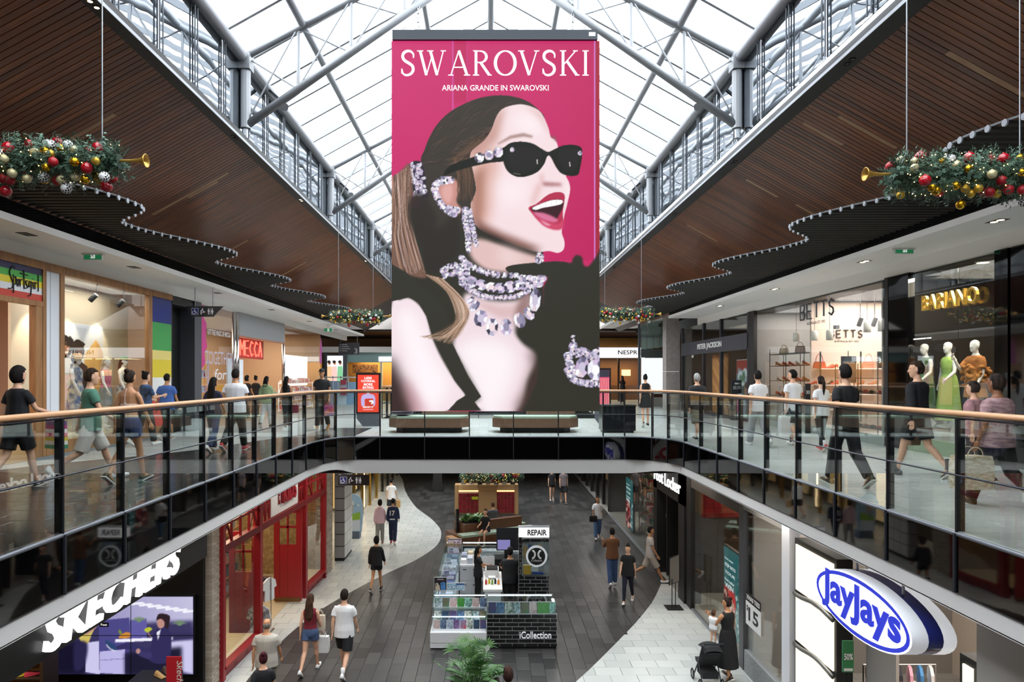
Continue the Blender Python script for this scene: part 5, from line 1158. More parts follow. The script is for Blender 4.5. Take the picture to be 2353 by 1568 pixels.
# shelves with bags and shoes
def handbag(label, c, w, h, mat, tall=.6):
    t = thing('handbag', label, 'handbag', c, 'handbags in the shoe shop'); x, y, z = c
    mb = MB(); mb.rings([[(x-w/2*s_, y-.05, z+k), (x+w/2*s_, y-.05, z+k), (x+w/2*s_, y+.05, z+k), (x-w/2*s_, y+.05, z+k)] for k, s_ in ((0, 1), (h*.3, 1.03), (h*.8, .9), (h, .8))]); mb.build('body', mat, t)
    mb = MB(); mb.tube([(x+math.cos(a)*w*.32, y, z+h*.95+math.sin(a)*h*tall) for a in [math.pi*i/10 for i in range(11)]], .011, 6); mb.build('strap', mat, t); mb = MB(); mb.box(x-w*.3, x+w*.3, y-.058, y-.05, z+h*.55, z+h*.85); mb.build('flap', mat, t)
def shoe_mesh(heel=False):
    mb = MB(); prof = [(-.13, .035, .07), (-.10, .04, .085), (-.04, .036, .075), (.03, .04, .05), (.09, .042, .04), (.125, .03, .028)]
    rs = []
    for y, w, h in prof:
        b = .05*max(0, -y/.13) if heel else 0.0
        rs.append([(math.cos(a)*w, y, b+(max(0, math.sin(a))*h if math.sin(a) > 0 else 0)) for a in [2*math.pi*i/8 for i in range(8)]])
    mb.rings(rs)
    if heel: mb.cyl((0, -.115, .06), (0, -.125, 0), .014, .008, 6)
    else: mb.box(-.042, .042, -.13, .125, -.0, .018)
    return mb
SHOE_A, SHOE_H = shoe_mesh(False), shoe_mesh(True)
def shoe(label, c, rz, mat, group, heel=False, sc=1.0):
    o = bpy.data.objects.new('shoe', (SHOE_H if heel else SHOE_A).mesh('shoe', mat, smooth=True)); COL.objects.link(o); o.location = c; o.rotation_euler.z = rz; o.scale = (sc,)*3
    return tag(o, label, 'shoe', group)
wsh = thing('display_shelving', 'white display shelving on the pale pink wall of the shoe shop', 'shelf', (10.8, pw-.2, 1.0))
SHZ = []
for py in (847, 884, 905, 940): z = P(0, py, pw).z; SHZ.append(z); mb = MB(); mb.box(9.85, 12.3, pw-.34, pw, z-.03, z); mb.build('shelf_board', M('#e2cfc4', rough=.5), wsh)
for x_ in (9.85, 11.05, 12.27): mb = MB(); mb.box(x_, x_+.03, pw-.34, pw-.30, .3, 2.4); mb.build('upright', m_darkmetal, wsh)
reds = M('#b5342f', rough=.4); tan = M('#a9653f', rough=.5)
handbag('red handbag on the top shelf of the shoe shop', (P(1883, 847, pw-.2).x, pw-.2, SHZ[0]), .34, .2, reds, 1.2); handbag('salmon pink handbag on the top shelf of the shoe shop', (P(1996, 847, pw-.2).x, pw-.2, SHZ[0]), .36, .2, M('#cc7a68', rough=.5), 1.2)
q = random.Random(41)
for px, py, m_, lb in ((1905, 847, reds, 'red heeled shoe beside the red handbag on the shelf'), (1914, 847, reds, 'red heeled shoe second from the red handbag'), (1866, 884, reds, 'red flat shoe at the end of the second shelf'), (1906, 884, m_darkmetal, 'black shoe on the second shelf of the shoe shop'), (1916, 884, reds, 'dark red shoe in the middle of the second shelf'), (1976, 884, tan, 'tan sandal on the second shelf of the shoe shop'), (2005, 884, tan, 'brown boot on the second shelf of the shoe shop'), (1880, 905, m_darkmetal, 'black shoe on the third shelf of the shoe shop'), (1985, 905, tan, 'brown shoe on the third shelf of the shoe shop'), (2030, 905, M('#e8e4dc', rough=.5), 'white shoe on the third shelf of the shoe shop')):
    z = SHZ[{847: 0, 884: 1, 905: 2}[py]]; shoe(lb, (P(px, py, pw-.2).x, pw-.2, z), q.uniform(1.2, 2.2), m_, 'shoes in the shoe shop', True, 1.1)
tb = thing('shoe_rack', 'black metal rack of shoes behind the shoe shop glass', 'rack', (10.2, 18.2, .22))
for k, z in enumerate((.3, .75, 1.2, 1.6)): mb = MB(); mb.box(9.85, 10.4, 17.0, 19.4, z, z+.02); mb.build('shelf_board', m_darkmetal, tb)
for y_ in (17.0, 18.2, 19.38):
    for x_ in (9.85, 10.38): mb = MB(); mb.box(x_, x_+.02, y_, y_+.02, .01, 2.0); mb.build('upright', m_darkmetal, tb)
cnt = 0
for k, z in enumerate((.32, .77, 1.22)):
    for i in range(7):
        cnt += 1; cc = q.choice([reds, m_darkmetal, tan, M('#e8e4dc', rough=.5), M('#6a4a3a', rough=.5)])
        shoe('%s shoe from the near end on the %s board of the black shoe rack' % (ordn[i], ('bottom', 'middle', 'top')[k]), (10.1, 17.2+i*.32, z), q.uniform(-2, -1.2), cc, 'shoes on the black rack')
t2 = thing('shoe_rack', 'black metal rack of red shoes deeper in the shoe shop window', 'rack', (10.2, 22.5, .22))
for k, z in enumerate((1.0, 1.5, 2.0, 2.4)): mb = MB(); mb.box(9.8, 10.3, 21.2, 23.8, z, z+.02); mb.build('shelf_board', m_darkmetal, t2)
for y_ in (21.2, 22.5, 23.78):
    for x_ in (9.8, 10.28): mb = MB(); mb.box(x_, x_+.02, y_, y_+.02, .01, 2.6); mb.build('upright', m_darkmetal, t2)
for k, z in enumerate((1.02, 1.52, 2.02)):
    for i in range(5): shoe('%s shoe on the %s board of the deeper rack' % (ordn[i], ('lowest', 'middle', 'highest')[k]), (10.05, 21.5+i*.5, z), q.uniform(-2, -1.2), q.choice([reds, reds, tan, M('#cfc4b4', rough=.5)]), 'shoes on the deeper rack', True, 1.2)
handbag('brown handbag on the deeper rack of the shoe shop', (10.05, 22.0, 2.42), .3, .22, M('#6a4a38', rough=.5)); handbag('olive handbag on the deeper rack of the shoe shop', (10.05, 23.2, 2.42), .28, .2, M('#6a5a38', rough=.5))
for px, py0, py1, y_, lb in ((1803, 765, 785, 21.5, 'leftmost white pendant lamp in the shoe shop'), (1822, 761, 783, 20.3, 'second white pendant lamp from the menswear shop'), (1843, 759, 782, 19.4, 'middle white pendant lamp in the shoe shop'), (1993, 738, 764, 18.6, 'white pendant lamp under the track spotlights'), (2026, 733, 762, 18.0, 'rightmost white pendant lamp in the shoe shop')):
    a, b = P(px, py0, y_), P(px, py1, y_); a.x = max(a.x, XRR+.2); t = thing('pendant_lamp', lb, 'lamp', (a.x, y_, b.z), 'white pendant lamps')
    mb = MB(); mb.lathe([(.03, .02), (.085, 0), (.095, -.05), (.095, b.z-a.z), (.08, b.z-a.z), (.08, -.03)], (a.x, y_, a.z), 12); mb.build('shade', M('#d9d6cc', rough=.5, emit=.15), t, True); mb = MB(); mb.cyl((a.x, y_, a.z), (a.x, y_, 3.95), .006, n=5); mb.build('cord', m_black, t)
for px, lb in ((1977, 'black track spotlight nearest the wall sign'), (2010, 'black track spotlight right of the pendant lamp'), (2040, 'black track spotlight at the end of the track')):
    a = P(px, 740, 19.2); t = thing('track_spotlight', lb, 'spotlight', a, 'black track spotlights'); mb = MB(); mb.cyl(a+Vector((.03, 0, .1)), a+Vector((-.05, 0, -.12)), .06, n=10); mb.build('can', m_black, t); mb = MB(); mb.cyl(a+Vector((0, 0, .05)), (a.x, a.y, 3.95), .01, n=5); mb.build('stem', m_black, t)
t = thing('poster_stand', 'dark hanging poster with small white print in the shoe shop window', 'sign', P(1950, 900, 18.3)); a, b = P(1933, 819, 18.3), P(1968, 880, 18.3)
mb = MB(); mb.box(a.x, b.x, 18.3, 18.32, b.z, a.z); mb.build('panel', M('#4a4c54', rough=.5), t); mb = MB(); mb.cyl(((a.x+b.x)/2, 18.33, 0.01), ((a.x+b.x)/2, 18.33, a.z+.15), .012, n=6); mb.build('pole', m_darkmetal, t); letters('lettering', 'HUGE SALE', (a.x+.05, 18.298, a.z-.2), (1, 0, 0), (0, 0, 1), .3, .07, m_white, t, .003)
t = thing('sale_sign', 'black sign reading 30% on the shoe shop shelf', 'sign', P(2028, 846, 20.35)); a, b = P(2017, 808, 20.35), P(2045, 846, 20.35); mb = MB(); mb.box(a.x, b.x, 20.35, 20.38, SHZ[0], a.z); mb.build('panel', m_black, t); letters('lettering', '30%', (a.x+.03, 20.348, b.z+.15), (1, 0, 0), (0, 0, 1), .28, .14, m_white, t, .003)
t = thing('sale_sign', 'small black sign reading 30% low in the shoe shop window', 'sign', P(1856, 914, 17.6)); a, b = P(1851, 882, 19.8), P(1863, 914, 19.8); mb = MB(); mb.box(a.x, b.x, 19.8, 19.83, 0, a.z); mb.build('panel', m_black, t); letters('lettering', '30', (a.x+.02, 19.798, a.z-.3), (1, 0, 0), (0, 0, 1), .1, .1, m_white, t, .003)
lamp('shoe_shop_light', (11.5, 18.6, 3.9), 3, 380, (1, .93, .87), sy=3.4); lamp('shoe_shop_light', (11.3, 22.8, 3.9), 2.5, 190, (1, .93, .87), sy=2.5)
# --- evening wear shop with gold letters
room('gowns', XRR+.1, 14.9, 9.0, 16.4, 3.95, M('#1d1816', rough=.6), M('#5a5a4c', rough=.5), M('#4a443f', rough=.7))
ba = thing('shopfront', 'dark glass shopfront of the evening wear shop with gold letters', 'shopfront', (XRR, 13.5, 0), kind='structure')
m_dmir = M('#08080a', rough=.04, spec=.8, name='dark_mirror'); rbox('mirror_column', YR(2092), YR(2046), 0, 4.0, m_dmir, ba, XRR-.05, XRR+.1); rbox('mirror_column', YR(2322), YR(2291), 0, 4.0, m_dmir, ba, XRR-.05, XRR+.1); rbox('mirror_column', 9.0, YR(2326), 0, 4.0, m_dmir, ba, XRR-.03, XRR+.1)
pane('glass_pane', XRR, YR(2202)+.006, YR(2092), .3, 4.0, ba); pane('glass_pane', XRR, YR(2291), YR(2202)-.006, .3, 4.0, ba); rbox('plinth', YR(2291), YR(2092), 0, .3, M('#8b9a80', rough=.5), ba)
letters('gold_lettering', 'BARIANO', (XRR-.06, YR(2130), 3.07), (0, -1, 0), (0, 0, 1), YR(2130)-YR(2258), .33, M('#d2a94e', rough=.32, metal=.75, emit=.06), ba, .06, .008)
lat = thing('lattice_screen', 'gold lattice screen at the back of the evening wear shop', 'screen', (12.6, 12, 0)); lm = M('#8a6a30', rough=.35, metal=.7)
for k in range(26):
    for dz in (1, -1):
        mb = MB(); y0 = 9.4+k*.27; pts = clip_rect([(y0, .05), (y0+.022, .05), (y0+.022+dz*3.4, 3.45), (y0+dz*3.4, 3.45)], 9.3, 16.1, .05, 3.3)
        if len(pts) > 2: mb.prism([(12.6, a_, b_) for a_, b_ in pts], (.02, 0, 0)); mb.build('lattice_bar', lm, lat)
wp = thing('wall_panel', 'grey wall panel above the gowns in the evening wear shop', 'panel', (12.3, 13.6, 2.2)); mb = MB(); mb.box(12.3, 12.36, 12.2, 15.4, 2.3, 3.8); mb.build('board', M('#6a6460', rough=.6), wp)
lamp('gown_shop_light', (11.0, 13.4, 3.9), 1.8, 130, (1, .86, .66), sy=4.5); lamp('gown_window_light', (9.9, 14.0, 3.9), .4, 90, (1, .95, .85), sy=2.4)
t = thing('downlight', 'round lit downlight above the evening wear window', 'downlight', (9.8, 14.0, 3.93)); mb = MB(); mb.lathe([(.11, -.02), (.14, 0)], (9.85, 13.6, 3.94), 14); mb.build('ring', m_white, t); mb = MB(); mb.lathe([(.10, -.024), (.10, -.02)], (9.85, 13.6, 3.94), 14); mb.build('lens', EMIT('#ffe6c0', 12), t)
# ------------------------------------------------------------------ things standing on the bridge
def bench(label, px0, px1, y, seed):
    a, b = (px0-VPX)*y/FPX, (px1-VPX)*y/FPX; t = thing('bench', label, 'bench', ((a+b)/2, y, 0)); ve = M('#7a5c48', rough=.5, noise=(7, '#684b3a', (6, 1, .5)))
    ch = .25; poly = [(a, y+.35), (a+ch, y), (b-ch, y), (b, y+.35), (b, y+1.1), (a, y+1.1)]
    mb = MB(); mb.prism([(x, yy, .16) for x, yy in poly], (0, 0, .27)); mb.build('body', ve, t)
    mb = MB(); mb.prism([(x*.97+(a+b)/2*.03, yy, .43) for x, yy in poly], (0, 0, .06)); mb.build('cushion', M('#9aaa98', rough=.7), t)
    mb = MB(); mb.prism([((x-(a+b)/2)*.82+(a+b)/2, y+.55+(yy-y-.55)*.7, 0) for x, yy in poly], (0, 0, .16)); mb.build('recessed_base', m_black, t)
    mb = MB(); mb.box((a+b)/2-.2 if seed else a+.9, b, y+1.1, y+1.5, .16, .78); mb.build('back_block', ve, t)
bench('timber bench with green cushion under the screen, on the directory sign side', 890, 1076, 19.9, 0); bench('timber bench with green cushion under the screen, on the coffee shop side', 1132, 1332, 19.9, 1)
def totem(label, px0, px1, py0, py1, y, canvas, strength):
    a, b = P(px0, py0, y), P(px1, py1, y); t = thing('digital_totem', label, 'advertising screen', ((a.x+b.x)/2, y, 0)); m = .035
    mb = MB(); mb.box(a.x, b.x, y, y+.14, b.z, a.z); mb.build('case', m_black, t); mb = MB(); mb.prism([(a.x+.02, y+.02, b.z), (b.x-.02, y+.02, b.z), (b.x-.02, y+.02, 0), (a.x+.22, y+.02, 0), (a.x+.02, y+.02, .25)], (0, .1, 0)); mb.build('pedestal', M('#5a5e66', rough=.5), t)
    canvas.build('picture', (a.x+m*1.6, y-.004, a.z-m*2), (b.x-a.x-3.2*m, 0, 0), (0, 0, b.z-a.z+3.4*m), LIT(strength), t); return t, a, b
dc = Canvas(0, 0, 54, 90, 54, '#ee4a36'); dc.fill(spline([(10, 74), (9, 56), (14, 48), (27, 46), (40, 48), (45, 56), (44, 74), (36, 74), (36, 60), (27, 57), (18, 60), (18, 74)]), '#cdb8ee', .8); dc.rect(20, 57, 40, 76, '#d8402c'); dc.fill(spline([(30, 62), (38, 61), (41, 65), (39, 70), (34, 70), (36, 66), (30, 65)]), '#ffffff', .3); dc.ell(27, 42, 5, 4, '#f0d8d0', .5)
t, a, b = totem('red food delivery advertising totem on the bridge beside the big screen', 818, 874, 857, 951, 22.7, dc, 1.0)
ww = b.x-a.x
for k, s_ in enumerate(('LESS', 'COOKING,', 'MORE', 'EATING')):
    w_ = ww*(.3, .58, .36, .44)[k]; letters('slogan', s_, ((a.x+b.x)/2-w_/2, 22.694, a.z-.22-k*.105), (1, 0, 0), (0, 0, 1), w_, .085, m_letter, t, .002, .03)
letters('slogan', 'SMASH IT', ((a.x+b.x)/2-ww*.22, 22.694, b.z+.19), (1, 0, 0), (0, 0, 1), ww*.44, .06, m_letter, t, .002, .03); letters('small_print', 'DOORDASH', ((a.x+b.x)/2-ww*.2, 22.694, b.z+.12), (1, 0, 0), (0, 0, 1), ww*.4, .035, m_letter, t, .002)
pk = Canvas(0, 0, 40, 90, 40, '#e0457a')
for k in range(9): pk.fill([(k*5, 20), (k*5+2.4, 20), (k*6-2, 90), (k*6-5, 90)], '#f2a090', .3)
pk.rect(0, 0, 40, 18, '#3a3c48'); totem('pink striped advertising totem on the bridge right of the big screen', 1366, 1404, 846, 934, 22.7, pk, .9)
t = thing('bin_unit', 'black glossy bin cabinet behind the far corner of the balustrade', 'cabinet', (3.9, 20.0, 0)); mb = MB(); mb.box(3.35, 4.32, 20.0, 20.7, .06, .78); mb.build('body', M('#14151a', rough=.2), t); mb = MB(); mb.box(3.33, 4.34, 19.98, 20.72, .78, .82); mb.build('top', m_black, t); mb = MB(); mb.box(3.4, 4.27, 20.05, 20.65, 0, .06); mb.build('plinth', m_black, t); mb = MB(); mb.box(3.83, 3.84, 19.995, 20.0, .08, .76); mb.build('door_gap', m_black, t)
t = thing('planter', 'purple bowl planter on the bench under the screen', 'planter', (-2.55, 20.3, .49)); mb = MB(); mb.lathe([(.1, 0), (.3, .06), (.34, .13), (.31, .13), (.26, .07)], (-2.55, 20.3, .49), 16); mb.build('bowl', M('#3a2440', rough=.4), t)
# ------------------------------------------------------------------ lower left: sports shoe shop
XK = -5.75
sk = thing('shopfront', 'black shopfront with white lit sign letters on the lower level', 'shopfront', (XK, 10.5, ZL), kind='structure')
mb = MB(); mb.box(XK-.25, XK, 6.5, 13.95, -2.02, -1.05); mb.build('fascia', M('#0a0a0c', rough=.35), sk)
letters('lit_letters', 'SKECHERS', (XK+.02, 8.75, -1.93), (0, 1, 0), (0, 0, 1), 3.75, .50, EMIT('#ffffff', 1.4), sk, .07, .02, .22, 1.05)
m_dkfl = M('#26231f', rough=.35)
for nm, b, m_ in (('wall_shoe_store_left', (-11.2, -11.0, 6.5, 14.5, ZL, -1.1), M('#8a6a48', rough=.7)), ('wall_shoe_store_rear', (-11, -6.0, 14.35, 14.5, ZL, -1.1), M('#0c0c0e', rough=.4)), ('floor_shoe_store', (-11, XK, 6.5, 14.4, ZL, ZL+.012), m_dkfl)):
    mb = MB(); mb.box(*b); struct(mb.build(nm, m_))
lamp('shoe_store_light', (-8.5, 10.5, -1.3), 2.5, 120, (1, .85, .65), sy=4)
# video wall, facing the camera
vc = Canvas(122, 1370, 446, 1548, 170, '#6a649a')
vc.grad([(122, 1370), (446, 1370), (446, 1440), (122, 1440)], '#c3c0dd', '#8d88b8', (446, 1370), (200, 1440)); vc.fill([(122, 1440), (446, 1425), (446, 1548), (122, 1548)], '#38345e', 3)
for k in range(7): vc.fill([(300+k*20, 1385+k*3), (330+k*20, 1382+k*3), (336+k*20, 1386+k*3), (304+k*20, 1390+k*3)], '#f1f0fa', 1)
vc.fill([(122, 1480), (200, 1470), (200, 1548), (122, 1548)], '#14122a', 5); vc.fill([(230, 1425), (300, 1418), (300, 1500), (230, 1500)], '#4a4684', 1); vc.fill([(300, 1424), (340, 1420), (340, 1468), (300, 1468)], '#5f5aa0', 1)
vc.fill([(198, 1476), (230, 1472), (232, 1548), (200, 1543)], '#c9c5ea', .6); vc.fill([(232, 1496), (290, 1490), (290, 1548), (232, 1545)], '#b9b4e2', .6); vc.stroke([(232, 1516), (290, 1512)], 1.2, '#6a649a'); vc.fill([(268, 1468), (400, 1462), (400, 1469), (268, 1475)], '#efedfb', .5); vc.fill([(385, 1474), (446, 1468), (446, 1548), (385, 1535)], '#c9c5ea', 2)
vc.fill([(290, 1500), (420, 1485), (420, 1548), (290, 1548)], '#1a1832', 3)
vc.fill(spline([(355, 1455), (368, 1440), (382, 1438), (394, 1452), (396, 1485), (388, 1520), (356, 1522), (344, 1508), (350, 1480)]), '#2e2a58', 1); vc.fill(spline([(350, 1495), (330, 1486), (300, 1476), (270, 1484), (268, 1492), (300, 1492), (330, 1508), (352, 1515)]), '#332f5e', 1)
vc.fill(spline([(246, 1470), (256, 1474), (270, 1484), (268, 1493), (254, 1488), (246, 1478)]), '#2a4470', .6); vc.stroke([(247, 1480), (256, 1490), (268, 1495)], 2, '#e8e8f4'); vc.fill(spline([(345, 1512), (322, 1505), (318, 1494), (324, 1490), (332, 1498), (350, 1500)]), '#3a3566', 1); vc.ell(320, 1495, 5, 6, '#b98a86', 1)
vc.ell(372, 1430, 9, 13, '#b98a80', .8); vc.fill(spline([(362, 1424), (366, 1411), (378, 1409), (392, 1414), (392, 1430), (388, 1444), (382, 1440), (380, 1428), (372, 1421)]), '#2a1c24', 1); vc.fill([(362, 1452), (372, 1445), (366, 1470)], '#e6e4f2', .5)
vc.fill(spline([(334, 1446), (344, 1440), (352, 1444), (346, 1450), (340, 1452)]), '#b9c23a', .5); vc.stroke([(343, 1450), (345, 1458), (350, 1462)], 2, '#b98a86'); vc.fill(spline([(276, 1462), (290, 1452), (302, 1454), (300, 1464), (280, 1466)]), '#c9863a', .8); vc.ell(279, 1452, 3, 7, '#7a8a3a', .5, 1, -.4)
for cx, cy in ((322, 1428), (415, 1436)):
    for k in range(9): a_ = -2.7+k*.28; vc.stroke([(cx, cy), (cx+math.cos(a_)*12, cy+math.sin(a_)*12), (cx+math.cos(a_)*19, cy+math.sin(a_)*15+4)], [2, 2.4, .6], '#6f8a66', .4, .9)
vc.fill(spline([(182, 1450), (206, 1436), (220, 1440), (214, 1456), (204, 1478), (190, 1474)]), '#cbb861', 1); vc.fill(spline([(176, 1476), (204, 1478), (196, 1530), (176, 1540), (172, 1510)]), '#28244a', 2); vc.stroke([(200, 1456), (222, 1440), (226, 1430)], [6, 5, 4], '#b98a80', 1); vc.rect(392, 1455, 446, 1466, '#23204a', 3, .6)
YV = 14.3; a, b = P(122, 1370, YV), P(446, 1548, YV)
vw = thing('video_wall', 'video wall showing a man in a suit with his feet up in an office', 'screen', ((a.x+b.x)/2, YV, b.z))
vc.build('picture', (a.x, YV-.05, a.z), (b.x-a.x, 0, 0), (0, 0, b.z-a.z), LIT(.95), vw); mb = MB(); mb.box(a.x-.02, b.x+.02, YV-.045, YV+.04, b.z-.02, a.z+.02); mb.build('housing', m_black, vw)
mb = MB(); cx_, cz_ = (a.x*.44+b.x*.56), (a.z+b.z)/2; mb.box(cx_-.006, cx_+.006, YV-.056, YV-.05, b.z, a.z); mb.box(a.x, b.x, YV-.056, YV-.05, cz_-.006, cz_+.006); mb.build('panel_joint', m_black, vw)
p0 = P(232, 1438, YV); mb = MB(); mb.box(p0.x, p0.x+.19, YV-.058, YV-.052, p0.z-.01, p0.z+.08); mb.build('caption_box', m_black, vw); letters('caption', 'Feet', (p0.x+.03, YV-.06, p0.z+.015), (1, 0, 0), (0, 0, 1), .13, .045, m_letter, vw, .001)
# shoe wall on the far left
ys = 12.4; m_shw = M('#b58a5c', rough=.6)
sw1 = thing('shoe_wall', 'warm lit timber shoe wall beside the video wall', 'shelf', (P(30, 1500, ys).x, ys, ZL)); a, b = P(-60, 1440, ys), P(95, 1600, ys)
mb = MB(); mb.box(a.x, b.x, ys+.35, ys+.4, ZL, -2.3); mb.build('back_panel', m_shw, sw1); mb = MB(); mb.box(b.x, b.x+.06, ys-.05, ys+.4, ZL, -2.0); mb.build('side_panel', M('#3a2a1e', rough=.5), sw1)
for k, py in enumerate((1483, 1523, 1561)): z = P(0, py, ys).z; mb = MB(); mb.box(a.x, b.x, ys, ys+.35, z-.025, z); mb.build('shelf_board', M('#2a2019', rough=.5), sw1)
SN = [(22, 0, '#c9563a', 'rust'), (48, 0, '#6fb6bf', 'teal'), (66, 0, '#e59a3a', 'orange'), (10, 1, '#5a4638', 'brown'), (24, 1, '#2a2422', 'black'), (42, 1, '#eee6dc', 'white'), (58, 1, '#1f1d1d', 'second black'), (8, 2, '#a3215a', 'magenta'), (24, 2, '#c22a6a', 'bright pink'), (44, 2, '#d8c83a', 'yellow'), (62, 2, '#d43a5c', 'coral')]
for px, k, c, nm in SN:
    z = P(0, (1483, 1523, 1561)[k], ys).z; shoe('%s sports shoe on the %s shelf of the shoe wall' % (nm, ('top', 'middle', 'lowest')[k]), (P(px, 0, ys).x, ys+.16, z), -1.0 if k != 1 else 1.2, M(c, rough=.6), 'sports shoes on the shoe wall', False, 1.0)
lamp('shoe_wall_light', (P(30, 0, ys).x, ys-.2, -2.1), .8, 26, (1, .78, .5), rot=(.3, 0, 0))
pl = thing('display_plinth', 'black display plinth with a red card in front of the video wall', 'plinth', (-6.3, 13.0, ZL)); mb = MB(); mb.box(-6.75, -5.95, 12.7, 13.3, ZL, P(0, 1556, 13).z); mb.build('block', m_black, pl)
a, b = P(387, 1506, 12.75), P(421, 1600, 12.75); mb = MB(); mb.box(a.x, b.x, 12.66, 12.69, ZL, a.z); mb.build('red_card', M('#b3202c', rough=.45), pl)
letters('card_lettering', 'Skechers', ((a.x+b.x)/2+.06, 12.655, a.z-.07), (0, 0, -1), (1, 0, 0), .62, .12, m_white, pl, .003, 0, .2)
shoe('tan running shoe on the black plinth in front of the video wall', (P(368, 1554, 13).x, 13.0, P(0, 1556, 13).z), -2.2, M('#b9986a', rough=.6), 'shoes on the plinth', False, 1.15); shoe('dark running shoe behind the tan one on the plinth', (P(382, 1552, 13.2).x, 13.2, P(0, 1556, 13).z), -2.4, M('#4a4038', rough=.6), 'shoes on the plinth', False, 1.1)
# ------------------------------------------------------------------ red kids clothing shop
def YK(px): return 6.591/((VPX-px)/FPX+.05096)
def kp(px, z, d=0.0): y = YK(px); return Vector((lowL(y)+d, y, z))
red = M('#8a111b', rough=.4); redd = M('#6e0d15', rough=.45)
def brickpier(label, p0, p1, z0, z1, depth):
    t = thing('pier_brick', None, None, (p0.x, p0.y, z0), kind='structure'); t['label'] = label
    d = (p1-p0); L = d.length; d.normalize(); n = Vector((d.y, -d.x, 0)); c = (p0+p1)/2-n*depth/2
    mb = MB(); mb.obox((c.x, c.y, (z0+z1)/2), d*(L/2-.008), n*(depth/2-.008), Vector((0, 0, (z1-z0)/2))); mb.build('mortar_core', M('#8f8a82', rough=.9), t)
    q = random.Random(int(abs(p0.y)*10)); mt = M('#b9b0a4', rough=.85, rand='#8d7f70', noise=(30, '#a39788')); k = 0; z = z0+.005; me = {}
    while z < z1-.07:
        u = -(.12 if k % 2 else 0)
        while u < L-.02:
            a, b = max(u, 0)+.005, min(u+.23, L)-.005
            if b-a > .03:
                m_ = MB(); m_.obox((0, 0, .033), d*((b-a)/2), n*(depth/2), Vector((0, 0, .033))); key = round(b-a, 3)
                if key not in me: me[key] = m_.mesh('brick', mt)
                cc = p0+d*((a+b)/2)-n*depth/2; inst(me[key], 'brick', (cc.x+n.x*q.uniform(-.002, .004), cc.y, z), t)
            u += .24
        z += .076; k += 1
    return t
brickpier('pale brick pier between the shoe shop and the red kids shop', kp(487, ZL), kp(506, ZL), ZL, -1.05, .35)
brickpier('pale brick pier at the far end of the red kids shop', kp(748, ZL), kp(764, ZL), ZL, -1.05, .35)
kd = thing('shopfront', 'red timber shopfront of the kids clothing shop with lattice transoms', 'shopfront', (kp(620, 0).x, kp(620, 0).y, ZL), kind='structure')
def kbar(name, a, b, w, h, mat=red): mb = MB(); mb.bar(a, b, w, h); return mb.build(name, mat, kd)
ZT = -2.12
for px, w in ((508, .14), (594, .2), (699, .2), (744, .14)): p = kp(px, 0); mb = MB(); mb.box(p.x-.1, p.x+.08, p.y-w/2, p.y+w/2, ZL, -1.05); mb.build('post', red, kd)
kbar('transom', kp(508, ZT), kp(744, ZT), .16, .16, redd); kbar('head_rail', kp(508, -1.12), kp(744, -1.12), .14, .12)
def lattice(pa, pb):
    n = max(2, int(round((YK(pb)-YK(pa))/.55)))
    for k in range(n):
        ya, yb = YK(pa)+(YK(pb)-YK(pa))*k/n, YK(pa)+(YK(pb)-YK(pa))*(k+1)/n; A_ = lambda y_, z: Vector((lowL(y_), y_, z))
        kbar('lattice_upright', A_(yb, ZT+.08), A_(yb, -1.15), .05, .05)
        if k in (0, n-1): kbar('lattice_brace', A_(ya, ZT+.08), A_(yb, -1.18), .04, .04, redd); kbar('lattice_brace', A_(ya, -1.18), A_(yb, ZT+.08), .04, .04, redd)
    kbar('lattice_rail', Vector((lowL(YK(pa)), YK(pa), -1.62)), Vector((lowL(YK(pb)), YK(pb), -1.62)), .05, .05)
lattice(510, 590); lattice(600, 618); lattice(684, 697); lattice(702, 742)
mb = MB(); a, b = kp(620, ZT+.1, .03), kp(682, ZT+.1, .03); mb.prism([a, b, b+Vector((0, 0, .92)), a+Vector((0, 0, .92))], (-.03, 0, 0)); mb.build('sign_board', M('#d9d5d2', rough=.5), kd)
dk = (b-a).normalized(); letters('sign_letters', 'KIDS', kp(642, ZT+.34, .035), dk, (0, 0, 1), 1.05, .52, M('#8a1020', rough=.45), kd, .09, .04, 0, 1.0); letters('sign_letters', 'COTTON ON', kp(638.5, ZT+.34, .035), (0, 0, 1), (-dk.x, -dk.y, 0), .5, .09, M('#8a1020', rough=.45), kd, .03)
for pa, pb in ((510, 591), (702, 743)):
    a, b = kp(pa, -4.72), kp(pb, -4.72); mb = MB(); mb.prism([a, b, b+Vector((0, 0, 2.5)), a+Vector((0, 0, 2.5))], (-.012, 0, 0)); mb.build('glass_pane', m_shop, kd)
    kbar('sill', kp(pa, -4.74), kp(pb, -4.74), .2, .06); a, b = kp(pa, ZL), kp(pb, ZL); mb = MB(); mb.prism([a, b, b+Vector((0, 0, .24)), a+Vector((0, 0, .24))], (-.08, 0, 0)); mb.build('stall_riser', redd, kd)
    n = 3
    for k in range(n): u0, u1 = (k+.12)/n, (k+.88)/n; c0, c1 = a.lerp(b, u0)+Vector((.006, 0, .05)), a.lerp(b, u1)+Vector((.006, 0, .05)); mb = MB(); mb.prism([c0, c1, c1+Vector((0, 0, .14)), c0+Vector((0, 0, .14))], (-.02, 0, 0)); mb.build('riser_panel', red, kd)
    mb = MB(); c0, c1 = kp(pa, -4.74, -.1), kp(pb, -4.74, -.1); mb.prism([c0, c1, c1+Vector((-1.2, 0, 0)), c0+Vector((-1.2, 0, 0))], (0, 0, .03)); mb.build('window_base', M('#cdb893', rough=.6), kd)
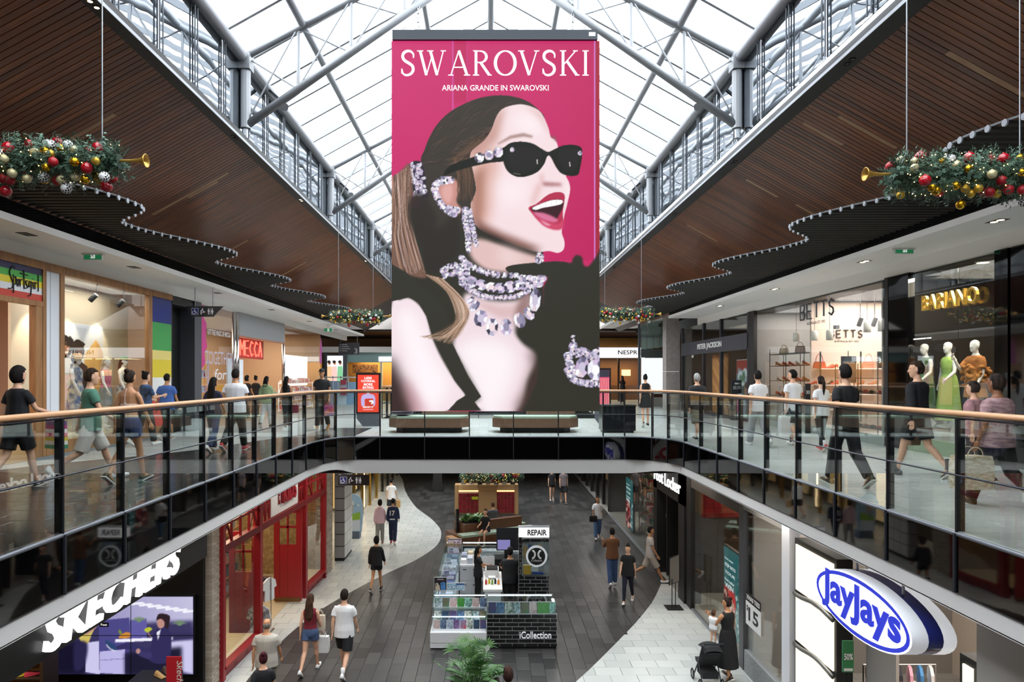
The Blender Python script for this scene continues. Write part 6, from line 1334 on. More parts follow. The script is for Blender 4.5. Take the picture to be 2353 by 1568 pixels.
def kdoor(label, y, x0, x1, zt, n):
    t = thing('door_%d' % n, label, None, (x1, y, ZL), kind='structure'); w = x1-x0; zb = ZL+.08; zm = zb+(zt-zb)*.62
    for nm, bb in (('stile', (x0, x0+w*.2)), ('stile', (x1-w*.2, x1)), ('muntin', (x0+w*.47, x0+w*.53))): mb = MB(); mb.box(bb[0], bb[1], y, y+.05, zb if nm == 'stile' else zm, zt); mb.build(nm, red, t)
    mb = MB(); mb.box(x0+w*.2, x1-w*.2, y, y+.05, zt-.1, zt); mb.build('top_rail', red, t); mb = MB(); mb.box(x0+w*.2, x1-w*.2, y, y+.05, zm+(zt-zm)*.47, zm+(zt-zm)*.53); mb.build('muntin', red, t)
    for i in (0, 1): mb = MB(); mb.box(x0+w*(.2+.3*i)+.004, x0+w*(.5+.3*i)-.004, y+.008, y+.045, zb, zm-.01); mb.build('door_panel', red, t)
    mb = MB(); mb.box(x0+w*.2, x1-w*.2, y+.02, y+.03, zm, zt-.1); mb.build('glass', m_shop, t); mb = MB(); mb.box(x0+.03, x1-.03, y-.004, y, zb-.03, zb+.1); mb.build('kick_plate', M('#6a4a2a', rough=.4, metal=.5), t)
kdoor('tall red panelled door standing open at the kids shop entrance', 20.0, P(629, 0, 20).x, P(693, 0, 20).x, -2.25, 3); kdoor('red panelled door folded open behind the kids shop window', 17.2, P(526, 0, 17.2).x, P(591, 0, 17.2).x, -2.25, 4)
for nm, b, m_ in (('wall_kids_rear', (-10.2, -10.0, 14.6, 24, ZL, -1.1), M('#b08a52', rough=.8)), ('wall_kids_near', (-10, -5.95, 14.55, 14.65, ZL, -1.1), m_black), ('wall_kids_far', (-10, -5.6, 23.0, 23.1, ZL, -1.1), M('#a58a62', rough=.9, noise=(8, '#7d6544'))), ('floor_kids', (-10, -5.9, 14.6, 23, ZL, ZL+.01), M('#b7a88c', rough=.4))):
    mb = MB(); mb.box(*b); struct(mb.build(nm, m_))
lamp('kids_shop_light', (-8.0, 18.8, -1.2), 2, 170, (1, .8, .52), sy=6); lamp('kids_window_light', (-6.4, 16.2, -1.25), .5, 40, (1, .82, .55), sy=2)
def garment(label, c, w, h, d, mat, group, name='hanging_shirt', rz=0.0):
    mb = MB(); pts = [(-w*.18, h), (w*.18, h), (w*.5, h*.86), (w*.62, h*.55), (w*.45, h*.5), (w*.4, h*.6), (w*.42, 0), (-w*.42, 0), (-w*.4, h*.6), (-w*.45, h*.5), (-w*.62, h*.55), (-w*.5, h*.86)]
    mb.prism([(x, -d/2, z) for x, z in pts], (0, d, 0)); o = mb.build(name, mat, local=True); o.location = c; o.rotation_euler.z = rz; return tag(o, label, 'clothing', group)
def rail_rack(label, x0, x1, y, h, items, group, base=ZL):
    t = thing('clothes_rack', label, 'rack', ((x0+x1)/2, y, base)); mb = MB(); mb.cyl((x0, y, base+h), (x1, y, base+h), .012, n=6); mb.build('rail', m_chrome, t)
    for x in (x0, x1): mb = MB(); mb.cyl((x, y, base+.02), (x, y, base+h), .012, n=6); mb.build('upright', m_chrome, t); mb = MB(); mb.box(x-.02, x+.02, y-.25, y+.25, base, base+.02); mb.build('foot', m_chrome, t)
    for i, (c, lb) in enumerate(items):
        x = x0+(i+.5)*(x1-x0)/len(items); garment(lb, (x, y, base+h-.62), .42, .58, .05, M(c, rough=.8), group, rz=1.15)
rail_rack('chrome clothes rack in the kids shop doorway', -6.05, -5.65, 17.75, 1.45, [('#d8d2c8', 'pale shirt at the back of the doorway rack'), ('#1c2038', 'navy patterned shirt in the doorway rack'), ('#1a1d30', 'second navy shirt in the doorway rack'), ('#dcdcda', 'white shirt at the front of the doorway rack')], 'shirts on the doorway rack')
garment('khaki trousers display hanging in the kids shop entrance', (-6.6, 19.2, ZL+1.1), .5, .9, .08, M('#b08a4a', rough=.8), 'kids display', 'hanging_trousers')
garment('white romper with black prints below the doorway rack', (-5.78, 17.2, ZL+.15), .5, .75, .06, M('#d9dcdc', rough=.8, noise=(12, '#3a3d44')), 'kids display', 'hanging_romper')
def lshelf(label, x0, x1, y0, y1, h, n, frame, cols, seed):
    t = thing('display_shelf', label, 'shelf', ((x0+x1)/2, (y0+y1)/2, ZL)); q = random.Random(seed)
    for a, b in ((x0, y0), (x1-.04, y0), (x0, y1-.04), (x1-.04, y1-.04)): mb = MB(); mb.box(a, a+.04, b, b+.04, ZL, ZL+h); mb.build('upright', frame, t)
    for k in range(n):
        z = ZL+.15+k*(h-.2)/max(1, n-1); mb = MB(); mb.box(x0, x1, y0, y1, z, z+.03); mb.build('shelf_board', frame, t); g = MB(); gm = [M(c, rough=.7) for c in cols]; u = .06
        while u < y1-y0-.25:
            w = q.uniform(.12, .26); g.cm = q.randrange(len(cols)); g.box(x0+.05, x1-.05, y0+u, y0+u+w, z+.03, z+.03+q.uniform(.08, .26)); u += w+.03
        o = g.build('goods', gm, t); o['kind'] = 'stuff'
lshelf('timber shelf of folded clothes inside the kids shop', -8.4, -7.8, 17.5, 21.5, 2.0, 5, m_oak, ['#c9b08a', '#8a9aa0', '#c98a6a', '#e6ddcc', '#3a4a5a', '#b0403a'], 51)
lshelf('low timber shelf of clothes behind the first kids shop window', -7.6, -7.0, 14.9, 16.6, 1.5, 4, m_oak, ['#c9b08a', '#d9c8b8', '#c98a8a', '#7a8a7a'], 52)
# ------------------------------------------------------------------ tiled corner shop, standee, far shops on the left
gt = thing('column_tiled', None, None, (-5.4, 24.6, ZL), kind='structure'); gt['label'] = 'grey block column with black joints beyond the kids shop'
mb = MB(); mb.box(-5.54, -5.2, 24.62, 26.0, ZL, -1.05); mb.build('core', m_black, gt); mt = M('#8b898b', rough=.5, rand='#7d7b7e'); mw = M('#dcdcda', rough=.35, rand='#cfcfcd')
for k in range(9):
    z0 = ZL+.12+k*.43; mb = MB(); mb.box(-5.54, -5.2, 24.58, 24.63, z0, z0+.40); mb.build('block', mt, gt)
    for i in range(3): mb = MB(); mb.box(-5.2, -5.17, 24.66+i*.44, 24.66+i*.44+.41, z0, z0+.40); mb.build('white_tile', mw, gt)
st = thing('standee', 'arched cardboard standee with blue sky and green hills beside the tiled column', 'standee', (P(808, 0, 28).x, 28, ZL)); sc_ = Canvas(788, 1135, 830, 1224, 50, '#9cc3e6'); sc_.fill([(788, 1185), (830, 1172), (830, 1195), (788, 1200)], '#8fc04a', 1); sc_.fill([(788, 1197), (830, 1193), (830, 1224), (788, 1224)], '#cfe0f4', 1); sc_.blot(8, 20, ['#e8f2fa', '#b9d6f0', '#7aa6d0'], (790, 1140, 828, 1170), 4, .6); sc_.ell(802, 1162, 9, 20, '#d89a6a', 2, .6); sc_.ell(800, 1180, 6, 12, '#6a90c0', 1.5, .6)
a, b = P(788, 1135, 28), P(831, 1222, 28); pts = [(a.x, b.z), (b.x, b.z), (b.x+.06, (a.z+b.z)/2)]+[(a.x+(b.x-a.x)*(.5+.55*math.cos(t)), a.z-.45+.45*math.sin(t)) for t in [math.pi*i/10 for i in range(0, 11)]]+[(a.x-.03, (a.z+b.z)/2)]
mb = MB(); mb.prism([(x, 28.0, z) for x, z in pts], (0, .04, 0)); mb.build('board', M('#9cc3e6', rough=.6), st); sc_.build('print', (a.x+.06, 27.994, a.z-.18), (b.x-a.x-.12, 0, 0), (0, 0, b.z-a.z+.2), PRINT, st); mb = MB(); mb.box(a.x+.1, b.x-.1, 28.0, 28.4, ZL, b.z); mb.build('base', M('#5a6a80', rough=.6), st)
bookr = thing('magazine_rack', 'slim wire magazine rack in front of the standee', 'rack', (P(784, 0, 27).x, 26.6, ZL))
for k in range(6): mb = MB(); p = P(786, 0, 26.6); mb.box(p.x-.1, p.x+.12, 26.6, 26.8, ZL+.2+k*.32, ZL+.2+k*.32+.22); mb.build('magazines', M(['#8a4a5a', '#5a7a8a', '#c9b98a', '#7a5a8a', '#a06a6a', '#4a6a5a'][k], rough=.6), bookr)
mb = MB(); p = P(786, 0, 26.6); mb.box(p.x-.13, p.x+.15, 26.58, 26.82, ZL, ZL+.2); mb.build('base', m_chrome, bookr)
fw = thing('shopfront', 'brass framed glass shopfronts receding under the bridge on the left', 'shopfront', (-6.1, 36, ZL), kind='structure')
for k in range(9):
    y0 = 29+k*2.1; mb = MB(); mb.box(-6.16, -6.1, y0+.06, y0+2.04, ZL+.15, -1.4); mb.build('glass_pane', m_shop, fw); mb = MB(); mb.box(-6.2, -6.06, y0-.06, y0+.06, ZL, -1.2); mb.build('brass_post', m_brass if k < 5 else m_black, fw)
    mb = MB(); mb.box(-7.6, -7.55, y0+.2, y0+1.9, ZL+.2, -1.5); mb.build('lit_panel', M(['#e8c890', '#5a4a3a', '#d8b070', '#3a342e'][k % 4], rough=.6, emit=[.9, .05, .6, .05][k % 4]), fw)
mb = MB(); mb.box(-6.15, -6.05, 33.3, 33.4, ZL+.3, -1.9); mb.build('light_strip', EMIT('#ffe0a8', 6), fw)
mb = MB(); mb.box(-8, -7.9, 24.5, 48, ZL, -1.1); struct(mb.build('wall_left_far', M('#4a3f34', rough=.7)))
lamp('far_left_light', (-6.9, 28, -1.2), 1.2, 130, (1, .82, .55), sy=5); lamp('far_left_light', (-6.9, 37, -1.2), 1.0, 90, (1, .8, .5), sy=8)
# ------------------------------------------------------------------ lower right: sneaker shop
def YW(px): return LOWR*FPX/(px-VPX)
fl = thing('shopfront', 'black framed sneaker shopfront with white sign letters', 'shopfront', (LOWR, 22, ZL), kind='structure'); xr = LOWR
def wbox(name, pa, pb, z0, z1, mat, x0=None, x1=None, par=None): mb = MB(); y0, y1 = sorted((YW(pa), YW(pb))); mb.box(xr-.06 if x0 is None else x0, xr+.06 if x1 is None else x1, y0, y1, z0, z1); return mb.build(name, mat, par or fl)
wbox('door_frame', 1508, 1516, ZL, -1.05, m_black, xr-.1, xr+.5); wbox('door_frame', 1566, 1580, ZL, -1.05, m_black, xr-.1, xr+.4); wbox('sign_band', 1508, 1580, -2.15, -1.05, m_black, xr-.1, xr+.1); wbox('post', 1582, 1592, ZL, -1.05, m_black); wbox('post', 1704, 1714, ZL, -1.05, M('#4a4c50', rough=.4, metal=.3))
letters('lettering', 'Foot Locker', (xr-.12, YW(1512), -1.86), (0, -1, 0), (0, 0, 1), YW(1512)-YW(1574), .40, EMIT('#ffffff', .95), fl, .03, .012, 0, .98)
wbox('header', 1593, 1704, -1.5, -1.05, M('#3a342e', rough=.5)); wbox('header', 1400, 1507, -1.45, -1.05, m_black)
for pa, pb in ((1400, 1440), (1440, 1458), (1458, 1507), (1593, 1648), (1649, 1703)): wbox('glass_pane', pa, pb, ZL+.06, -1.45, m_shop, xr-.008, xr+.008)
wbox('kick', 1400, 1507, ZL, ZL+.06, m_alu); wbox('kick', 1593, 1703, ZL, ZL+.06, m_alu); wbox('door_leaf', 1524, 1526, ZL+.05, -2.2, m_black, xr+.1, xr+.9); wbox('door_leaf', 1552, 1554, ZL+.05, -2.2, m_black, xr+.1, xr+.9)
for nm, b, m_ in (('wall_sneaker_rear', (10.0, 10.2, 15.6, 34, ZL, -1.1), M('#3c342c', rough=.7)), ('wall_sneaker_side', (5.9, 10, 15.5, 15.6, ZL, -1.1), M('#2a2725', rough=.6)), ('wall_sneaker_far', (5.9, 10, 33.6, 33.7, ZL, -1.1), M('#2a2725', rough=.6))):
    mb = MB(); mb.box(*b); struct(mb.build(nm, m_))
lamp('sneaker_shop_light', (8.0, 27, -1.2), 2.5, 200, (1, .85, .62), sy=9); lamp('sneaker_shop_light', (7.6, 18, -1.2), 2, 110, (1, .84, .62), sy=4)
rt = thing('tiled_wall', 'dark red tiled wall panel inside the sneaker shop', 'wall panel', (7.2, 21.5, -3.0)); mb = MB(); mb.box(6.4, 8.0, 21.0, 21.1, -2.7, -1.1); mb.build('backing', m_black, rt); mt = M('#7a1418', rough=.3, rand='#5e0f13')
for i in range(6):
    for k in range(5): mb = MB(); mb.box(6.42+i*.26, 6.42+i*.26+.25, 20.97, 21.0, -2.68+k*.31, -2.68+k*.31+.30); mb.build('tile', mt, rt)
mb = MB(); mb.box(6.4, 8.0, 20.98, 21.1, ZL, -2.7); mb.build('lower_panel', M('#2a2622', rough=.5), rt)
lshelf('sneaker display shelving behind the sneaker shop glass', 6.5, 7.0, 24.4, 29.5, 3.2, 7, M('#8a6a44', rough=.5), ['#e6e2da', '#8a8078', '#c98a4a', '#3a5a4a', '#b0403a', '#d9c9a0'], 61)
lshelf('low sneaker table shelf near the sneaker shop entrance', 7.4, 8.2, 17.0, 19.0, 1.4, 3, M('#6a4a2c', rough=.5), ['#e6e2da', '#6a5a4a', '#c98a4a', '#2a2a2a'], 62)
for k, c in enumerate(('#d8d2c6', '#4a4640', '#e0dcd2')): garment('%s jacket hanging in the sneaker shop window' % ('pale', 'dark', 'white')[k], (6.35, 22.9+k*.4, -3.6), .6, .9, .1, M(c, rough=.8), 'jackets in the sneaker window', 'hanging_jacket', .5)
def adpanel(label, pa, pb, py0, py1, x, seed, words):
    ya, yb = x*FPX/(pa-VPX), x*FPX/(pb-VPX); zt = E-(py0-VPY)*ya/FPX; zb = max(ZL+.15, E-(py1-VPY)*ya/FPX)
    t = thing('digital_poster', label, 'screen', (x, (ya+yb)/2, zb)); c = Canvas(0, 0, 40, 40*(zt-zb)/(ya-yb), 44, '#2f6a6c'); h = c.y1; c.rect(0, h*.47, 26, h, '#a81a24', 1)
    c.blot(seed, 60, ['#d43a3a', '#1d1416', '#8a1a20', '#e8d0c0', '#5a1216', '#c9a08a'], (2, h*.5, 25, h*.97), 4.5, .5); c.blot(seed+1, 14, ['#cfe6e6', '#8fc0c0'], (28, h*.5, 38, h*.97), 2.5, .4)
    c.build('picture', (x-.05, ya, zt), (0, yb-ya, 0), (0, 0, zb-zt), LIT(.8), t); mb = MB(); mb.box(x-.046, x+.04, yb-.03, ya+.03, zb-.03, zt+.03); mb.build('case', m_black, t)
    for k, (s_, f, hh) in enumerate(words): letters('slogan', s_, (x-.052, ya-.08, zt-(.1+.085*k)*(zt-zb)-.1), (0, -1, 0), (0, 0, 1), (ya-yb)*f, hh*(zt-zb), EMIT('#e6f4f4', .9), t, .002, .02)
    return t
adpanel('tall digital poster with red players inside the near sneaker shop window', 1668, 1708, 1253, 1450, 6.15, 71, [('Foot Locker', .5, .022), ('STEP INTO', .62, .04), ('YOUR', .6, .035), ('Foot Locker', .55, .03), ('WIN', .5, .06)])
adpanel('tall digital poster with red players inside the far sneaker shop window', 1441, 1457, 1095, 1212, 6.1, 73, [('Foot Locker', .5, .022), ('STEP INTO', .62, .04), ('YOUR', .6, .035), ('Foot Locker', .55, .03), ('WIN', .5, .06)])
t = thing('poster_stand', 'grey poster board on a black pole stand outside the sneaker shop', 'sign', (5.3, 19.6, ZL)); a, b = P(1541, 1282, 19.6), P(1558, 1340, 19.6)
mb = MB(); mb.prism([(a.x, 19.7, a.z-.06), (b.x, 19.5, a.z+.1), (b.x, 19.5, b.z+.08), (a.x, 19.7, b.z-.1)], (.02, .03, 0)); mb.build('panel', M('#6a625a', rough=.5), t); mb = MB(); mb.prism([(a.x-.02, 19.715, a.z-.04), (b.x+.02, 19.515, a.z+.12), (b.x+.02, 19.515, b.z+.06), (a.x-.02, 19.715, b.z-.12)], (.02, .03, 0)); mb.build('frame', m_black, t)
for x in (-.05, .05): mb = MB(); mb.cyl((5.33+x, 19.62, ZL+.02), (5.33+x, 19.62, b.z+.1), .013, n=6); mb.build('pole', m_black, t)
mb = MB(); mb.box(5.1, 5.56, 19.4, 19.84, ZL, ZL+.02); mb.build('base', m_black, t)
# far right lower wall
fwr = thing('shopfront', 'dark shopfronts receding under the bridge on the right', 'shopfront', (6.0, 40, ZL), kind='structure')
for k in range(7): y0 = 33.6+k*2.0; mb = MB(); mb.box(6.0, 6.08, y0+.2, y0+1.9, ZL+.1, -1.3); mb.build('glass_pane', m_shop, fwr); mb = MB(); mb.box(5.95, 6.1, y0-.1, y0+.2, ZL, -1.2); mb.build('dark_post', M('#1d1a18', rough=.4), fwr); mb = MB(); mb.box(7.3, 7.35, y0+.2, y0+1.8, ZL+.3, -1.6); mb.build('lit_panel', M(['#4a3a2c', '#8a6a4a', '#2a2622'][k % 3], rough=.6, emit=[.05, .4, .05][k % 3]), fwr)
mb = MB(); mb.box(8, 8.1, 33.8, 48, ZL, -1.1); struct(mb.build('wall_right_far', M('#3a322c', rough=.7)))
# ------------------------------------------------------------------ lower right: youth clothing shop with oval sign
jj = thing('shopfront', 'white youth clothing shopfront with glowing side columns', 'shopfront', (xr, 10.8, ZL), kind='structure')
wbox('glass_pane', 1716, 1808, ZL+.5, -1.3, m_shop, xr-.008, xr+.008, jj); wbox('mesh_riser', 1716, 1808, ZL, ZL+.5, M('#8f9294', rough=.5, noise=(40, '#6a6d70')), None, None, jj); wbox('header', 1714, 1822, -1.35, -1.05, m_wall, None, None, jj); wbox('pier', 1808, 1826, ZL, -1.05, M('#d2d3d8', rough=.5), xr-.1, xr+.1, jj)
lite = EMIT('#fff3dc', 1.25); ml2 = M('#2b2b28', rough=.4, metal=.3); msil = M('#8d8d88', rough=.3, metal=.7)
def litecol(pa, pb, z0, z1):
    ya, yb = YW(pb), YW(pa); t = MB()
    mb = MB(); mb.box(xr-.02, xr+.25, ya-.05, yb+.05, z0, z1); mb.build('column_frame', ml2, jj)
    zs_ = [z0+.06]+[z for z in (-4.3, -3.35, -2.4) if z0 < z < z1]+[z1-.05]
    for k in range(len(zs_)-1):
        mb = MB(); mb.box(xr-.045, xr-.02, ya+.03, yb-.03, zs_[k]+.05, zs_[k+1]-.05); mb.build('light_panel', lite, jj)
        if k: mb = MB(); mb.tube([(xr-.06, ya+(yb-ya)*u, zs_[k]+.035*math.sin(u*6.28-1.0)) for u in [i/10 for i in range(11)]], .045, 8, asp=.7); mb.build('silver_band', msil, jj, True)
litecol(1832, 1922, ZL, -1.40); litecol(2216, 2246, ZL, -1.75)
wbox('wall_panel', 2252, 2420, ZL, -1.05, M('#d6d2cc', rough=.6), xr-.04, xr+.3, jj); wbox('header', 1922, 2252, -1.2, -1.05, m_soffit, None, None, jj); wbox('wall_panel', 1922, 1985, ZL, -1.2, M('#d0cbc4', rough=.6), xr+.5, xr+.55, jj)
for nm, b, m_ in (('wall_youth_rear', (10.4, 10.6, 5.5, 15.4, ZL, -1.1), M('#b9ada0', rough=.7)), ('wall_youth_side', (5.95, 10.4, 15.3, 15.4, ZL, -1.1), M('#8a8580', rough=.7)), ('wall_youth_near', (5.95, 10.4, 5.4, 5.5, ZL, -1.1), m_wall)):
    mb = MB(); mb.box(*b); struct(mb.build(nm, m_))
lamp('youth_shop_light', (8.2, 10, -1.2), 2.5, 190, (1, .9, .8), sy=6); lamp('youth_window_light', (7.2, 14.2, -1.2), 1.2, 50, (1, .9, .8), sy=1.6)
# oval sign
os_ = thing('oval_sign', 'white oval lightbox sign with blue lettering hanging below the slab', 'sign', (5.3, 9.4, -1.9))
def ovring(x, ry, rz, n=40): return [Vector((x, 9.38+ry*math.cos(2*math.pi*i/n), -1.53+rz*math.sin(2*math.pi*i/n))) for i in range(n)]
XA, XB = 5.08, 5.62; m_wlit = EMIT('#ffffff', 1.35); m_blue = M('#2a36b8', rough=.35, emit=.55, ecol='#2a36c8')
for nm, x0, x1, m_ in (('rim', XA, XA+.2, M('#d8dbe2', rough=.35, emit=.35)), ('blue_band', XA+.2, XA+.38, M('#2a3488', rough=.2)), ('rim', XA+.38, XB, M('#e6e8ec', rough=.35, emit=.5))): mb = MB(); mb.rings([ovring(x0, 1.2, .42), ovring(x1, 1.2, .42)], caps=False); mb.build(nm, m_, os_, True)
mb = MB(); mb._a(ovring(XA, 1.2, .42), [tuple(range(40))]); mb.build('face', m_wlit, os_); mb = MB(); mb._a(ovring(XB, 1.2, .42), [tuple(range(40))]); mb.build('back', m_white, os_)
mb = MB(); r1, r2 = ovring(XA-.008, 1.17, .40), ovring(XA-.008, 1.10, .345); mb._a(r1+r2, [(i, (i+1) % 40, 40+(i+1) % 40, 40+i) for i in range(40)]); mb.build('blue_outline', m_blue, os_)
letters('lettering', 'JayJays', (XA-.006, 9.38+.99, -1.80), (0, -1, 0), (0, 0, 1), 1.98, .58, m_blue, os_, .01, .03, .0, 1.0)
for y in (8.8, 9.9): mb = MB(); mb.cyl((5.35, y, -1.2), (5.35, y, -.87), .02, n=6); mb.build('hanger', m_alu, os_)
t = thing('price_poster', 'white poster reading XMAS TEES 15 dollars on the youth shop glass', 'poster', (xr-.03, 14.9, -4.0)); y0, y1 = YW(1717), YW(1751); z1, z0 = -3.05, -4.05; zt = E-(1358-VPY)*y0/FPX; zb = E-(1432-VPY)*y0/FPX
mb = MB(); mb.box(xr-.03, xr-.02, y1, y0, zb, zt-.2); mb.build('sheet', M('#dcdcdc', rough=.5), t); mb = MB(); mb.box(xr-.03, xr-.02, y1, y0, zt-.2, zt); mb.build('black_band', m_black, t)
letters('lettering', 'XMAS TEES', (xr-.031, y0-.04, zt-.15), (0, -1, 0), (0, 0, 1), y0-y1-.08, .1, m_white, t, .003, .02); letters('lettering', '15', (xr-.031, y0-.16, zb+.12), (0, -1, 0), (0, 0, 1), y0-y1-.28, .3, m_black, t, .003, .02); letters('lettering', '$', (xr-.031, y0-.05, zb+.3), (0, -1, 0), (0, 0, 1), .08, .14, m_black, t, .003, .02)
t = thing('sale_poster', 'green sale poster reading 50% off inside the youth clothing shop', 'poster', P(1950, 1568, 10.2)); a, b = P(1937, 1474, 10.4), P(1962, 1546, 10.4)
mb = MB(); mb.box(a.x, b.x, 10.4, 10.43, b.z, a.z); mb.build('sheet', M('#2f7a4a', rough=.5), t); mb = MB(); mb.box(a.x+.015, b.x-.015, 10.396, 10.4, b.z+.02, b.z+.06); mb.build('print_band', m_white, t); mb = MB(); mb.cyl(((a.x+b.x)/2, 10.44, ZL), ((a.x+b.x)/2, 10.44, a.z), .012, n=6); mb.build('pole', m_black, t)
letters('lettering', '50%', (a.x+.015, 10.396, (a.z+b.z)/2-.05), (1, 0, 0), (0, 0, 1), b.x-a.x-.03, .1, m_white, t, .003, .03)
rail_rack('chrome rack of white garments at the youth shop entrance', 5.9, 6.9, 9.6, 1.45, [(c, '%s garment from the entrance side on the youth shop rack' % ordn[i]) for i, c in enumerate(('#e6e6e6', '#dcdcdc', '#cfcfd2', '#e8e4e0', '#c9ccd2', '#d8d8d8', '#bcc2cc'))], 'garments on the white rack')
rail_rack('second chrome rack of colourful garments inside the youth shop', 6.7, 8.0, 12.2, 1.5, [(c, '%s colourful garment from the entrance on the inner rack' % ordn[i]) for i, c in enumerate(('#1c1c20', '#c94a6a', '#3a7ac0', '#2a2a30', '#d8a0b0', '#4a8ac0', '#e6e0da'))], 'garments on the inner rack')
rail_rack('third chrome rack of dark garments deep in the youth shop', 7.6, 9.4, 10.6, 1.9, [(c, '%s dark garment from the entrance on the deep rack' % ordn[i]) for i, c in enumerate(('#2a2a2c', '#6a6a6e', '#1c1c20', '#a0a0a4', '#3a3236', '#8a8a90', '#4a4a50'))], 'garments on the deep rack')
lshelf('white shelf of folded jeans and shirts inside the youth shop', 6.9, 7.5, 11.0, 12.0, 1.3, 4, m_white, ['#c98aa0', '#4a6a9a', '#8a3a4a', '#7a9ac0', '#d8d0c8'], 81)
t = thing('display_table', 'pale table with red and yellow folded clothes in the youth shop', 'table', (7.6, 9.2, ZL)); mb = MB(); mb.box(6.9, 8.3, 8.3, 9.6, ZL+.85, ZL+.92); mb.build('top', M('#d8c4ae', rough=.5), t); mb = MB(); mb.box(6.95, 8.25, 8.35, 9.55, ZL, ZL+.85); mb.build('body', M('#a8703f', rough=.5), t)
mb = MB(); mb.tube([(7.5+.32*math.cos(a_), 9.0+.25*math.sin(a_), ZL+.95) for a_ in [2*math.pi*i/16 for i in range(16)]], .06, 6, closed=True); mb.lathe([(.3, .92), (.26, .97), (.01, .99)], (7.5, 9.0, ZL), 16); o = mb.build('folded_cloth', M('#c2202c', rough=.8, noise=(20, '#e0c0b8')), None); tag(o, 'heap of red printed clothes on the youth shop table', 'clothes')
mb = MB(); mb.box(6.98, 7.2, 8.8, 9.3, ZL+.92, ZL+.97); o = mb.build('folded_cloth', M('#d8c82a', rough=.8, noise=(14, '#1c1c1c'))); tag(o, 'yellow and black folded clothes on the youth shop table', 'clothes')

# unseen fill strips added below the lower ceilings to brighten floor and fascia
for x_, y_, l_ in ((-5.0, 10.5, 8), (5.4, 13.4, 2.5), (5.4, 21, 7), (-4.95, 20, 5), (-2.5, 23, 5), (2.5, 23, 5), (-5, 33, 9), (5.4, 33, 9)):
    lamp('walkway_fill', (x_, y_, -1.07), .3, 8*l_, (1, .95, .88), sy=l_)
# ------------------------------------------------------------------ phone accessory kiosk
YK0 = 16.64; kx0, kxm, kx1 = -1.42, -.035, 1.68
m_kw = M('#dfe0e2', rough=.4); m_kglass = GLASS('case_glass', tint=(.92, .97, .97), ior=1.45, gain=.7, gain_max=.3); m_bb = M('#141416', rough=.25, rand='#1e1e20', name='black_brick'); m_gr = M('#c4c4c4', rough=.7)
def brickwall(t, x0, x1, y, z0, z1, bw=.31, bh=.10):
    "glazed black bricks on a wall that faces the camera"
    mb = MB(); mb.box(x0, x1, y+.02, y+.06, z0, z1); mb.build('grout', m_gr, t); k = 0; z = z0; me = {}
    while z < z1-.02:
        u = x0-(bw/2 if k % 2 else 0)
        while u < x1:
            a, b = max(u, x0)+.006, min(u+bw, x1)-.006
            if b-a > .03:
                key = round(b-a, 3)
                if key not in me: m_ = MB(); h = min(bh, z1-z)-.012; m_.rings([[(0, .02, 0), (b-a, .02, 0), (b-a, .02, h), (0, .02, h)][::-1], [(0, .005, 0), (b-a, .005, 0), (b-a, .005, h), (0, .005, h)][::-1], [(.008, 0, .008), (b-a-.008, 0, .008), (b-a-.008, 0, h-.008), (.008, 0, h-.008)][::-1]]); me[key] = m_.mesh('brick', m_bb)
                inst(me[key], 'brick', (a, y, z+.004), t)
            u += bw
        z += bh; k += 1
fc = thing('kiosk_counter', 'black brick kiosk counter with a glass case on top', 'counter', (.8, YK0, ZL))
brickwall(fc, kxm, kx1, YK0, ZL+.06, -4.15); mb = MB(); mb.box(kxm, kx1, YK0+.06, YK0+.62, ZL+.06, -4.16); mb.build('body', m_black, fc); mb = MB(); mb.box(kxm+.02, kx1-.02, YK0+.05, YK0+.6, ZL, ZL+.06); mb.build('plinth', m_black, fc)
p0 = P(1194, 1465, YK0); letters('sign_letters', 'iCollection', (p0.x, YK0-.002, p0.z-.03), (1, 0, 0), (0, 0, 1), .77, .17, M('#d9dade', rough=.4, emit=.4), fc, .02, .008)
def glassbox(t, x0, x1, y0, y1, z0, z1, n=1):
    for nm, b in (('case_pane', (x0, x1, y0, y0+.008, z0, z1)), ('case_pane', (x0, x1, y1-.008, y1, z0, z1)), ('case_pane', (x0, x0+.008, y0, y1, z0, z1)), ('case_pane', (x1-.008, x1, y0, y1, z0, z1)), ('case_top', (x0, x1, y0, y1, z1, z1+.008))): mb = MB(); mb.box(*b); mb.build(nm, m_kglass, t)
    mb = MB()
    for x in (x0, x1-.012):
        for y in (y0, y1-.012): mb.box(x, x+.012, y, y+.012, z0, z1)
    for y in (y0, y1-.014): mb.box(x0, x1, y, y+.014, z1, z1+.014)
    mb.build('case_edge', M('#c9cdd0', rough=.3, metal=.5), t); mb = MB(); mb.box(x0+.03, x1-.03, y1-.03, y1-.015, z1-.02, z1-.005); mb.build('led_strip', EMIT('#f4f8ff', 6), t)
glassbox(fc, kxm, kx1-.05, YK0+.02, YK0+.62, -4.15, -3.86)
PKC = [('#c9b9b4', '#a98a8a'), ('#6a7f9a', '#2a3a5a'), ('#b9c2d0', '#6a7890'), ('#4a3a66', '#8a6a9a'), ('#7a94b8', '#b03a4a'), ('#d8d8d4', '#3a5a4a'), ('#2a4a6a', '#1a2a3a'), ('#5a3a5a', '#2a4a7a'), ('#24486a', '#6a8ab0'), ('#d6d6d2', '#3f5a3a'), ('#3a6a4a', '#c9cfe0'), ('#7a5a4a', '#4a7a5a'), ('#d8c6c6', '#c09a9a'), ('#4a9a3a', '#2f7a28'), ('#9ad8c4', '#3a4a4a')]
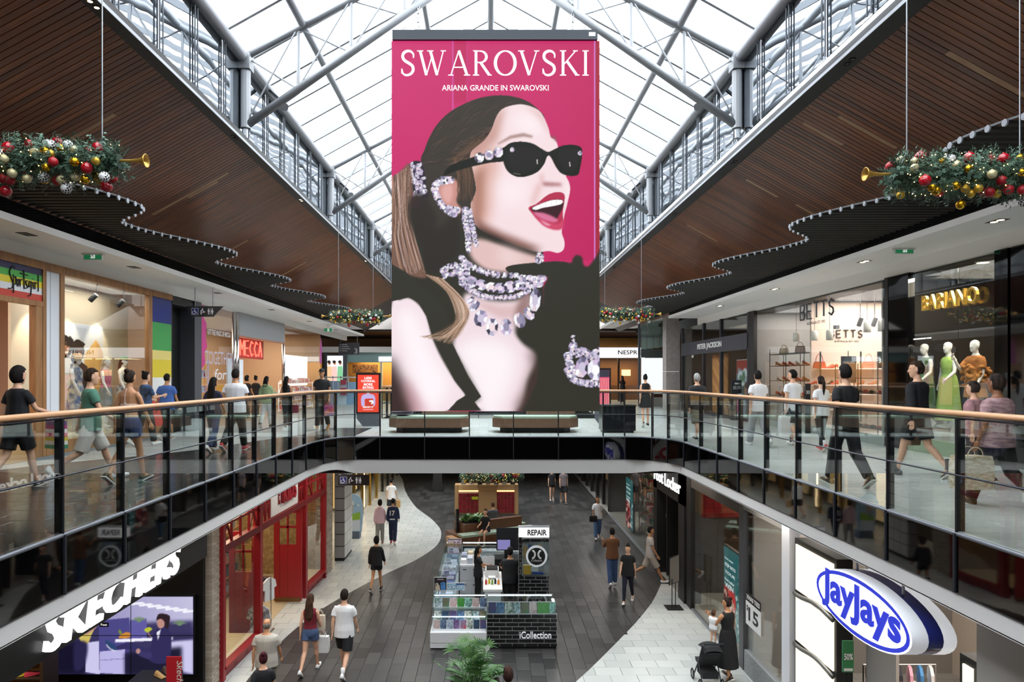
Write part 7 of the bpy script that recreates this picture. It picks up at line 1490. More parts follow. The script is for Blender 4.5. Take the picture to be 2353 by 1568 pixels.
def pack(label, x, y, z, w, h, ci, group, lean=.08):
    a, b = PKC[ci % len(PKC)]; t = thing('phone_case_pack', label, 'package', (x, y, z), group)
    mb = MB(); mb.prism([(x, y, z), (x+w, y, z), (x+w, y+lean, z+h), (x, y+lean, z+h)], (0, .02, 0)); mb.build('card', M(a, rough=.5, noise=(14, b)), t)
    q = random.Random(int(x*97)+ci); mb = MB(); cx, cz = x+w*.5, z+h*.45; r = w*.3; mb.prism([(cx-r, y+lean*.2-.004, cz-r*.9), (cx+r, y+lean*.2-.004, cz-r*.9), (cx+r*.8, y+lean*.7-.004, cz+r*1.1), (cx-r*.8, y+lean*.7-.004, cz+r*1.1)], (0, .003, 0)); mb.build('print', M(b, rough=.4, noise=(25, a)), t)
for i in range(8): pack('%s phone case pack from the left in the glass case above the black bricks' % (ordn+['eighth'])[i], kxm+.04+i*.2, YK0+.06, -4.14, .185 if i != 6 else .29, .25, 7+i, 'packs in the counter case') if i < 7 else pack('mint pack at the right end of the glass case above the black bricks', kxm+.04+i*.2+.1, YK0+.06, -4.14, .15, .25, 14, 'packs in the counter case')
tw = thing('tiered_display', 'white tiered kiosk display with three rows of packs', 'display stand', (-.73, YK0, ZL))
mb = MB(); mb.box(kx0, kxm-.01, YK0, YK0+.9, ZL+.16, -4.60); mb.build('plinth', m_kw, tw); mb = MB(); mb.box(kx0, kxm-.01, YK0+.003, YK0+.88, ZL+.03, ZL+.145); mb.build('base', m_kw, tw); mb = MB(); mb.box(kx0+.04, kxm-.05, YK0+.03, YK0+.8, ZL, ZL+.03); mb.build('feet', m_black, tw)
for k, (y, z) in enumerate(((16.78, -4.56), (17.0, -4.42), (17.2, -4.16))):
    mb = MB(); mb.box(kx0+.05, kxm-.04, y, y+.24, z-.04 if k else -4.6, z); mb.build('tier', m_kw, tw)
    mb = MB(); mb.box(kx0+.05, kxm-.04, y+.22, y+.235, z+.22, z+.235); mb.build('led_strip', EMIT('#f4f8ff', 5), tw)
    mb = MB(); mb.box(kx0+.05, kxm-.04, y+.005, y+.24, z+.255, z+.262); mb.build('glass_shelf', m_kglass, tw)
    for i in range(7 if k else 8):
        w = .185 if k else .16; pack('%s phone case pack from the left in the %s row of the white tiered display' % ((ordn+['eighth'])[i], ('lowest', 'middle', 'top')[k]), kx0+.07+i*(w+.004), y+.02, z, w-.01, .2, i+k*5, 'packs in the tiered display', .06)
mb = MB(); mb.box(kx0+.04, kx0+.05, 16.75, 17.45, -4.6, -3.88); mb.build('side_glass', m_kglass, tw)
mb = MB(); mb.box(kx0+.05, kxm-.04, 17.44, 17.46, -4.6, -3.88); mb.build('back_glass', m_kglass, tw)
lc = thing('kiosk_counter', 'long glass topped side counter of the kiosk with phones and papers', 'counter', (-1.15, 20, ZL)); mb = MB(); mb.box(-1.40, -.88, 17.5, 22.7, ZL, -4.2); mb.build('body', m_kw, lc); glassbox(lc, -1.40, -.88, 17.5, 22.7, -4.2, -3.86)
q = random.Random(88)
for k in range(11):
    y = 17.7+k*.45; mb = MB(); c = q.choice(['#e8eaf0', '#b9c4e0', '#7a8ac0', '#d9d2e6', '#f2f2f4', '#9aa6b8']); x = -1.34+q.uniform(0, .06); mb.box(x, x+.36, y, y+.34, -4.2, -4.02+q.uniform(0, .1)); mb.box(x+.04, x+.18, y+.02, y+.06, -4.0, -3.9); o = mb.build('boxed_goods', M(c, rough=.5, noise=(18, q.choice(['#5a6aa0', '#e6d8e6', '#a0a8b8', '#c0a0b8'])))); tag(o, '%s boxed product from the front inside the long side counter' % (ordn+['eighth', 'ninth', 'tenth', 'eleventh'])[k], 'boxed goods', 'boxed goods in the side counter')
bc = thing('kiosk_counter', 'glass rear counter of the kiosk', 'counter', (0, 22.4, ZL)); mb = MB(); mb.box(-.86, 1.1, 22.2, 22.7, ZL, -4.2); mb.build('body', m_kw, bc); glassbox(bc, -.86, 1.1, 22.2, 22.7, -4.2, -3.86)
mb = MB(); mb.box(-.8, 1.05, 22.25, 22.65, -4.2, -4.05); mb.build('goods', M('#8a94a8', rough=.5, noise=(9, '#e0d8d0')), bc)
dr_ = thing('drawer_unit', 'white drawer unit inside the kiosk', 'drawers', (-.5, 20.9, ZL)); mb = MB(); mb.box(-.85, -.25, 20.4, 21.6, ZL, -3.98); mb.build('carcass', m_kw, dr_)
for i in range(2):
    for j in range(2): mb = MB(); mb.box(-.845+i*.3, -.56+i*.3, 20.385, 20.4, -4.9+j*.46, -4.47+j*.46); d_ = mb.build('drawer', M('#d2d4d8', rough=.4), dr_); mb = MB(); mb.box(-.76+i*.3, -.65+i*.3, 20.372, 20.385, -4.58+j*.46, -4.56+j*.46); mb.build('handle', m_darkmetal, d_)
for k in range(9):
    mb = MB(); x = -.82+(k % 3)*.19; y = 20.5+(k//3)*.35; mb.box(x, x+.16, y, y+.26, -3.98, -3.86+.05*(k % 2)); o = mb.build('product_box', M(['#e8e8ec', '#b9c0cc', '#d8c8a8', '#8a94a8', '#c9ccd4'][k % 5], rough=.5)); tag(o, '%s small box on top of the white drawer unit' % (ordn+['eighth', 'ninth'])[k], 'box', 'boxes on the drawer unit')
ds = thing('kiosk_desk', 'white work desk in the middle of the kiosk', 'desk', (.1, 19, ZL)); mb = MB(); mb.box(-.14, .38, 18.3, 20.0, -4.12, -4.06); mb.build('top', m_white, ds); mb = MB(); mb.box(-.1, .34, 18.34, 19.96, ZL, -4.12); mb.build('body', m_kw, ds)
pr = thing('printer', 'white and black receipt printer on the kiosk desk', 'printer', (.12, 19.6, -4.06)); mb = MB(); mb.box(-.08, .3, 19.4, 19.85, -4.06, -3.86); mb.build('body', m_white, pr); mb = MB(); mb.box(-.05, .27, 19.42, 19.8, -3.86, -3.82); mb.build('lid', m_black, pr); mb = MB(); mb.box(.0, .2, 19.2, 19.4, -4.02, -4.0); mb.build('paper_tray', m_kw, pr)
for k, (c, nm) in enumerate((('#c0392b', 'red'), ('#d8c22a', 'yellow'), ('#7aa04a', 'green'), ('#2a2a30', 'black'), ('#e08a3a', 'orange'))):
    t = thing('bottle', '%s bottle among the tools on the kiosk desk' % nm, 'bottle', (-.06+k*.085, 18.75+.06*(k % 2), -4.06), 'bottles on the kiosk desk'); mb = MB(); c0 = (-.06+k*.085, 18.75+.06*(k % 2), -4.06); mb.lathe([(.03, 0), (.032, .02), (.032, .1), (.015, .13), (.015, .15)], c0, 10); mb.build('body', M(c, rough=.4), t, True); mb = MB(); mb.lathe([(.017, .15), (.017, .175)], c0, 8); mb.build('cap', m_white, t)
mo = thing('monitor', 'computer monitor with a lilac screen in the kiosk', 'monitor', (.45, 21.2, -4.0)); mb = MB(); mb.box(.25, .95, 21.2, 21.24, -3.75, -3.05); mb.build('back_panel', M('#1c1e24', rough=.4), mo); mb = MB(); mb.box(.29, .68, 21.19, 21.2, -3.72, -3.42); mb.build('screen', EMIT('#8a86c0', .8), mo); mb = MB(); mb.box(.5, .6, 21.22, 21.3, -4.0, -3.7); mb.build('stand', m_black, mo); mb = MB(); mb.box(.2, 1.0, 21.1, 21.7, ZL, -4.0); mb.build('desk_block', m_black, mo)
def poster_card(label, px0, px1, py0, py1, y, z0, draw):
    a, b = P(px0, py0, y), P(px1, py1, y); c = Canvas(0, 0, 40, 40*(py1-py0)/(px1-px0), 40, '#14161c'); draw(c); t = thing('counter_poster', label, 'poster', ((a.x+b.x)/2, y, z0)); c.build('print', (a.x, y-.006, a.z), (b.x-a.x, 0, 0), (0, 0, z0-a.z), PRINT, t); mb = MB(); mb.box(a.x-.01, b.x+.01, y-.004, y+.012, z0, a.z+.01); mb.build('acrylic_stand', m_white, t); return t
def d1(c):
    c.rect(0, 0, 40, 60, '#15171e'); c.fill([(3, 62), (3, 30), (10, 24), (17, 40), (20, 62)], '#cbb8a4', .6); c.fill([(22, 62), (20, 26), (28, 20), (36, 24), (38, 62)], '#4f86c0', .6)
    for x, y in ((7, 33), (7, 39), (26, 28), (26, 34)): c.ell(x, y, 2, 2, '#1a1a20')
    c.rect(10, 6, 30, 9, '#d8d8de'); c.rect(6, 12, 34, 14, '#a04a5a')
poster_card('dark poster with two phones on the kiosk side counter', 998, 1026, 1328, 1371, 17.55, -3.84, d1)
def d2(c):
    c.rect(0, 0, 40, 60, '#a9cbe0'); c.rect(20, 0, 40, 8, '#34508a')
    for k in range(4): c.rect(3+k*9, 14, 9+k*9, 26, '#3a4c60'); c.rect(4+k*9, 15, 8+k*9, 24, '#d8e8f0')
    c.blot(4, 20, ['#7aa6c4', '#d8eaf4', '#5a7a98'], (0, 4, 38, 34), 3, .3)
poster_card('pale blue product poster next to the dark phone poster', 1028, 1068, 1341, 1371, 17.55, -3.84, d2)
def d3(c): c.rect(0, 0, 40, 40, '#c8b6c2'); c.rect(0, 0, 40, 6, '#4a4458'); c.blot(5, 14, ['#3a3646', '#e6dce2', '#8a6a8a'], (20, 8, 38, 26), 4, .3); c.rect(4, 22, 18, 26, '#d8c25a')
poster_card('lilac poster at the back corner of the kiosk', 1029, 1060, 1239, 1262, 22.45, -3.84, d3)
# repair tower
to = thing('kiosk_tower', 'black brick kiosk tower with a white REPAIR sign and round logo', 'tower', (1.24, 18.6, ZL)); yt = 18.6; tx0, tx1 = .83, 1.66
brickwall(to, tx0, tx1, yt, ZL+.02, -3.82); mb = MB(); mb.box(tx0, tx1, yt+.06, yt+.7, ZL, -3.83); mb.build('base_body', m_black, to); brickwall(to, tx0, tx0+.1, yt, -3.82, -2.76, .1); mb = MB(); mb.box(tx0, tx0+.1, yt+.06, yt+.1, -3.82, -2.76); mb.build('jamb', m_black, to); brickwall(to, tx0, tx1, yt, -2.86, -2.74); mb = MB(); mb.box(tx0, tx1, yt+.06, yt+.5, -2.86, -2.74); mb.build('header', m_black, to)
mb = MB(); mb.box(tx0, tx1, yt-.03, yt+.12, -2.72, -2.45); mb.build('sign_box', EMIT('#ffffff', .95), to); mb = MB(); mb.box(tx0-.01, tx1+.01, yt-.035, yt+.13, -2.45, -2.43); mb.build('sign_cap', m_alu, to)
letters('sign_letters', 'REPAIR', (tx0+.24, yt-.031, -2.67), (1, 0, 0), (0, 0, 1), .52, .155, M('#16181c', rough=.5), to, .003, .03)
for x in (tx0+.11, tx1-.14):
    mb = MB(); mb.sphere((x, yt-.03, -2.79), .06, 12, 8); mb.build('dome_lamp', M('#15161a', rough=.2), to, True)
for b in ((tx0+.1, tx1, yt+.02, yt+.028), (tx0+.1, tx1, yt+.66, yt+.668)): mb = MB(); mb.box(b[0], b[1], b[2], b[3], -3.82, -2.86); mb.build('glass_pane', m_kglass, to)
mb = MB(); mb.box(tx1-.008, tx1, yt, yt+.68, -3.82, -2.86); mb.build('glass_pane', m_kglass, to); mb = MB(); mb.box(tx0+.1, tx1-.01, yt+.04, yt+.64, -3.35, -3.34); mb.build('glass_shelf', m_kglass, to)
rs = P(1233, 1279, yt-.04); mb = MB(); mb.lathe([(.29, 0), (.29, .03)], (rs.x, yt-.05, rs.z), 36, axis=(0, 1, 0)); lg = mb.build('round_logo', M('#d4d6da', rough=.4, emit=.25), to); mb = MB(); mb.lathe([(.235, 0), (.235, .03)], (rs.x, yt-.056, rs.z), 36, axis=(0, 1, 0)); mb.build('black_disc', M('#111214', rough=.35), lg)
mb = MB()
for s_ in (-1, 1): mb.tube([(rs.x+s_*(.045+.09*(1-math.cos(t_)))-s_*0, yt-.062, rs.z+.05+.11*math.sin(t_)) for t_ in [math.radians(a_) for a_ in range(-80, 81, 20)]], .026, 6)
mb.sphere((rs.x-.09, yt-.062, rs.z+.15), .028, 8, 5); mb.build('logo_mark', m_white, lg); letters('logo_text', 'iCollection', (rs.x-.15, yt-.058, rs.z-.14), (1, 0, 0), (0, 0, 1), .3, .06, m_white, lg, .003)
for k, (x, z, w, h, c, lb) in enumerate(((.97, -3.8, .2, .26, '#d9a52c', 'yellow envelope standing in the kiosk tower case'), (1.22, -3.8, .3, .06, '#2f4aa0', 'flat blue box in the kiosk tower case'), (1.18, -3.72, .2, .12, '#e6e6ea', 'white phone box in the kiosk tower case'), (.96, -3.33, .12, .3, '#c9a56a', 'tan phone case card on the upper tower shelf'), (1.1, -3.33, .1, .34, '#4a6aa0', 'blue phone case card on the upper tower shelf'), (1.36, -3.33, .12, .34, '#b98a5a', 'brown phone case card on the upper tower shelf'))):
    mb = MB(); mb.box(x, x+w, yt+.2, yt+.24, z, z+h); o = mb.build('display_card', M(c, rough=.5)); tag(o, lb, 'package', 'cards in the kiosk tower')
lamp('kiosk_fill', (.1, 20.6, -1.06), 2.2, 95, (1, 1, 1), sy=2.6)  # added fill lamp under the bridge, only there to brighten the kiosk
# ------------------------------------------------------------------ bench with planter behind the kiosk
def leafblade(mb, base, d, up, L, w, droop=.3, seg=4):
    base, d, up = Vector(base), Vector(d).normalized(), Vector(up); s = d.cross(up).normalized(); pv = None
    for i in range(seg+1):
        t = i/seg; c = base+d*L*t+Vector((0, 0, -droop*L*t*t)); ww = w*math.sin(math.pi*min(.97, .12+.86*t))**.8 if i < seg else .001; cur = (c-s*ww, c+Vector((0, 0, -.15*w)), c+s*ww)
        if pv: mb._a([pv[0], pv[1], cur[1], cur[0]], [(0, 1, 2, 3)]); mb._a([pv[1], pv[2], cur[2], cur[1]], [(0, 1, 2, 3)])
        pv = cur
m_pl = M('#4f7a3f', rough=.45, noise=(5, '#2f5530'), rand='#6a9150'); m_pl2 = M('#3f6a35', rough=.4, rand='#5a8548'); m_var = M('#7fa860', rough=.45, rand='#b4c98a')
O0 = Vector((-.98, 26.3, ZL)); dx = Vector((2.1, 1.15, 0)).normalized(); dy = Vector((-dx.y, dx.x, 0))
bn = thing('planter_bench', 'timber bench with green cushions wrapped around a planter behind the kiosk', 'bench', O0)
ven = M('#6a432c', rough=.45, noise=(6, '#573622', (1, 1, 4)))
def ob(name, u0, u1, v0, v1, z0, z1, mat): mb = MB(); mb.obox(O0+dx*(u0+u1)/2+dy*(v0+v1)/2+Vector((0, 0, (z0+z1)/2)), dx*(u1-u0)/2, dy*(v1-v0)/2, Vector((0, 0, (z1-z0)/2))); return mb.build(name, mat, bn)
ob('toe_recess', .1, 3.3, .12, 1.5, 0, .1, m_black); ob('seat_base', 0, 3.4, 0, 1.6, .1, .42, ven); cush = M('#93a592', rough=.75)
for u0, u1 in ((0, .72), (.74, 1.7), (1.72, 3.4)): ob('cushion', u0+.01, u1-.01, .0, .5, .42, .50, cush)
ob('planter_box', .35, 1.35, .52, 1.5, .42, .80, ven); ob('backrest', 1.37, 3.0, .55, .75, .42, .88, ven); ob('cushion', 2.2, 3.4, .9, 1.5, .42, .5, cush); ob('soil', .42, 1.28, .58, 1.42, .75, .81, M('#2a211a', rough=.9)); ob('end_panel', -.3, -.02, .1, .9, 0, .36, M('#b5895a', rough=.5)); ob('black_post', .22, .33, 1.0, 1.1, .42, 1.35, m_black)
pc_ = O0+dx*.85+dy*1.0+Vector((0, 0, .8)); pt = thing('planter_plant', 'bushy variegated plant in the bench planter', 'plant', pc_); q = random.Random(61)
for k in range(30):
    a = q.uniform(0, 6.28); b = pc_+Vector((q.uniform(-.35, .35), q.uniform(-.35, .35), q.uniform(0, .15))); mb = MB()
    for j in range(5): aa = a+(j-2)*.5; leafblade(mb, b, (math.cos(aa), math.sin(aa), q.uniform(.5, 1.6)), (0, 0, 1), q.uniform(.3, .5), .045, .35, 3)
    mb.build('leaf_cluster', [m_pl, m_var, m_pl2][k % 3], pt)
# ------------------------------------------------------------------ red tiled juice counter under the bridge
jc = thing('juice_counter', 'oak juice bar counter with two red tiled panels below the bridge', 'counter', (-.1, 33, ZL)); yj = 33.0; oak2 = M('#b08a5e', rough=.5); ax0, ax1 = P(1045, 0, yj).x, P(1191, 0, yj).x; ztop = P(0, 1115, yj).z
mb = MB(); mb.box(ax0, ax1, yj+.06, yj+.7, ZL, ztop-.02); mb.build('carcass', oak2, jc); mb = MB(); mb.box(ax0, P(1053, 0, yj).x, yj, yj+.06, ZL, ztop); mb.build('side_stile', oak2, jc); mb = MB(); mb.box(P(1183, 0, yj).x, ax1, yj, yj+.06, ZL, ztop); mb.build('side_stile', oak2, jc); mb = MB(); mb.box(P(1100, 0, yj).x, P(1141, 0, yj).x, yj-.02, yj+.06, ZL+.05, P(0, 1129, yj).z); mb.build('middle_panel', oak2, jc)
zt_ = P(0, 1130, yj).z; rtile = M('#8e2026', rough=.3, rand='#7a181e')
for pa, pb in ((1054, 1099), (1142, 1182)):
    x0, x1 = P(pa, 0, yj).x, P(pb, 0, yj).x; n = 5; s = (x1-x0)/n; mb = MB(); mb.box(x0, x1, yj+.03, yj+.06, ZL+.05, zt_); mb.build('grout', M('#b9a9a4', rough=.8), jc); me = MB(); me.box(.006, s-.006, 0, .03, .006, s-.006); me = me.mesh('tile', rtile); k = 0
    while ZL+.06+(k+1)*s < zt_+.02:
        for i in range(n): inst(me, 'tile', (x0+i*s, yj+.005, ZL+.06+k*s), jc)
        k += 1
    mb = MB(); mb.box(x0, x1, yj-.01, yj+.03, zt_, zt_+.05); mb.build('light_trough', EMIT('#ffca7a', 3), jc)
    arch = [(x0, zt_+.05), (x1, zt_+.05)]; r = .22; arch += ([(x1-r+r*math.cos(t_), ztop-r+r*math.sin(t_)) for t_ in [math.pi/2*i/6 for i in range(7)]]+[(x0, ztop)]) if pa < 1100 else ([(x1, ztop)]+[(x0+r-r*math.sin(t_), ztop-r+r*math.cos(t_)) for t_ in [math.pi/2*i/6 for i in range(7)]]); mb = MB(); mb.prism([(x, yj, z) for x, z in arch], (0, .08, 0)); mb.build('arched_head', M('#d0a878', rough=.5), jc)
a = P(1084, 1142, yj-.03); mb = MB(); mb.box(a.x, a.x+.3, yj-.02, yj-.01, a.z-.14, a.z); mb.build('yellow_notice', M('#c9cf2a', rough=.5), jc)
for k in range(7):
    x = ax0+.3+k*.4; mb = MB(); hh = .12+.08*(k % 3); mb.box(x, x+.22, yj+.25, yj+.5, ztop-.02, ztop+hh); mb.box(x+.04, x+.18, yj+.28, yj+.46, ztop+hh, ztop+hh+.06); o = mb.build('bar_equipment', M(['#8d9094', '#d8d8d6', '#3a3a3e', '#b9b2a0'][k % 4], rough=.35, metal=.3)); tag(o, '%s appliance from the left on the juice bar counter' % ordn[k], 'appliance', 'appliances on the juice bar')
wr = thing('christmas_wreath', 'big fir wreath with baubles hanging over the juice bar counter', 'garland', P(1130, 1100, 32.6)); wz = P(0, 1092, 32.6).z
for s_, o_ in ((1, 0), (1, .5), (-1, -.5)):
    for me_, nm in ((fol_me, 'fir_foliage'), (fairy_me, 'fairy_lights')): o = bpy.data.objects.new(nm, me_); COL.objects.link(o); o.parent = wr; o.scale = (1.25, 2.0, 1.5); o.location = Vector((.17+o_, 32.6+.2*s_, wz))-wr.location; o['kind'] = 'stuff'
q = random.Random(77)
for k in range(60): o = bpy.data.objects.new('bauble', BAUB[q.choice((0, 1, 2, 3, 4, 7))]); COL.objects.link(o); o.parent = wr; o.scale = (1.6,)*3; o.location = Vector((.17+q.uniform(-1.3, 1.3), 32.6-q.uniform(.1, .42), wz+q.uniform(-.3, .25)))-wr.location
for x in (-.9, 1.2): mb = MB(); mb.cyl((x, 32.6, wz), (x, 32.6, -.02), .01, n=5); mb.build('cable', m_alu, wr)
es = thing('easel_board', 'dark easel board standing far down the lower mall', 'sign', (P(1005, 1128, 39.5).x, 39.5, ZL)); ex = es.location.x; mb = MB(); mb.prism([(ex-.3, 39.5, ZL+.05), (ex+.3, 39.5, ZL+.05), (ex+.24, 39.62, ZL+1.2), (ex-.24, 39.62, ZL+1.2)], (0, .03, 0)); mb.build('board', m_black, es); mb = MB(); mb.bar((ex, 39.9, ZL), (ex, 39.64, ZL+1.1), .04, .04); mb.build('rear_leg', m_black, es); mb = MB(); mb.box(ex-.34, ex-.28, 39.48, 39.55, ZL, ZL+.3); mb.box(ex+.28, ex+.34, 39.48, 39.55, ZL, ZL+.3); mb.build('feet', m_black, es)
# ------------------------------------------------------------------ foreground planter on the lower floor
fp = Vector((-.27, 13.7, ZL)); pp = thing('floor_planter', 'dark square planter at the bottom edge in front of the kiosk', 'planter', fp); mb = MB(); mb.box(fp.x-.55, fp.x+.55, fp.y-.45, fp.y+.45, ZL, ZL+.42); mb.build('box', M('#3a3530', rough=.5), pp); mb = MB(); mb.box(fp.x-.5, fp.x+.5, fp.y-.4, fp.y+.4, ZL+.36, ZL+.43); mb.build('soil', M('#2a211a', rough=.9), pp)
fo = thing('fan_palm', 'leafy fan palm with a white flower in the floor planter', 'plant', fp+Vector((0, 0, .42))); q = random.Random(15); c0 = fp+Vector((0, 0, .42))
for k in range(34):
    a = q.uniform(0, 6.28); el = q.uniform(.35, 1.5); hh = q.uniform(.15, .75); st_ = c0+Vector((q.uniform(-.25, .25), q.uniform(-.2, .2), 0)); hd = Vector((math.cos(a)*math.cos(el), math.sin(a)*math.cos(el), math.sin(el))); hub = st_+hd*hh+Vector((0, 0, .12)); mb = MB(); mb.tube([st_, st_.lerp(hub, .6)+Vector((0, 0, .03)), hub], .007, 5); sd = hd.orthogonal().normalized() if abs(hd.z) > .95 else Vector((0, 0, 1)).cross(hd).normalized(); up = hd.cross(sd)
    for j in range(9): b_ = (j-4)*.33; d_ = (hd*math.cos(b_)*.9+sd*math.sin(b_)+Vector((0, 0, .25))).normalized(); leafblade(mb, hub, d_, up if up.z > 0 else -up, q.uniform(.24, .34), .016, .35, 3)
    mb.build('fan_leaf', m_pl, fo)
for k in range(26):
    a = q.uniform(0, 6.28); b_ = c0+Vector((math.cos(a)*.2, math.sin(a)*.15, q.uniform(0, .25))); mb = MB(); leafblade(mb, b_, (math.cos(a), math.sin(a), q.uniform(.2, .9)), (0, 0, 1), q.uniform(.4, .6), .085, .35, 4); mb.build('broad_leaf', m_pl2, fo)
mb = MB(); fz = c0+Vector((.24, .0, .72)); mb.tube([c0+Vector((.1, 0, .1)), fz], .006, 5); leafblade(mb, fz, (.2, -.3, 1), (0, -1, 0), .16, .05, 0, 4); mb.build('white_flower', M('#e6eae2', rough=.5), fo)
# ------------------------------------------------------------------ people and mannequins
PEND = []
def queue(mb, voxel, name, mats, parent, extra=None, it=3):
    ob = bpy.data.objects.new('tmp', mb.mesh('tmp', mats)); COL.objects.link(ob)
    r = ob.modifiers.new('r', 'REMESH'); r.mode = 'VOXEL'; r.voxel_size = voxel; r.use_smooth_shade = True
    s = ob.modifiers.new('s', 'SMOOTH'); s.factor = .5; s.iterations = it
    PEND.append((ob, name, mats, parent, extra))
def finalize():
    bpy.context.view_layer.update(); dg = bpy.context.evaluated_depsgraph_get()
    for ob, name, mats, parent, extra in PEND:
        me = bpy.data.meshes.new_from_object(ob.evaluated_get(dg)); me.name = name
        if extra is not None and extra.v:
            bm = bmesh.new(); bm.from_mesh(me); ex = extra.mesh('x', mats, smooth=True); bm.from_mesh(ex); bm.to_mesh(me); bm.free(); bpy.data.meshes.remove(ex)
        me.materials.clear()
        for m in (mats if isinstance(mats, (list, tuple)) else [mats]): me.materials.append(m)
        me.polygons.foreach_set('use_smooth', [True]*len(me.polygons))
        o = bpy.data.objects.new(name, me); COL.objects.link(o); o.parent = parent
    for ob, *_ in PEND:
        d = ob.data; bpy.data.objects.remove(ob); bpy.data.meshes.remove(d)
SKIN = {'l': '#d9a98c', 'm': '#b98560', 'd': '#8a5c40', 'w': '#e9e7e3'}
def ell(c, rx, ry, n=12): return [(c[0]+rx*math.cos(2*math.pi*k/n), c[1]+ry*math.sin(2*math.pi*k/n), c[2]) for k in range(n)]
def person(label, loc, H, head, top=('tee', '#222222'), bot=('pants', '#222222'), shoes='#e8e8e8', hair=('short', '#1c1512'), skin='l', walk=20, lead=1, arms=((-15, 8, 15), (15, 8, 15)), wd=1.0, sit=False, vox=.016, name='person', cat='person', hs=1.0, turn=0, socks=None, group=None, fem=False):
    k = H/1.75; t = thing(name, label, cat, loc, group); t.rotation_euler.z = math.radians(head); sk_ = M(SKIN[skin], rough=.5, name='skin_'+skin); R = math.radians
    body = MB(); shirt = MB(); pant = MB(); ext = MB(); hw = .085*k*(1.0)
    th, sh = .245*H, .245*H; legs = {}
    lo = 0
    for s in (-1, 1):
        if sit: a, kn = (82, 80) if s < 0 else (84, 62)
        else: f = (s == lead); a, kn = ((walk*1.05, 6) if f else (-walk*.75, walk*1.5)) if walk else (0, 1)
        a, kn = R(a), R(kn); d1 = Vector((.02*s, math.sin(a), -math.cos(a))); d2 = Vector((0, math.sin(a-kn), -math.cos(a-kn))); hp = Vector((s*hw, 0, 0)); kne = hp+d1*th; ank = kne+d2*sh
        fp = 0 if (sit or not walk) else (R(12) if s == lead else R(-38)); fd = Vector((0, math.cos(fp), math.sin(fp))); legs[s] = [hp, kne, ank, fd]; bot_ = min((ank+Vector((0, 0, -.075*k))).z, (ank+fd*.17*k).z-.06*k); lo = min(lo, bot_)
    hz = -lo if not sit else .46+.09*k
    up = Vector((0, 0, hz))
    for s in (-1, 1): legs[s][:3] = [p+up for p in legs[s][:3]]
    dz = hz-.50*H   # torso shift
    Z = lambda f: f*H+dz
    fw_ = .93 if fem else 1.0; hp_ = 1.06 if fem else 1.0
    tor = [(.475, .14*hp_, .10, 0), (.50, .165*hp_, .112, 0), (.54, .162*hp_, .112, 0), (.62, .135*fw_, .092, 0), (.70, .155*fw_, .108, .005), (.77, .172*fw_, .105, 0), (.805, .155*fw_, .085, -.005), (.83, .085, .062, -.01), (.85, .054, .054, -.005), (.885, .052, .056, .01)]
    body.rings([ell((0, yo*k, Z(f)), rx*k*wd if f < .84 else rx*k, ry*k*wd if f < .84 else ry*k) for f, rx, ry, yo in tor])
    for s in (-1, 1):
        hp, kne, ank, fd = legs[s]; c = kne.lerp(ank, .3)+Vector((0, -.012*k, 0)); body.tube([hp+Vector((0, 0, .05*k)), hp.lerp(kne, .35), kne, c, kne.lerp(ank, .75), ank], [.086*k*wd, .078*k*wd, .054*k, .055*k, .038*k, .035*k], 10, ref=(0, 1, 0)); body.tube([ank+Vector((0, 0, -.02*k)), ank+fd*.10*k+Vector((0, 0, -.045*k))], [.036*k, .03*k], 8, ref=(1, 0, 0))
        sm = MB(); b0 = ank-fd*.075*k; upv = Vector((0, -fd.z, fd.y)); rs = []
        for u, w, h in ((0, .036, .10), (.03, .042, .105), (.10, .044, .085), (.17, .047, .06), (.23, .042, .05), (.265, .024, .032)):
            c0 = b0+fd*u*k-upv*.082*k; rs.append([c0+Vector((math.cos(2*math.pi*i/10)*w*k, 0, 0))+upv*(max(0, math.sin(2*math.pi*i/10))*h*k) for i in range(10)])
        if shoes: sm.rings(rs); so = sm.build('shoe', M(shoes, rough=.5), t, True, local=True)
        else: body.rings(rs)
        if shoes and shoes != '#e8e8e8': s2 = MB(); s2.obox(b0+fd*.13*k-upv*.078*k, Vector((.046*k, 0, 0)), fd*.135*k, upv*.01*k); s2.build('sole', M('#d9d6d0', rough=.5), so, local=True)
        if socks: q2 = MB(); q2.tube([ank+Vector((0, 0, .14*k)), ank+Vector((0, 0, -.02*k))], [.043*k, .042*k], 8); q2.build('sock', M(socks, rough=.8), t, True, local=True)
    # head
    hc = Vector((0, .02*k, Z(.935))); hr = hs*k*1.05; rz = Matrix.Rotation(R(turn), 3, 'Z')
    HP = [(-.118, .02, .028, .035), (-.105, .042, .048, .028), (-.07, .056, .068, .016), (-.02, .066, .082, .006), (.03, .071, .09, 0), (.07, .066, .084, -.004), (.10, .045, .058, -.006), (.116, .015, .02, -.006)]
    hd = MB(); hd.rings([[(x, y, z) for x, y, z in ell((0, yo*hr, z*hr), rx*hr, ry*hr, 14)] for z, rx, ry, yo in HP]); hd.tube([(0, .078*hr, .02*hr), (0, .098*hr, -.015*hr), (0, .104*hr, -.03*hr), (0, .082*hr, -.038*hr)], [.008*hr, .012*hr, .014*hr, .008*hr], 8)
    for s in (-1, 1): hd.sphere((s*.072*hr, -.005*hr, -.005*hr), (.012*hr, .022*hr, .032*hr), 8, 6)
    def tr(mb): 
        mb.v = [tuple(rz @ Vector(v)+hc) for v in mb.v]; return mb
    tr(hd); body._a(hd.v, hd.f)
    fx = MB(); fx.cm = 1
    for s in (-1, 1): fx.sphere((s*.028*hr, .080*hr, .012*hr), (.011*hr, .007*hr, .006*hr), 8, 5); fx.obox((s*.028*hr, .084*hr, .030*hr), (.014*hr, 0, 0), (0, .004*hr, 0), (0, 0, .003*hr))
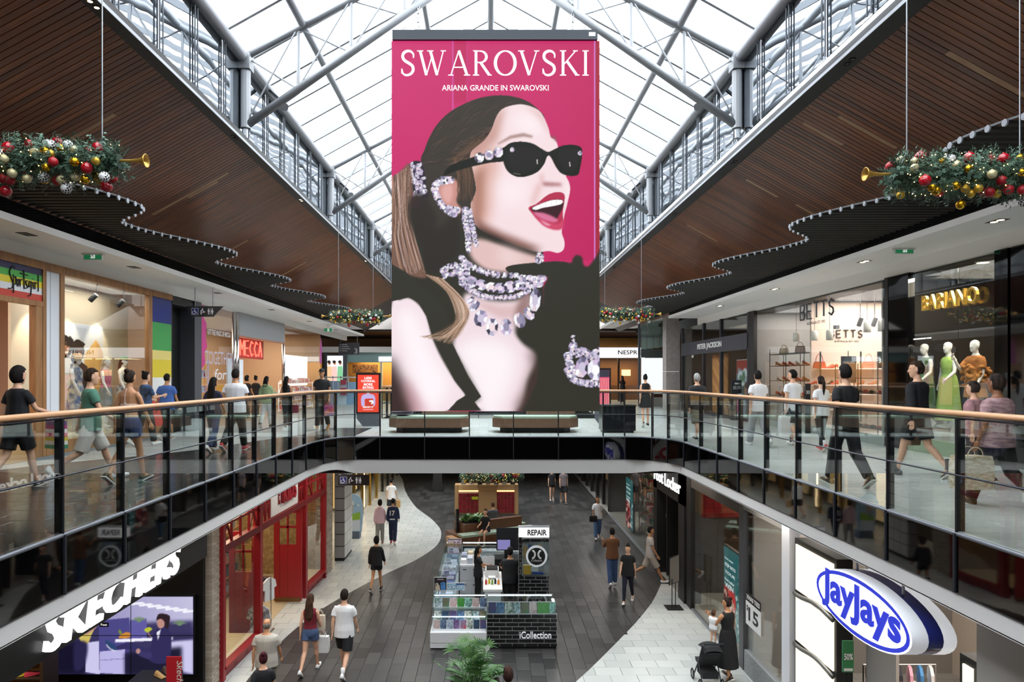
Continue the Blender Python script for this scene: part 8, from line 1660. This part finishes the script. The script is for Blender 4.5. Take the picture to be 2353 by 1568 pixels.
    fx.cm = 2; fx.sphere((0, .083*hr, -.062*hr), (.022*hr, .008*hr, .007*hr), 8, 5)
    if name == 'person': tr(fx); ext.v += fx.v; ext.f += fx.f; ext.mi += fx.mi
    # arms and hands
    hands = {}; ti = 1.35 if top[0] in ('long', 'hoodie') else 1.0
    for i, s in enumerate((-1, 1)):
        sa, ab, el = arms[i]; sa, ab, el = R(sa), R(ab), R(el); sp = Vector((s*.165*k*wd*fw_, -.005*k, Z(.797))); d1 = Vector((s*math.sin(ab), math.sin(sa)*math.cos(ab), -math.cos(sa)*math.cos(ab))); e = sp+d1*.165*H; d2 = Vector((s*math.sin(ab)*.35*(1 if el < 1 else -1.2), math.sin(sa+el), -math.cos(sa+el))).normalized(); w = e+d2*.145*H
        body.tube([sp+Vector((-s*.03*k, 0, .0)), sp.lerp(e, .25), sp.lerp(e, .6), e, e.lerp(w, .3), w], [.05*k*wd, .046*k*wd, .041*k, .035*k, .036*k, .024*k], 10, ref=(1, 0, 0))
        pd = Vector((0, 1, 0)); sd = d2.cross(Vector((s, 0, 0))).normalized(); nr = d2.cross(sd); hb = MB(); pl = .085*k; wq = .038*k
        ext.cm = 0; ext.rings([[w+d2*u*pl+sd*math.cos(2*math.pi*j/8)*wq*f+nr*math.sin(2*math.pi*j/8)*.014*k for j in range(8)] for u, f in ((-.1, .6), (.3, .9), (.7, 1.05), (1.0, 1.0))])
        for j, L in enumerate((.062, .072, .068, .05)):
            o_ = w+d2*pl*.95+sd*(j-1.5)*.0185*k; m1 = o_+d2*L*.5*k; m2 = m1+(d2*.75+nr*s*.55+Vector((0, 0, 0))).normalized()*L*.35*k; m3 = m2+(d2*.3+nr*s*.9).normalized()*L*.3*k; ext.tube([o_-d2*.01*k, m1, m2, m3], [.0095*k, .009*k, .008*k, .006*k], 6)
        o_ = w+d2*pl*.3+sd*wq*.8; ext.tube([o_, o_+(d2*.6+sd*.6).normalized()*.035*k, o_+(d2*.6+sd*.6).normalized()*.035*k+(d2+nr*s*.3).normalized()*.03*k], [.012*k, .0105*k, .008*k], 6)
        hands[s] = w+d2*pl*1.1
        tt = top[0]
        if tt in ('tee', 'long', 'hoodie', 'sleeve'):
            fr = {'tee': .62, 'long': 1, 'hoodie': 1, 'sleeve': .8}[tt]; g = .012*k*ti
            if fr < 1: pts = [sp+Vector((-s*.04*k, 0, .005*k)), sp.lerp(e, .3), sp.lerp(e, fr)]; rr = [.058*k*wd+g, .054*k*wd+g, .053*k*wd+g*1.3]
            else: pts = [sp+Vector((-s*.04*k, 0, .005*k)), sp.lerp(e, .4), e, e.lerp(w, .5), w]; rr = [.058*k*wd+g, .052*k+g, .044*k+g, .042*k+g, .032*k+g]
            shirt.tube(pts, rr, 10, ref=(1, 0, 0))
    if top[0] not in (None, 'none'):
        g = .014*k*ti; lowf = {'tank': .52, 'halter': .60, 'crop': .6}.get(top[0], .47); hi = .83 if top[0] != 'halter' else .70
        rr = [(f, rx*wd+.0+g/k, ry*wd+g/k, yo) for f, rx, ry, yo in tor if lowf <= f+.03 and f <= hi+.001]
        if top[0] in ('tee', 'long', 'hoodie', 'sleeve'): rr = [(f, max(rx, (.202*hp_ if f < .56 else .182 if f < .66 else rx)*wd), max(ry, (.146 if f < .56 else .128 if f < .66 else ry)*wd), yo) for f, rx, ry, yo in rr]; rr[0] = (lowf-.015, rr[1][1]*1.02, rr[1][2]*1.03, 0)
        shirt.rings([ell((0, yo*k, Z(f)), rx*k, ry*k) for f, rx, ry, yo in rr])
        if top[0] == 'halter': shirt.tube([(0, -.105*k, Z(.70)), (0, -.1*k, Z(.77)), (0, -.06*k, Z(.845))], .016*k, 6)
        if top[0] == 'tank':
            for s in (-1, 1): shirt.tube([(s*.09*k, -.10*k, Z(.77)), (s*.095*k, -.0, Z(.825)), (s*.09*k, .09*k, Z(.78))], .022*k, 6)
        if top[0] == 'hoodie': shirt.sphere((0, -.075*k, Z(.835)), (.11*k, .07*k, .06*k), 10, 6)
        queue(shirt, vox, 'top', M(top[1], rough=.85, noise=top[2] if len(top) > 2 else None, name='cloth'), t, None, 4)
    bt = bot[0]; g = .016*k
    if bt in ('pants', 'shorts', 'leggings'):
        if bt == 'leggings': g = .006*k
        pant.rings([ell((0, 0, Z(f)), rx*k*wd+g, ry*k*wd+g) for f, rx, ry in ((.46, .14*hp_, .10), (.50, .165*hp_, .112), (.54, .162*hp_, .112), (.575, .15, .102))])
        for s in (-1, 1):
            hp, kne, ank, fd = legs[s]; fl = bot[2] if len(bot) > 2 and isinstance(bot[2], (int, float)) else (.95 if bt == 'shorts' else 1)
            if bt == 'shorts': pant.tube([hp+Vector((0, 0, .05*k)), hp.lerp(kne, .4), hp.lerp(kne, fl)], [.092*k*wd+g, .088*k*wd+g*1.3, .082*k+g*1.6], 10, ref=(0, 1, 0))
            else: q3 = 0 if bt == 'leggings' else .012*k; pant.tube([hp+Vector((0, 0, .05*k)), hp.lerp(kne, .4), kne, kne.lerp(ank, .35)+Vector((0, -.01*k, 0)), kne.lerp(ank, .97)], [.09*k*wd+g, .083*k*wd+g, .060*k+g+q3, .057*k+g+q3, .042*k+g+q3*1.4], 10, ref=(0, 1, 0))
        queue(pant, vox, bt, M(bot[1], rough=.85, name='cloth'), t, None, 3)
    elif bt in ('skirt', 'dress'):
        ln_ = bot[2] if len(bot) > 2 else .32; y1 = (legs[-1][1].y+legs[1][1].y)/2; rr = [ell((0, 0, Z(.60)), .145*k*wd+g, .10*k*wd+g), ell((0, 0, Z(.54)), .175*k*wd+g, .125*k+g), ell((0, 0, Z(.50)), .185*k*wd+g, .135*k+g), ell((0, y1*.3, Z(ln_)), .19*k*wd+g+.10*(.5-ln_)*k, .15*k+g+.22*(.5-ln_)*k)]
        pant.rings(rr); queue(pant, vox, bt, M(bot[1], rough=.85, noise=bot[3] if len(bot) > 3 else None, name='cloth'), t, None, 3)
    queue(body, vox*.85, 'body', [sk_, M('#231a17', rough=.4), M('#a0524c' if skin != 'w' else '#e0dcd6', rough=.5)], t, ext)
    # hair
    hs_, hcol = hair[0], hair[1]
    if hs_:
        hm_ = M(hcol, rough=.8, spec=.25, noise=(30, hair[2] if len(hair) > 2 else '#0e0b0a', (1, 1, .2)), name='hair'); hb = MB(); nu, nv = 18, 12; q_ = {'short': 1.15, 'crop': 1.07, 'bob': 1.32, 'long': 1.15, 'pony': 1.1, 'bun': 1.1, 'bald': 1.03}.get(hs_, 1.08)
        grid = [[(math.sin(math.pi*j/nv)*math.cos(2*math.pi*i/nu), math.sin(math.pi*j/nv)*math.sin(2*math.pi*i/nu), math.cos(math.pi*j/nv)) for i in range(nu)] for j in range(nv+1)]
        for j in range(nv):
            for i in range(nu):
                vs = [grid[j][i], grid[j][(i+1) % nu], grid[j+1][(i+1) % nu], grid[j+1][i]]; cy = sum(v[1] for v in vs)/4; cz = sum(v[2] for v in vs)/4
                lim = -.74 if hs_ not in ('bob', 'long') else -.9
                if (cy > .3 and cz < .52) or (cy > -.1 and cz < -.05 and hs_ not in ('bob', 'long')) or (cy > .15 and cz < .2) or cz < lim: continue
                if hs_ == 'bald' and cz > .35: continue
                def pos(v, m): m *= 1+.035*math.sin(v[0]*19+v[2]*13)*math.cos(v[1]*17-v[2]*9); return (v[0]*.073*hr*m*q_, v[1]*.094*hr*m*q_-.006*hr, v[2]*.108*hr*m*q_+.018*hr)
                hb._a([pos(v, 1.0) for v in vs]+[pos(v, .8) for v in vs], [(0, 1, 2, 3)[::-1], (4, 5, 6, 7), (0, 1, 5, 4), (1, 2, 6, 5), (2, 3, 7, 6), (3, 0, 4, 7)])
        if hs_ == 'long': hb.tube([(0, -.05*hr, .05*hr), (0, -.085*hr, -.06*hr), (0, -.10*hr, -.2*hr), (0, -.115*hr, -.36*hr), (0, -.11*hr, -.44*hr)], [(.075*hr, .05*hr), (.088*hr, .05*hr), (.10*hr, .045*hr), (.09*hr, .035*hr), (.04*hr, .015*hr)], 10, ref=(1, 0, 0))
        if hs_ == 'pony': hb.sphere((0, -.1*hr, .04*hr), .025*hr, 8, 6); hb.tube([(0, -.10*hr, .04*hr), (0, -.14*hr, -.02*hr), (0, -.13*hr, -.18*hr), (0, -.12*hr, -.34*hr)], [.02*hr, .035*hr, .035*hr, .01*hr], 8)
        if hs_ == 'bun': hb.sphere((0, -.075*hr, .115*hr), (.042*hr, .042*hr, .038*hr), 10, 7)
        tr(hb); queue(hb, max(.0085, vox*.65)*hr, 'hair', hm_, t, None, 2)
        if len(hair) > 3 and hair[3] == 'cap':
            cb = MB(); cb.rings([[(x, y, z) for x, y, z in ell((0, -.004*hr, z_*hr), a_*hr, b_*hr, 14)] for z_, a_, b_ in ((.04, .083, .104), (.08, .08, .1), (.115, .062, .078), (.135, .02, .026))]); cb.prism([(-.06*hr, .06*hr, .045*hr), (.06*hr, .06*hr, .045*hr), (.05*hr, .17*hr, .035*hr), (-.05*hr, .17*hr, .035*hr)], (0, 0, .006*hr)); tr(cb); cb.build('cap', M(hair[4], rough=.8), t, True, local=True)
        if len(hair) > 3 and hair[3] == 'hat':
            cb = MB(); cb.rings([[(x, y, z) for x, y, z in ell((0, 0, z_*hr), a_*hr, b_*hr, 16)] for z_, a_, b_ in ((.03, .15, .17), (.045, .15, .17), (.05, .09, .11), (.10, .085, .105), (.135, .06, .08), (.142, .01, .01))]); tr(cb); cb.build('hat', M(hair[4], rough=.9), t, True, local=True)
    mw_ = Matrix.Translation(Vector(loc)) @ Matrix.Rotation(R(head), 4, 'Z'); return t, {s: mw_ @ v for s, v in hands.items()}
def at(px, py, low=False): y = (6.65 if low else 1.65)*FPX/(py-VPY); return ((px-VPX)*y/FPX, y, ZL if low else 0.0)
def bag(label, hand, w, h, d, mat, rz=0.0, name='shopping_bag', stripes=None):
    x, y, z = hand; z -= h+.10; t = thing(name, label, 'bag', (x, y, z)); t.rotation_euler.z = rz
    if stripes:
        n = len(stripes)
        for i, c in enumerate(stripes): f = lambda v: 1-.1*v; a_, b_ = i/n, (i+1)/n; mb = MB(); mb.rings([[(sx*w/2*f(v), sy*d/2*f(v), h*v) for sx, sy in ((-1, -1), (1, -1), (1, 1), (-1, 1))] for v in (a_, b_)]); mb.build('stripe_band', M(c, rough=.5), t, local=True)
    else:
        mb = MB(); mb.rings([[(sx*w/2*f, sy*d/2*f, h*v) for sx, sy in ((-1, -1), (1, -1), (1, 1), (-1, 1))] for v, f in ((0, .95), (.3, 1.02), (.8, 1), (1, .92))]); mb.build('body', mat, t, local=True)
    for sy in (-1, 1): mb = MB(); mb.tube([(math.cos(a_)*w*.24, sy*d*.3, h+math.sin(a_)*.11) for a_ in [math.pi*i/8 for i in range(9)]], .006, 5); mb.build('handle', m_white if stripes else mat, t, local=True)
BK = ('short', '#17120f')
_, h1 = person('person in a dark top and black shorts with bushy black hair at the left edge', at(40, 1122), 1.74, -15, ('tee', '#15161c'), ('shorts', '#101014', .8), '#2a2a2e', ('bob', '#17120f'), 'l', 18, 1, fem=True, arms=((-10, 8, 20), (28, 10, 45)), vox=.013); bag('rainbow striped paper bag carried by the person with bushy hair', h1[1], .34, .42, .16, None, -.5, stripes=['#3f8f6a', '#e6e0d8', '#d8c23a', '#c9405a', '#efe6ea', '#b03a7a', '#6a4a8a'])
person('man in a green t-shirt and pale shorts walking beside the rail', at(208, 1104), 1.78, -55, ('tee', '#4a7a68'), ('shorts', '#cfc8c0', .98), '#e8e8e8', ('short', '#4a3324'), 'l', 26, -1, wd=1.05, arms=((-22, 8, 15), (24, 8, 25)), vox=.013)
person('woman in a pale halter top and denim shorts with hair pinned up', at(297, 1108), 1.68, -12, ('halter', '#c9b4ae'), ('shorts', '#2f3f66', .45), '#4a4030', ('bun', '#3a281c'), 'm', 16, 1, fem=True, arms=((-8, 14, 12), (14, 14, 15)), vox=.013)
person('woman in a black printed t-shirt with a top bun by the striped shopfront', at(334, 1026), 1.68, -30, ('sleeve', '#1d1e22', (6, '#4a6a9a')), ('pants', '#26262a'), '#e8e8e8', ('bun', '#1c1410'), 'l', 14, 1, fem=True, arms=((10, 8, 70), (20, 8, 80)))
person('man in a blue t-shirt and taupe trousers by the striped shopfront', at(383, 1012), 1.70, -8, ('tee', '#4468b0'), ('pants', '#4a4642'), '#7a7068', ('crop', '#17120f'), 'm', 20, -1, wd=1.1)
person('woman in a navy top and blue jeans with long black hair', at(490, 1040), 1.56, -12, ('sleeve', '#1c2036'), ('pants', '#3a4664'), '#e8e8e8', ('long', '#17120f'), 'm', 15, -1, fem=True)
person('broad man in a white t-shirt with red shoes holding hands', at(541, 1036), 1.76, -8, ('tee', '#e6e8ee'), ('pants', '#2a2a26'), '#b5303a', ('short', '#1c1512'), 'm', 17, 1, wd=1.2)
for px, l_ in ((566, 'dark-haired woman in black at the beauty shop entrance'), (588, 'second dark-haired woman in black deeper in the beauty shop entrance')): person(l_, (-9.55 if px < 580 else -9.5, 27.0 if px < 580 else 27.9, 0.0), 1.62, -20, ('tee', '#18161a'), ('pants', '#1c1c20'), '#2a2a2a', ('bob' if px < 580 else 'bun', '#17120f'), 'm', 0, fem=True, vox=.024)
_, h = person('woman in a pale green cardigan and white trousers', at(612, 984), 1.56, -10, ('hoodie', '#8fa57c'), ('pants', '#d8d8d6'), '#3a3a3a', ('long', '#17120f'), 'm', 12, 1, fem=True, wd=1.1, vox=.02); bag('cream shoulder bag of the woman in green', h[1]+Vector((-.02, -.08, .45)), .26, .22, .1, M('#c9ccb4', rough=.6), 0, 'handbag')
_, h = person('woman in a black sleeveless top carrying a red bag', at(658, 982), 1.56, -12, ('tank', '#1a1a1e'), ('pants', '#3a3a3e'), '#2a2a2a', ('long', '#17120f'), 'm', 12, -1, fem=True, vox=.02); bag('small red bag carried towards the bridge', h[1], .24, .26, .1, M('#8e2f40', rough=.5), 0)
_, h = person('man in black with a dark cap and orange shoes facing the camera', at(740, 989), 1.78, 172, ('tee', '#1b1c20'), ('pants', '#1d1d20'), '#c9862a', ('crop', '#17120f', '#0c0a09', 'cap', '#202024'), 'm', 12, 1, wd=1.12, vox=.02, arms=((-5, 8, 20), (8, 10, 15))); bag('orange patterned plastic bag held by the man in black', h[-1], .26, .34, .12, M('#d8563a', rough=.4, noise=(8, '#8a4aa0')), 0)
person('woman in a short black dress standing on the far gallery', at(1483, 983), 1.58, 0, ('tank', '#17171a'), ('dress', '#17171a', .33), '#1a1a1a', ('bun', '#17120f'), 'l', 4, 1, fem=True, vox=.022)
person('grey-haired man in a dark jacket and khaki shorts', at(1602, 1012), 1.70, 8, ('long', '#26262a'), ('shorts', '#8a8470', 1.05), '#3a3836', ('short', '#b9b9b9', '#8a8a8a'), 'l', 20, 1, wd=1.15, vox=.02)
person('man in a white t-shirt and grey track pants', at(1742, 1026), 1.74, 5, ('tee', '#e8e8ec'), ('pants', '#9a9ca2'), '#e8e8e8', BK, 'l', 18, -1, wd=1.05)
_, h = person('man in a white t-shirt and navy shorts with a shopping bag', at(1822, 1026), 1.74, 8, ('tee', '#e6e6ea'), ('shorts', '#23262e', .9), '#e8e8e8', BK, 'l', 16, 1, wd=1.02, socks='#2a2a2e', turn=35); bag('plain white shopping bag beside the man in navy shorts', h[-1], .34, .42, .14, M('#dfe0e2', rough=.5), .2)
person('woman in a white t-shirt and black leggings with a ponytail', at(1887, 1038), 1.58, 5, ('tee', '#e6e6e8'), ('leggings', '#141416'), '#c94a4a', ('pony', '#3a271c'), 'l', 14, 1, fem=True, socks='#e8e8e8')
person('young man in a black t-shirt and black cargo pants', at(1943, 1117), 1.77, 12, ('tee', '#131418'), ('pants', '#1d1e22'), '#4a453c', BK, 'l', 17, -1, vox=.013)
_, h = person('tall man in a black sweater and dark shorts turning his head', at(2108, 1096), 1.87, 22, ('long', '#0f1016'), ('shorts', '#1e1e20', .75), '#1c1c1e', ('short', '#4a3628'), 'l', 20, -1, wd=1.05, socks='#151517', turn=45, vox=.013); bag('brown paper bag carried by the tall man in black', h[1], .22, .3, .12, M('#8a6f56', rough=.7), .3)
_, h = person('woman in a pink patterned blouse and black trousers carrying a tote', at(2292, 1166), 1.66, 18, ('tee', '#b08f90', (9, '#7d5f66', (1, 1, 4))), ('pants', '#141416'), '#1d1a1a', ('short', '#3a2a22'), 'd', 22, -1, fem=True, wd=1.2, vox=.013, arms=((-6, 16, 25), (10, 10, 20)))
tb_ = h[-1]; bag('large tan tote bag with white dashes held by the woman in pink', (tb_.x-.05, tb_.y, tb_.z), .46, .42, .2, M('#b79f7a', rough=.7, noise=(11, '#e6ddcb', (1, 1, 3))), .15, 'tote_bag')
person('woman in a dusty pink top partly hidden behind the tote carrier', at(2238, 1118), 1.5, 30, ('tee', '#b9898a', (9, '#8d6a70')), ('pants', '#4a4044'), '#3a3030', ('short', '#4a3a34'), 'l', 14, 1, fem=True, wd=1.1)
person('woman in dark clothes in front of the distant coffee shop', (P(1430, 0, 42).x, 42, 0), 1.65, 10, ('tee', '#1c1a1e'), ('pants', '#1c1a1e'), '#2a2a2a', ('long', '#3a271c'), 'm', 0, fem=True, vox=.03)
# mannequins
PLN = M('#d9d5cc', rough=.5)
def mann(label, x, px, z, H, head, **kw): y = x*FPX/(px-VPX); return person(label, (x, y, z), H, head, name='mannequin', cat='mannequin', skin='w', walk=3, shoes=None, fem=True, **kw)
mann('mannequin in a straw hat and floral dress in the fashion shop window', -9.5, 175, .3, 1.72, -95, top=('tank', '#dcd6c4', (9, '#5a6a9a')), bot=('dress', '#dcd6c4', .2, (9, '#5a6a9a')), hair=('bob', '#3a2418', '#0e0b0a', 'hat', '#c99a52')); mann('mannequin in a pink top and grey shorts in the fashion shop window', -9.5, 243, .3, 1.68, -95, top=('tank', '#c96a86'), bot=('shorts', '#8f9496', .8), hair=('long', '#d8c8b0', '#b9a482')); mann('mannequin in a green cap and printed skirt in the fashion shop window', -9.5, 284, .3, 1.72, -100, top=('tank', '#d8d2c2'), bot=('skirt', '#d6d0b8', .2, (10, '#4a4a3a')), hair=('long', '#4a1c1c', '#2a1010', 'cap', '#2f6a3a'))
for px, l_, tp, bt_ in ((2180, 'white mannequin in a long lime green gown', ('tank', '#a9c96a'), ('dress', '#a9c96a', .06)), (2242, 'white mannequin in a fluffy orange top', ('sleeve', '#b9783a', (14, '#8a4f22')), ('skirt', '#c98a4a', .35)), (2126, 'mannequin in a dark green gown at the back of the evening wear window', ('tank', '#4a6a3c'), ('dress', '#4a6a3c', .06))):
    y = 10.2*FPX/(px-VPX); o = MB(); o.box(9.85, 10.55, y-.28, y+.28, .0, .42); tag(o.build('display_plinth', PLN), {2180: 'pale plinth under the lime green gown', 2242: 'pale plinth under the orange top mannequin', 2126: 'pale plinth under the dark green gown'}[px], 'plinth'); mann(l_, 10.2, px, .42, 1.84, 100, top=tp, bot=bt_, hair=(None, ''), arms=((15, 12, 40), (-5, 12, 15)) if px != 2242 else ((10, 10, 20), (35, 10, 110)))
# lower level
L_ = True
person('person in a pink hoodie and grey trousers walking under the bridge', at(873, 1253, L_), 1.66, 5, ('hoodie', '#d9b4bc'), ('pants', '#8a8884'), '#8a4a4a', ('bob', '#17120f'), 'l', 10, 1, fem=True, vox=.024)
t, _ = person('person in a navy number 17 jersey and navy trousers', at(903, 1252, L_), 1.70, 0, ('long', '#1d2746'), ('pants', '#1a2240'), '#b02a34', BK, 'm', 10, -1, vox=.024); c = t.location; letters('jersey_number', '17', (c.x-.1, c.y-.19, ZL+1.18), (1, 0, 0), (0, 0, 1), .2, .2, m_white, t, .004, .03); mb = MB(); mb.box(c.x-.1, c.x+.1, c.y-.195, c.y-.19, ZL+1.02, ZL+1.06); mb.build('jersey_bar', m_white, t)
_, h = person('man in a white t-shirt with a cross strap carrying a paper bag', at(899, 1191, L_), 1.76, -10, ('tee', '#e3e3e6'), ('shorts', '#23242a', .9), '#3a3a3a', BK, 'l', 14, 1, vox=.026); bag('kraft paper bag with a red logo under the bridge', h[1], .28, .34, .14, M('#b9925c', rough=.7), 0)
person('young person in black shorts and a black jumper on the pale paving', at(865, 1360, L_), 1.62, -8, ('long', '#0e0e11'), ('shorts', '#121216', .5), '#1c1c22', ('bob', '#100d0c'), 'm', 15, 1, vox=.02)
_, h = person('woman in a maroon singlet and denim shorts with long brown hair', at(713, 1545, L_), 1.70, -5, ('tank', '#6e1626'), ('shorts', '#44587e', .3), '#e8e8e8', ('long', '#4a3020', '#2a1a12'), 'l', 18, 1, fem=True, vox=.014); bag('white plastic bag held by the woman in maroon', h[1], .3, .36, .14, M('#dcdcdc', rough=.4), 0); bag('cream shoulder tote of the woman in maroon', h[1]+Vector((-.03, -.06, .50)), .2, .34, .1, M('#c9bba8', rough=.7), 0, 'tote_bag')
person('man in a white t-shirt and black shorts on the dark tiles', at(791, 1551, L_), 1.86, -5, ('tee', '#e2e2e4'), ('shorts', '#131418', .85), '#e8e8e8', ('short', '#2a1e18'), 'l', 20, -1, wd=1.08, socks='#e8e8e8', vox=.014)
person('older balding man in a grey-beige shirt near the bottom edge', (-4.45, 13.7, ZL), 1.70, 0, ('tee', '#a9a298'), ('pants', '#7d7668'), '#5a5048', ('bald', '#8a827a', '#6a6460'), 'm', 14, 1, wd=1.2, vox=.015)
person('woman with dark red hair in a bun and a black top at the bottom edge', (-4.02, 12.2, ZL), 1.60, 15, ('tee', '#15151a'), ('pants', '#1c1c20'), '#2a2a2a', ('bun', '#4a1420', '#2a0c12'), 'l', 10, 1, fem=True, vox=.015)
bs = O0+dx*1.15+dy*.28; person('seated woman in a black top with crossed bare legs on the planter bench', (bs.x, bs.y, ZL+.02), 1.64, 160, ('tee', '#141416'), ('shorts', '#2a1420', .35), '#d8d0b0', ('pony', '#1c1410'), 'l', 0, arms=((25, 6, 50), (25, 6, 55)), sit=True, fem=True, vox=.022)
bs = O0+dx*2.0+dy*1.2; person('seated man in a grey t-shirt with his back to the camera behind the bench', (bs.x, bs.y, ZL+.02), 1.74, 15, ('tee', '#4f5258'), ('pants', '#2a2a2c'), '#3a3a3a', ('short', '#6a4a34'), 'l', 0, arms=((30, 8, 60), (30, 8, 60)), sit=True, vox=.022)
person('kiosk woman in black with very long black hair', (-.3, 20.0, ZL), 1.62, -80, ('tee', '#111114'), ('pants', '#141416'), '#1a1a1a', ('long', '#0d0b0b'), 'm', 0, arms=((30, 6, 45), (30, 6, 45)), fem=True, vox=.02); person('kiosk man in a black t-shirt with his back to the camera', (.61, 19.1, ZL), 1.80, 0, ('tee', '#131417'), ('pants', '#17171a'), '#1a1a1a', BK, 'm', 0, arms=((35, 8, 55), (35, 8, 55)), wd=1.12, vox=.02)
person('far woman in black with a white bag walking towards the camera', at(1268, 1152, L_), 1.64, 178, ('tee', '#1c1a1e'), ('shorts', '#1a1a1e', .4), '#d8d8d8', ('long', '#1c1410'), 'l', 12, 1, fem=True, vox=.03); person('far man in a mauve t-shirt with a white cross body bag', at(1295, 1158, L_), 1.78, 182, ('tee', '#6e6468'), ('shorts', '#1c1c22', .9), '#2a2a2a', BK, 'l', 12, -1, vox=.03)
_, h = person('woman in a white shirt and blue jeans with a black handbag', at(1373, 1240, L_), 1.68, 178, ('sleeve', '#e0e0e2'), ('pants', '#4f6c94'), '#e8e8e8', ('long', '#2a1d16'), 'm', 14, 1, fem=True, vox=.024); bag('black handbag of the woman in jeans', h[1]+Vector((0, 0, .25)), .3, .24, .12, m_black, 0, 'handbag')
person('man in a brown jumper and blue jeans with his back to the camera', at(1407, 1351, L_), 1.72, 5, ('long', '#6a4428'), ('pants', '#3a5076'), '#e8e8e8', ('short', '#17120f'), 'm', 5, 1, arms=((35, 10, 85), (35, 10, 85)), vox=.02, wd=1.05)
person('woman in a black t-shirt and black leggings walking towards the camera', at(1443, 1387, L_), 1.66, 160, ('tee', '#121215'), ('leggings', '#17182a'), '#e8e8e8', ('bun', '#17120f'), 'l', 16, 1, fem=True, vox=.018)
person('man in beige shorts striding towards the sneaker shop', at(1494, 1337, L_), 1.80, -95, ('tee', '#bdb4ae'), ('shorts', '#b5a89c', .98), '#e8e8e8', BK, 'm', 28, 1, vox=.02)
wl = (P(1672, 0, 14.9).x, 14.9, ZL); person('woman in a long black dress holding a baby', wl, 1.68, 28, ('tank', '#101013'), ('dress', '#101013', .12), '#3a2a20', ('bun', '#3a2820'), 'm', 6, 1, arms=((30, 12, 95), (5, 8, 10)), fem=True, wd=1.1, turn=25, vox=.014)
person('baby in a white top carried on the arm of the woman in black', (wl[0]-.28, 14.98, ZL+.72), .72, -50, ('tee', '#e0e0e2'), ('shorts', '#d8c8c0', .4), None, ('crop', '#6a4a34'), 'l', 4, 1, arms=((30, 20, 40), (30, 20, 40)), hs=1.55, wd=1.25, vox=.011)
sx, sy = wl[0]-.48, 14.75; st = thing('stroller', 'black pushchair beside the woman in the black dress', 'stroller', (sx, sy, ZL)); fab = M('#15161a', rough=.8); fr_ = M('#2a2c32', rough=.35, metal=.5)
for a, b in ((-.24, -.26), (.24, -.26), (-.24, .3), (.24, .3)):
    mb = MB(); mb.tube([(sx+a+.0*i, sy+b+math.cos(t_)*.1, ZL+.11+math.sin(t_)*.1) for i, t_ in enumerate([2*math.pi*j/14 for j in range(14)])], .016, 6, closed=True); wh = mb.build('wheel', m_black, st); mb = MB(); mb.cyl((sx+a-.012, sy+b, ZL+.11), (sx+a+.012, sy+b, ZL+.11), .05, n=10); mb.build('hub', m_alu, wh)
for s in (-.2, .2): mb = MB(); mb.tube([(sx+s, sy+.3, ZL+.12), (sx+s, sy, ZL+.5), (sx+s, sy-.28, ZL+.95), (sx+s, sy-.4, ZL+1.02)], .015, 6); mb.build('frame_tube', fr_, st); mb = MB(); mb.tube([(sx+s, sy-.26, ZL+.12), (sx+s, sy, ZL+.5)], .013, 6); mb.build('frame_tube', fr_, st)
mb = MB(); mb.tube([(sx-.2, sy-.4, ZL+1.02), (sx+.2, sy-.4, ZL+1.02)], .02, 8); mb.build('push_bar', fab, st)
mb = MB(); mb.rings([[(sx+x, sy+y, ZL+z) for x in (-.19, .19) for y, z in (((y0, z0), (y0+.05, z0+.06)) if x < 0 else ((y0+.05, z0+.06), (y0, z0)))] for y0, z0 in ((.25, .42), (.0, .40), (-.16, .62), (-.24, .88))]); mb.build('seat', fab, st)
mb = MB(); mb.rings([[(sx+.2*math.cos(u), sy-.2+.02+.34*math.sin(v)*.9, ZL+.72+.26*math.cos(v)*(.6+.4*math.sin(u)))for u in [math.pi*i/8 for i in range(9)]] for v in [-.9+1.8*j/5 for j in range(6)]], caps=False); mb.build('canopy', fab, st); mb = MB(); mb.box(sx-.17, sx+.17, sy-.2, sy+.2, ZL+.2, ZL+.34); mb.build('basket', fab, st)
# seated visitor at the bottom edge
mb = MB(); mb.box(.15, 1.1, 12.0, 12.55, ZL, ZL+.44); tag(mb.build('seat_block', M('#7a5c48', rough=.5)), 'low timber seat block behind the floor planter at the bottom edge', 'seat')
person('seated person with brown hair at the bottom edge beside the fan palm', (.36, 12.25, ZL), 1.70, 20, ('tee', '#4a4a50'), ('pants', '#2a2a2e'), '#3a3a3a', ('bob', '#4a2c22'), 'l', 0, arms=((25, 8, 60), (25, 8, 60)), sit=True, vox=.02)
q = random.Random(3); fz = [o for o in bpy.data.objects if o.get('label') == 'white mannequin in a fluffy orange top'][0]; fb = MB()
for _ in range(110): a_ = q.uniform(0, 6.28); r_ = q.uniform(.17, .27); fb.sphere((math.cos(a_)*r_, math.sin(a_)*r_*.8, q.uniform(1.05, 1.46)), q.uniform(.035, .06), 6, 4)
queue(fb, .016, 'ruffle', M('#c0813c', rough=.9, noise=(14, '#94571f')), fz, None, 1)
finalize()
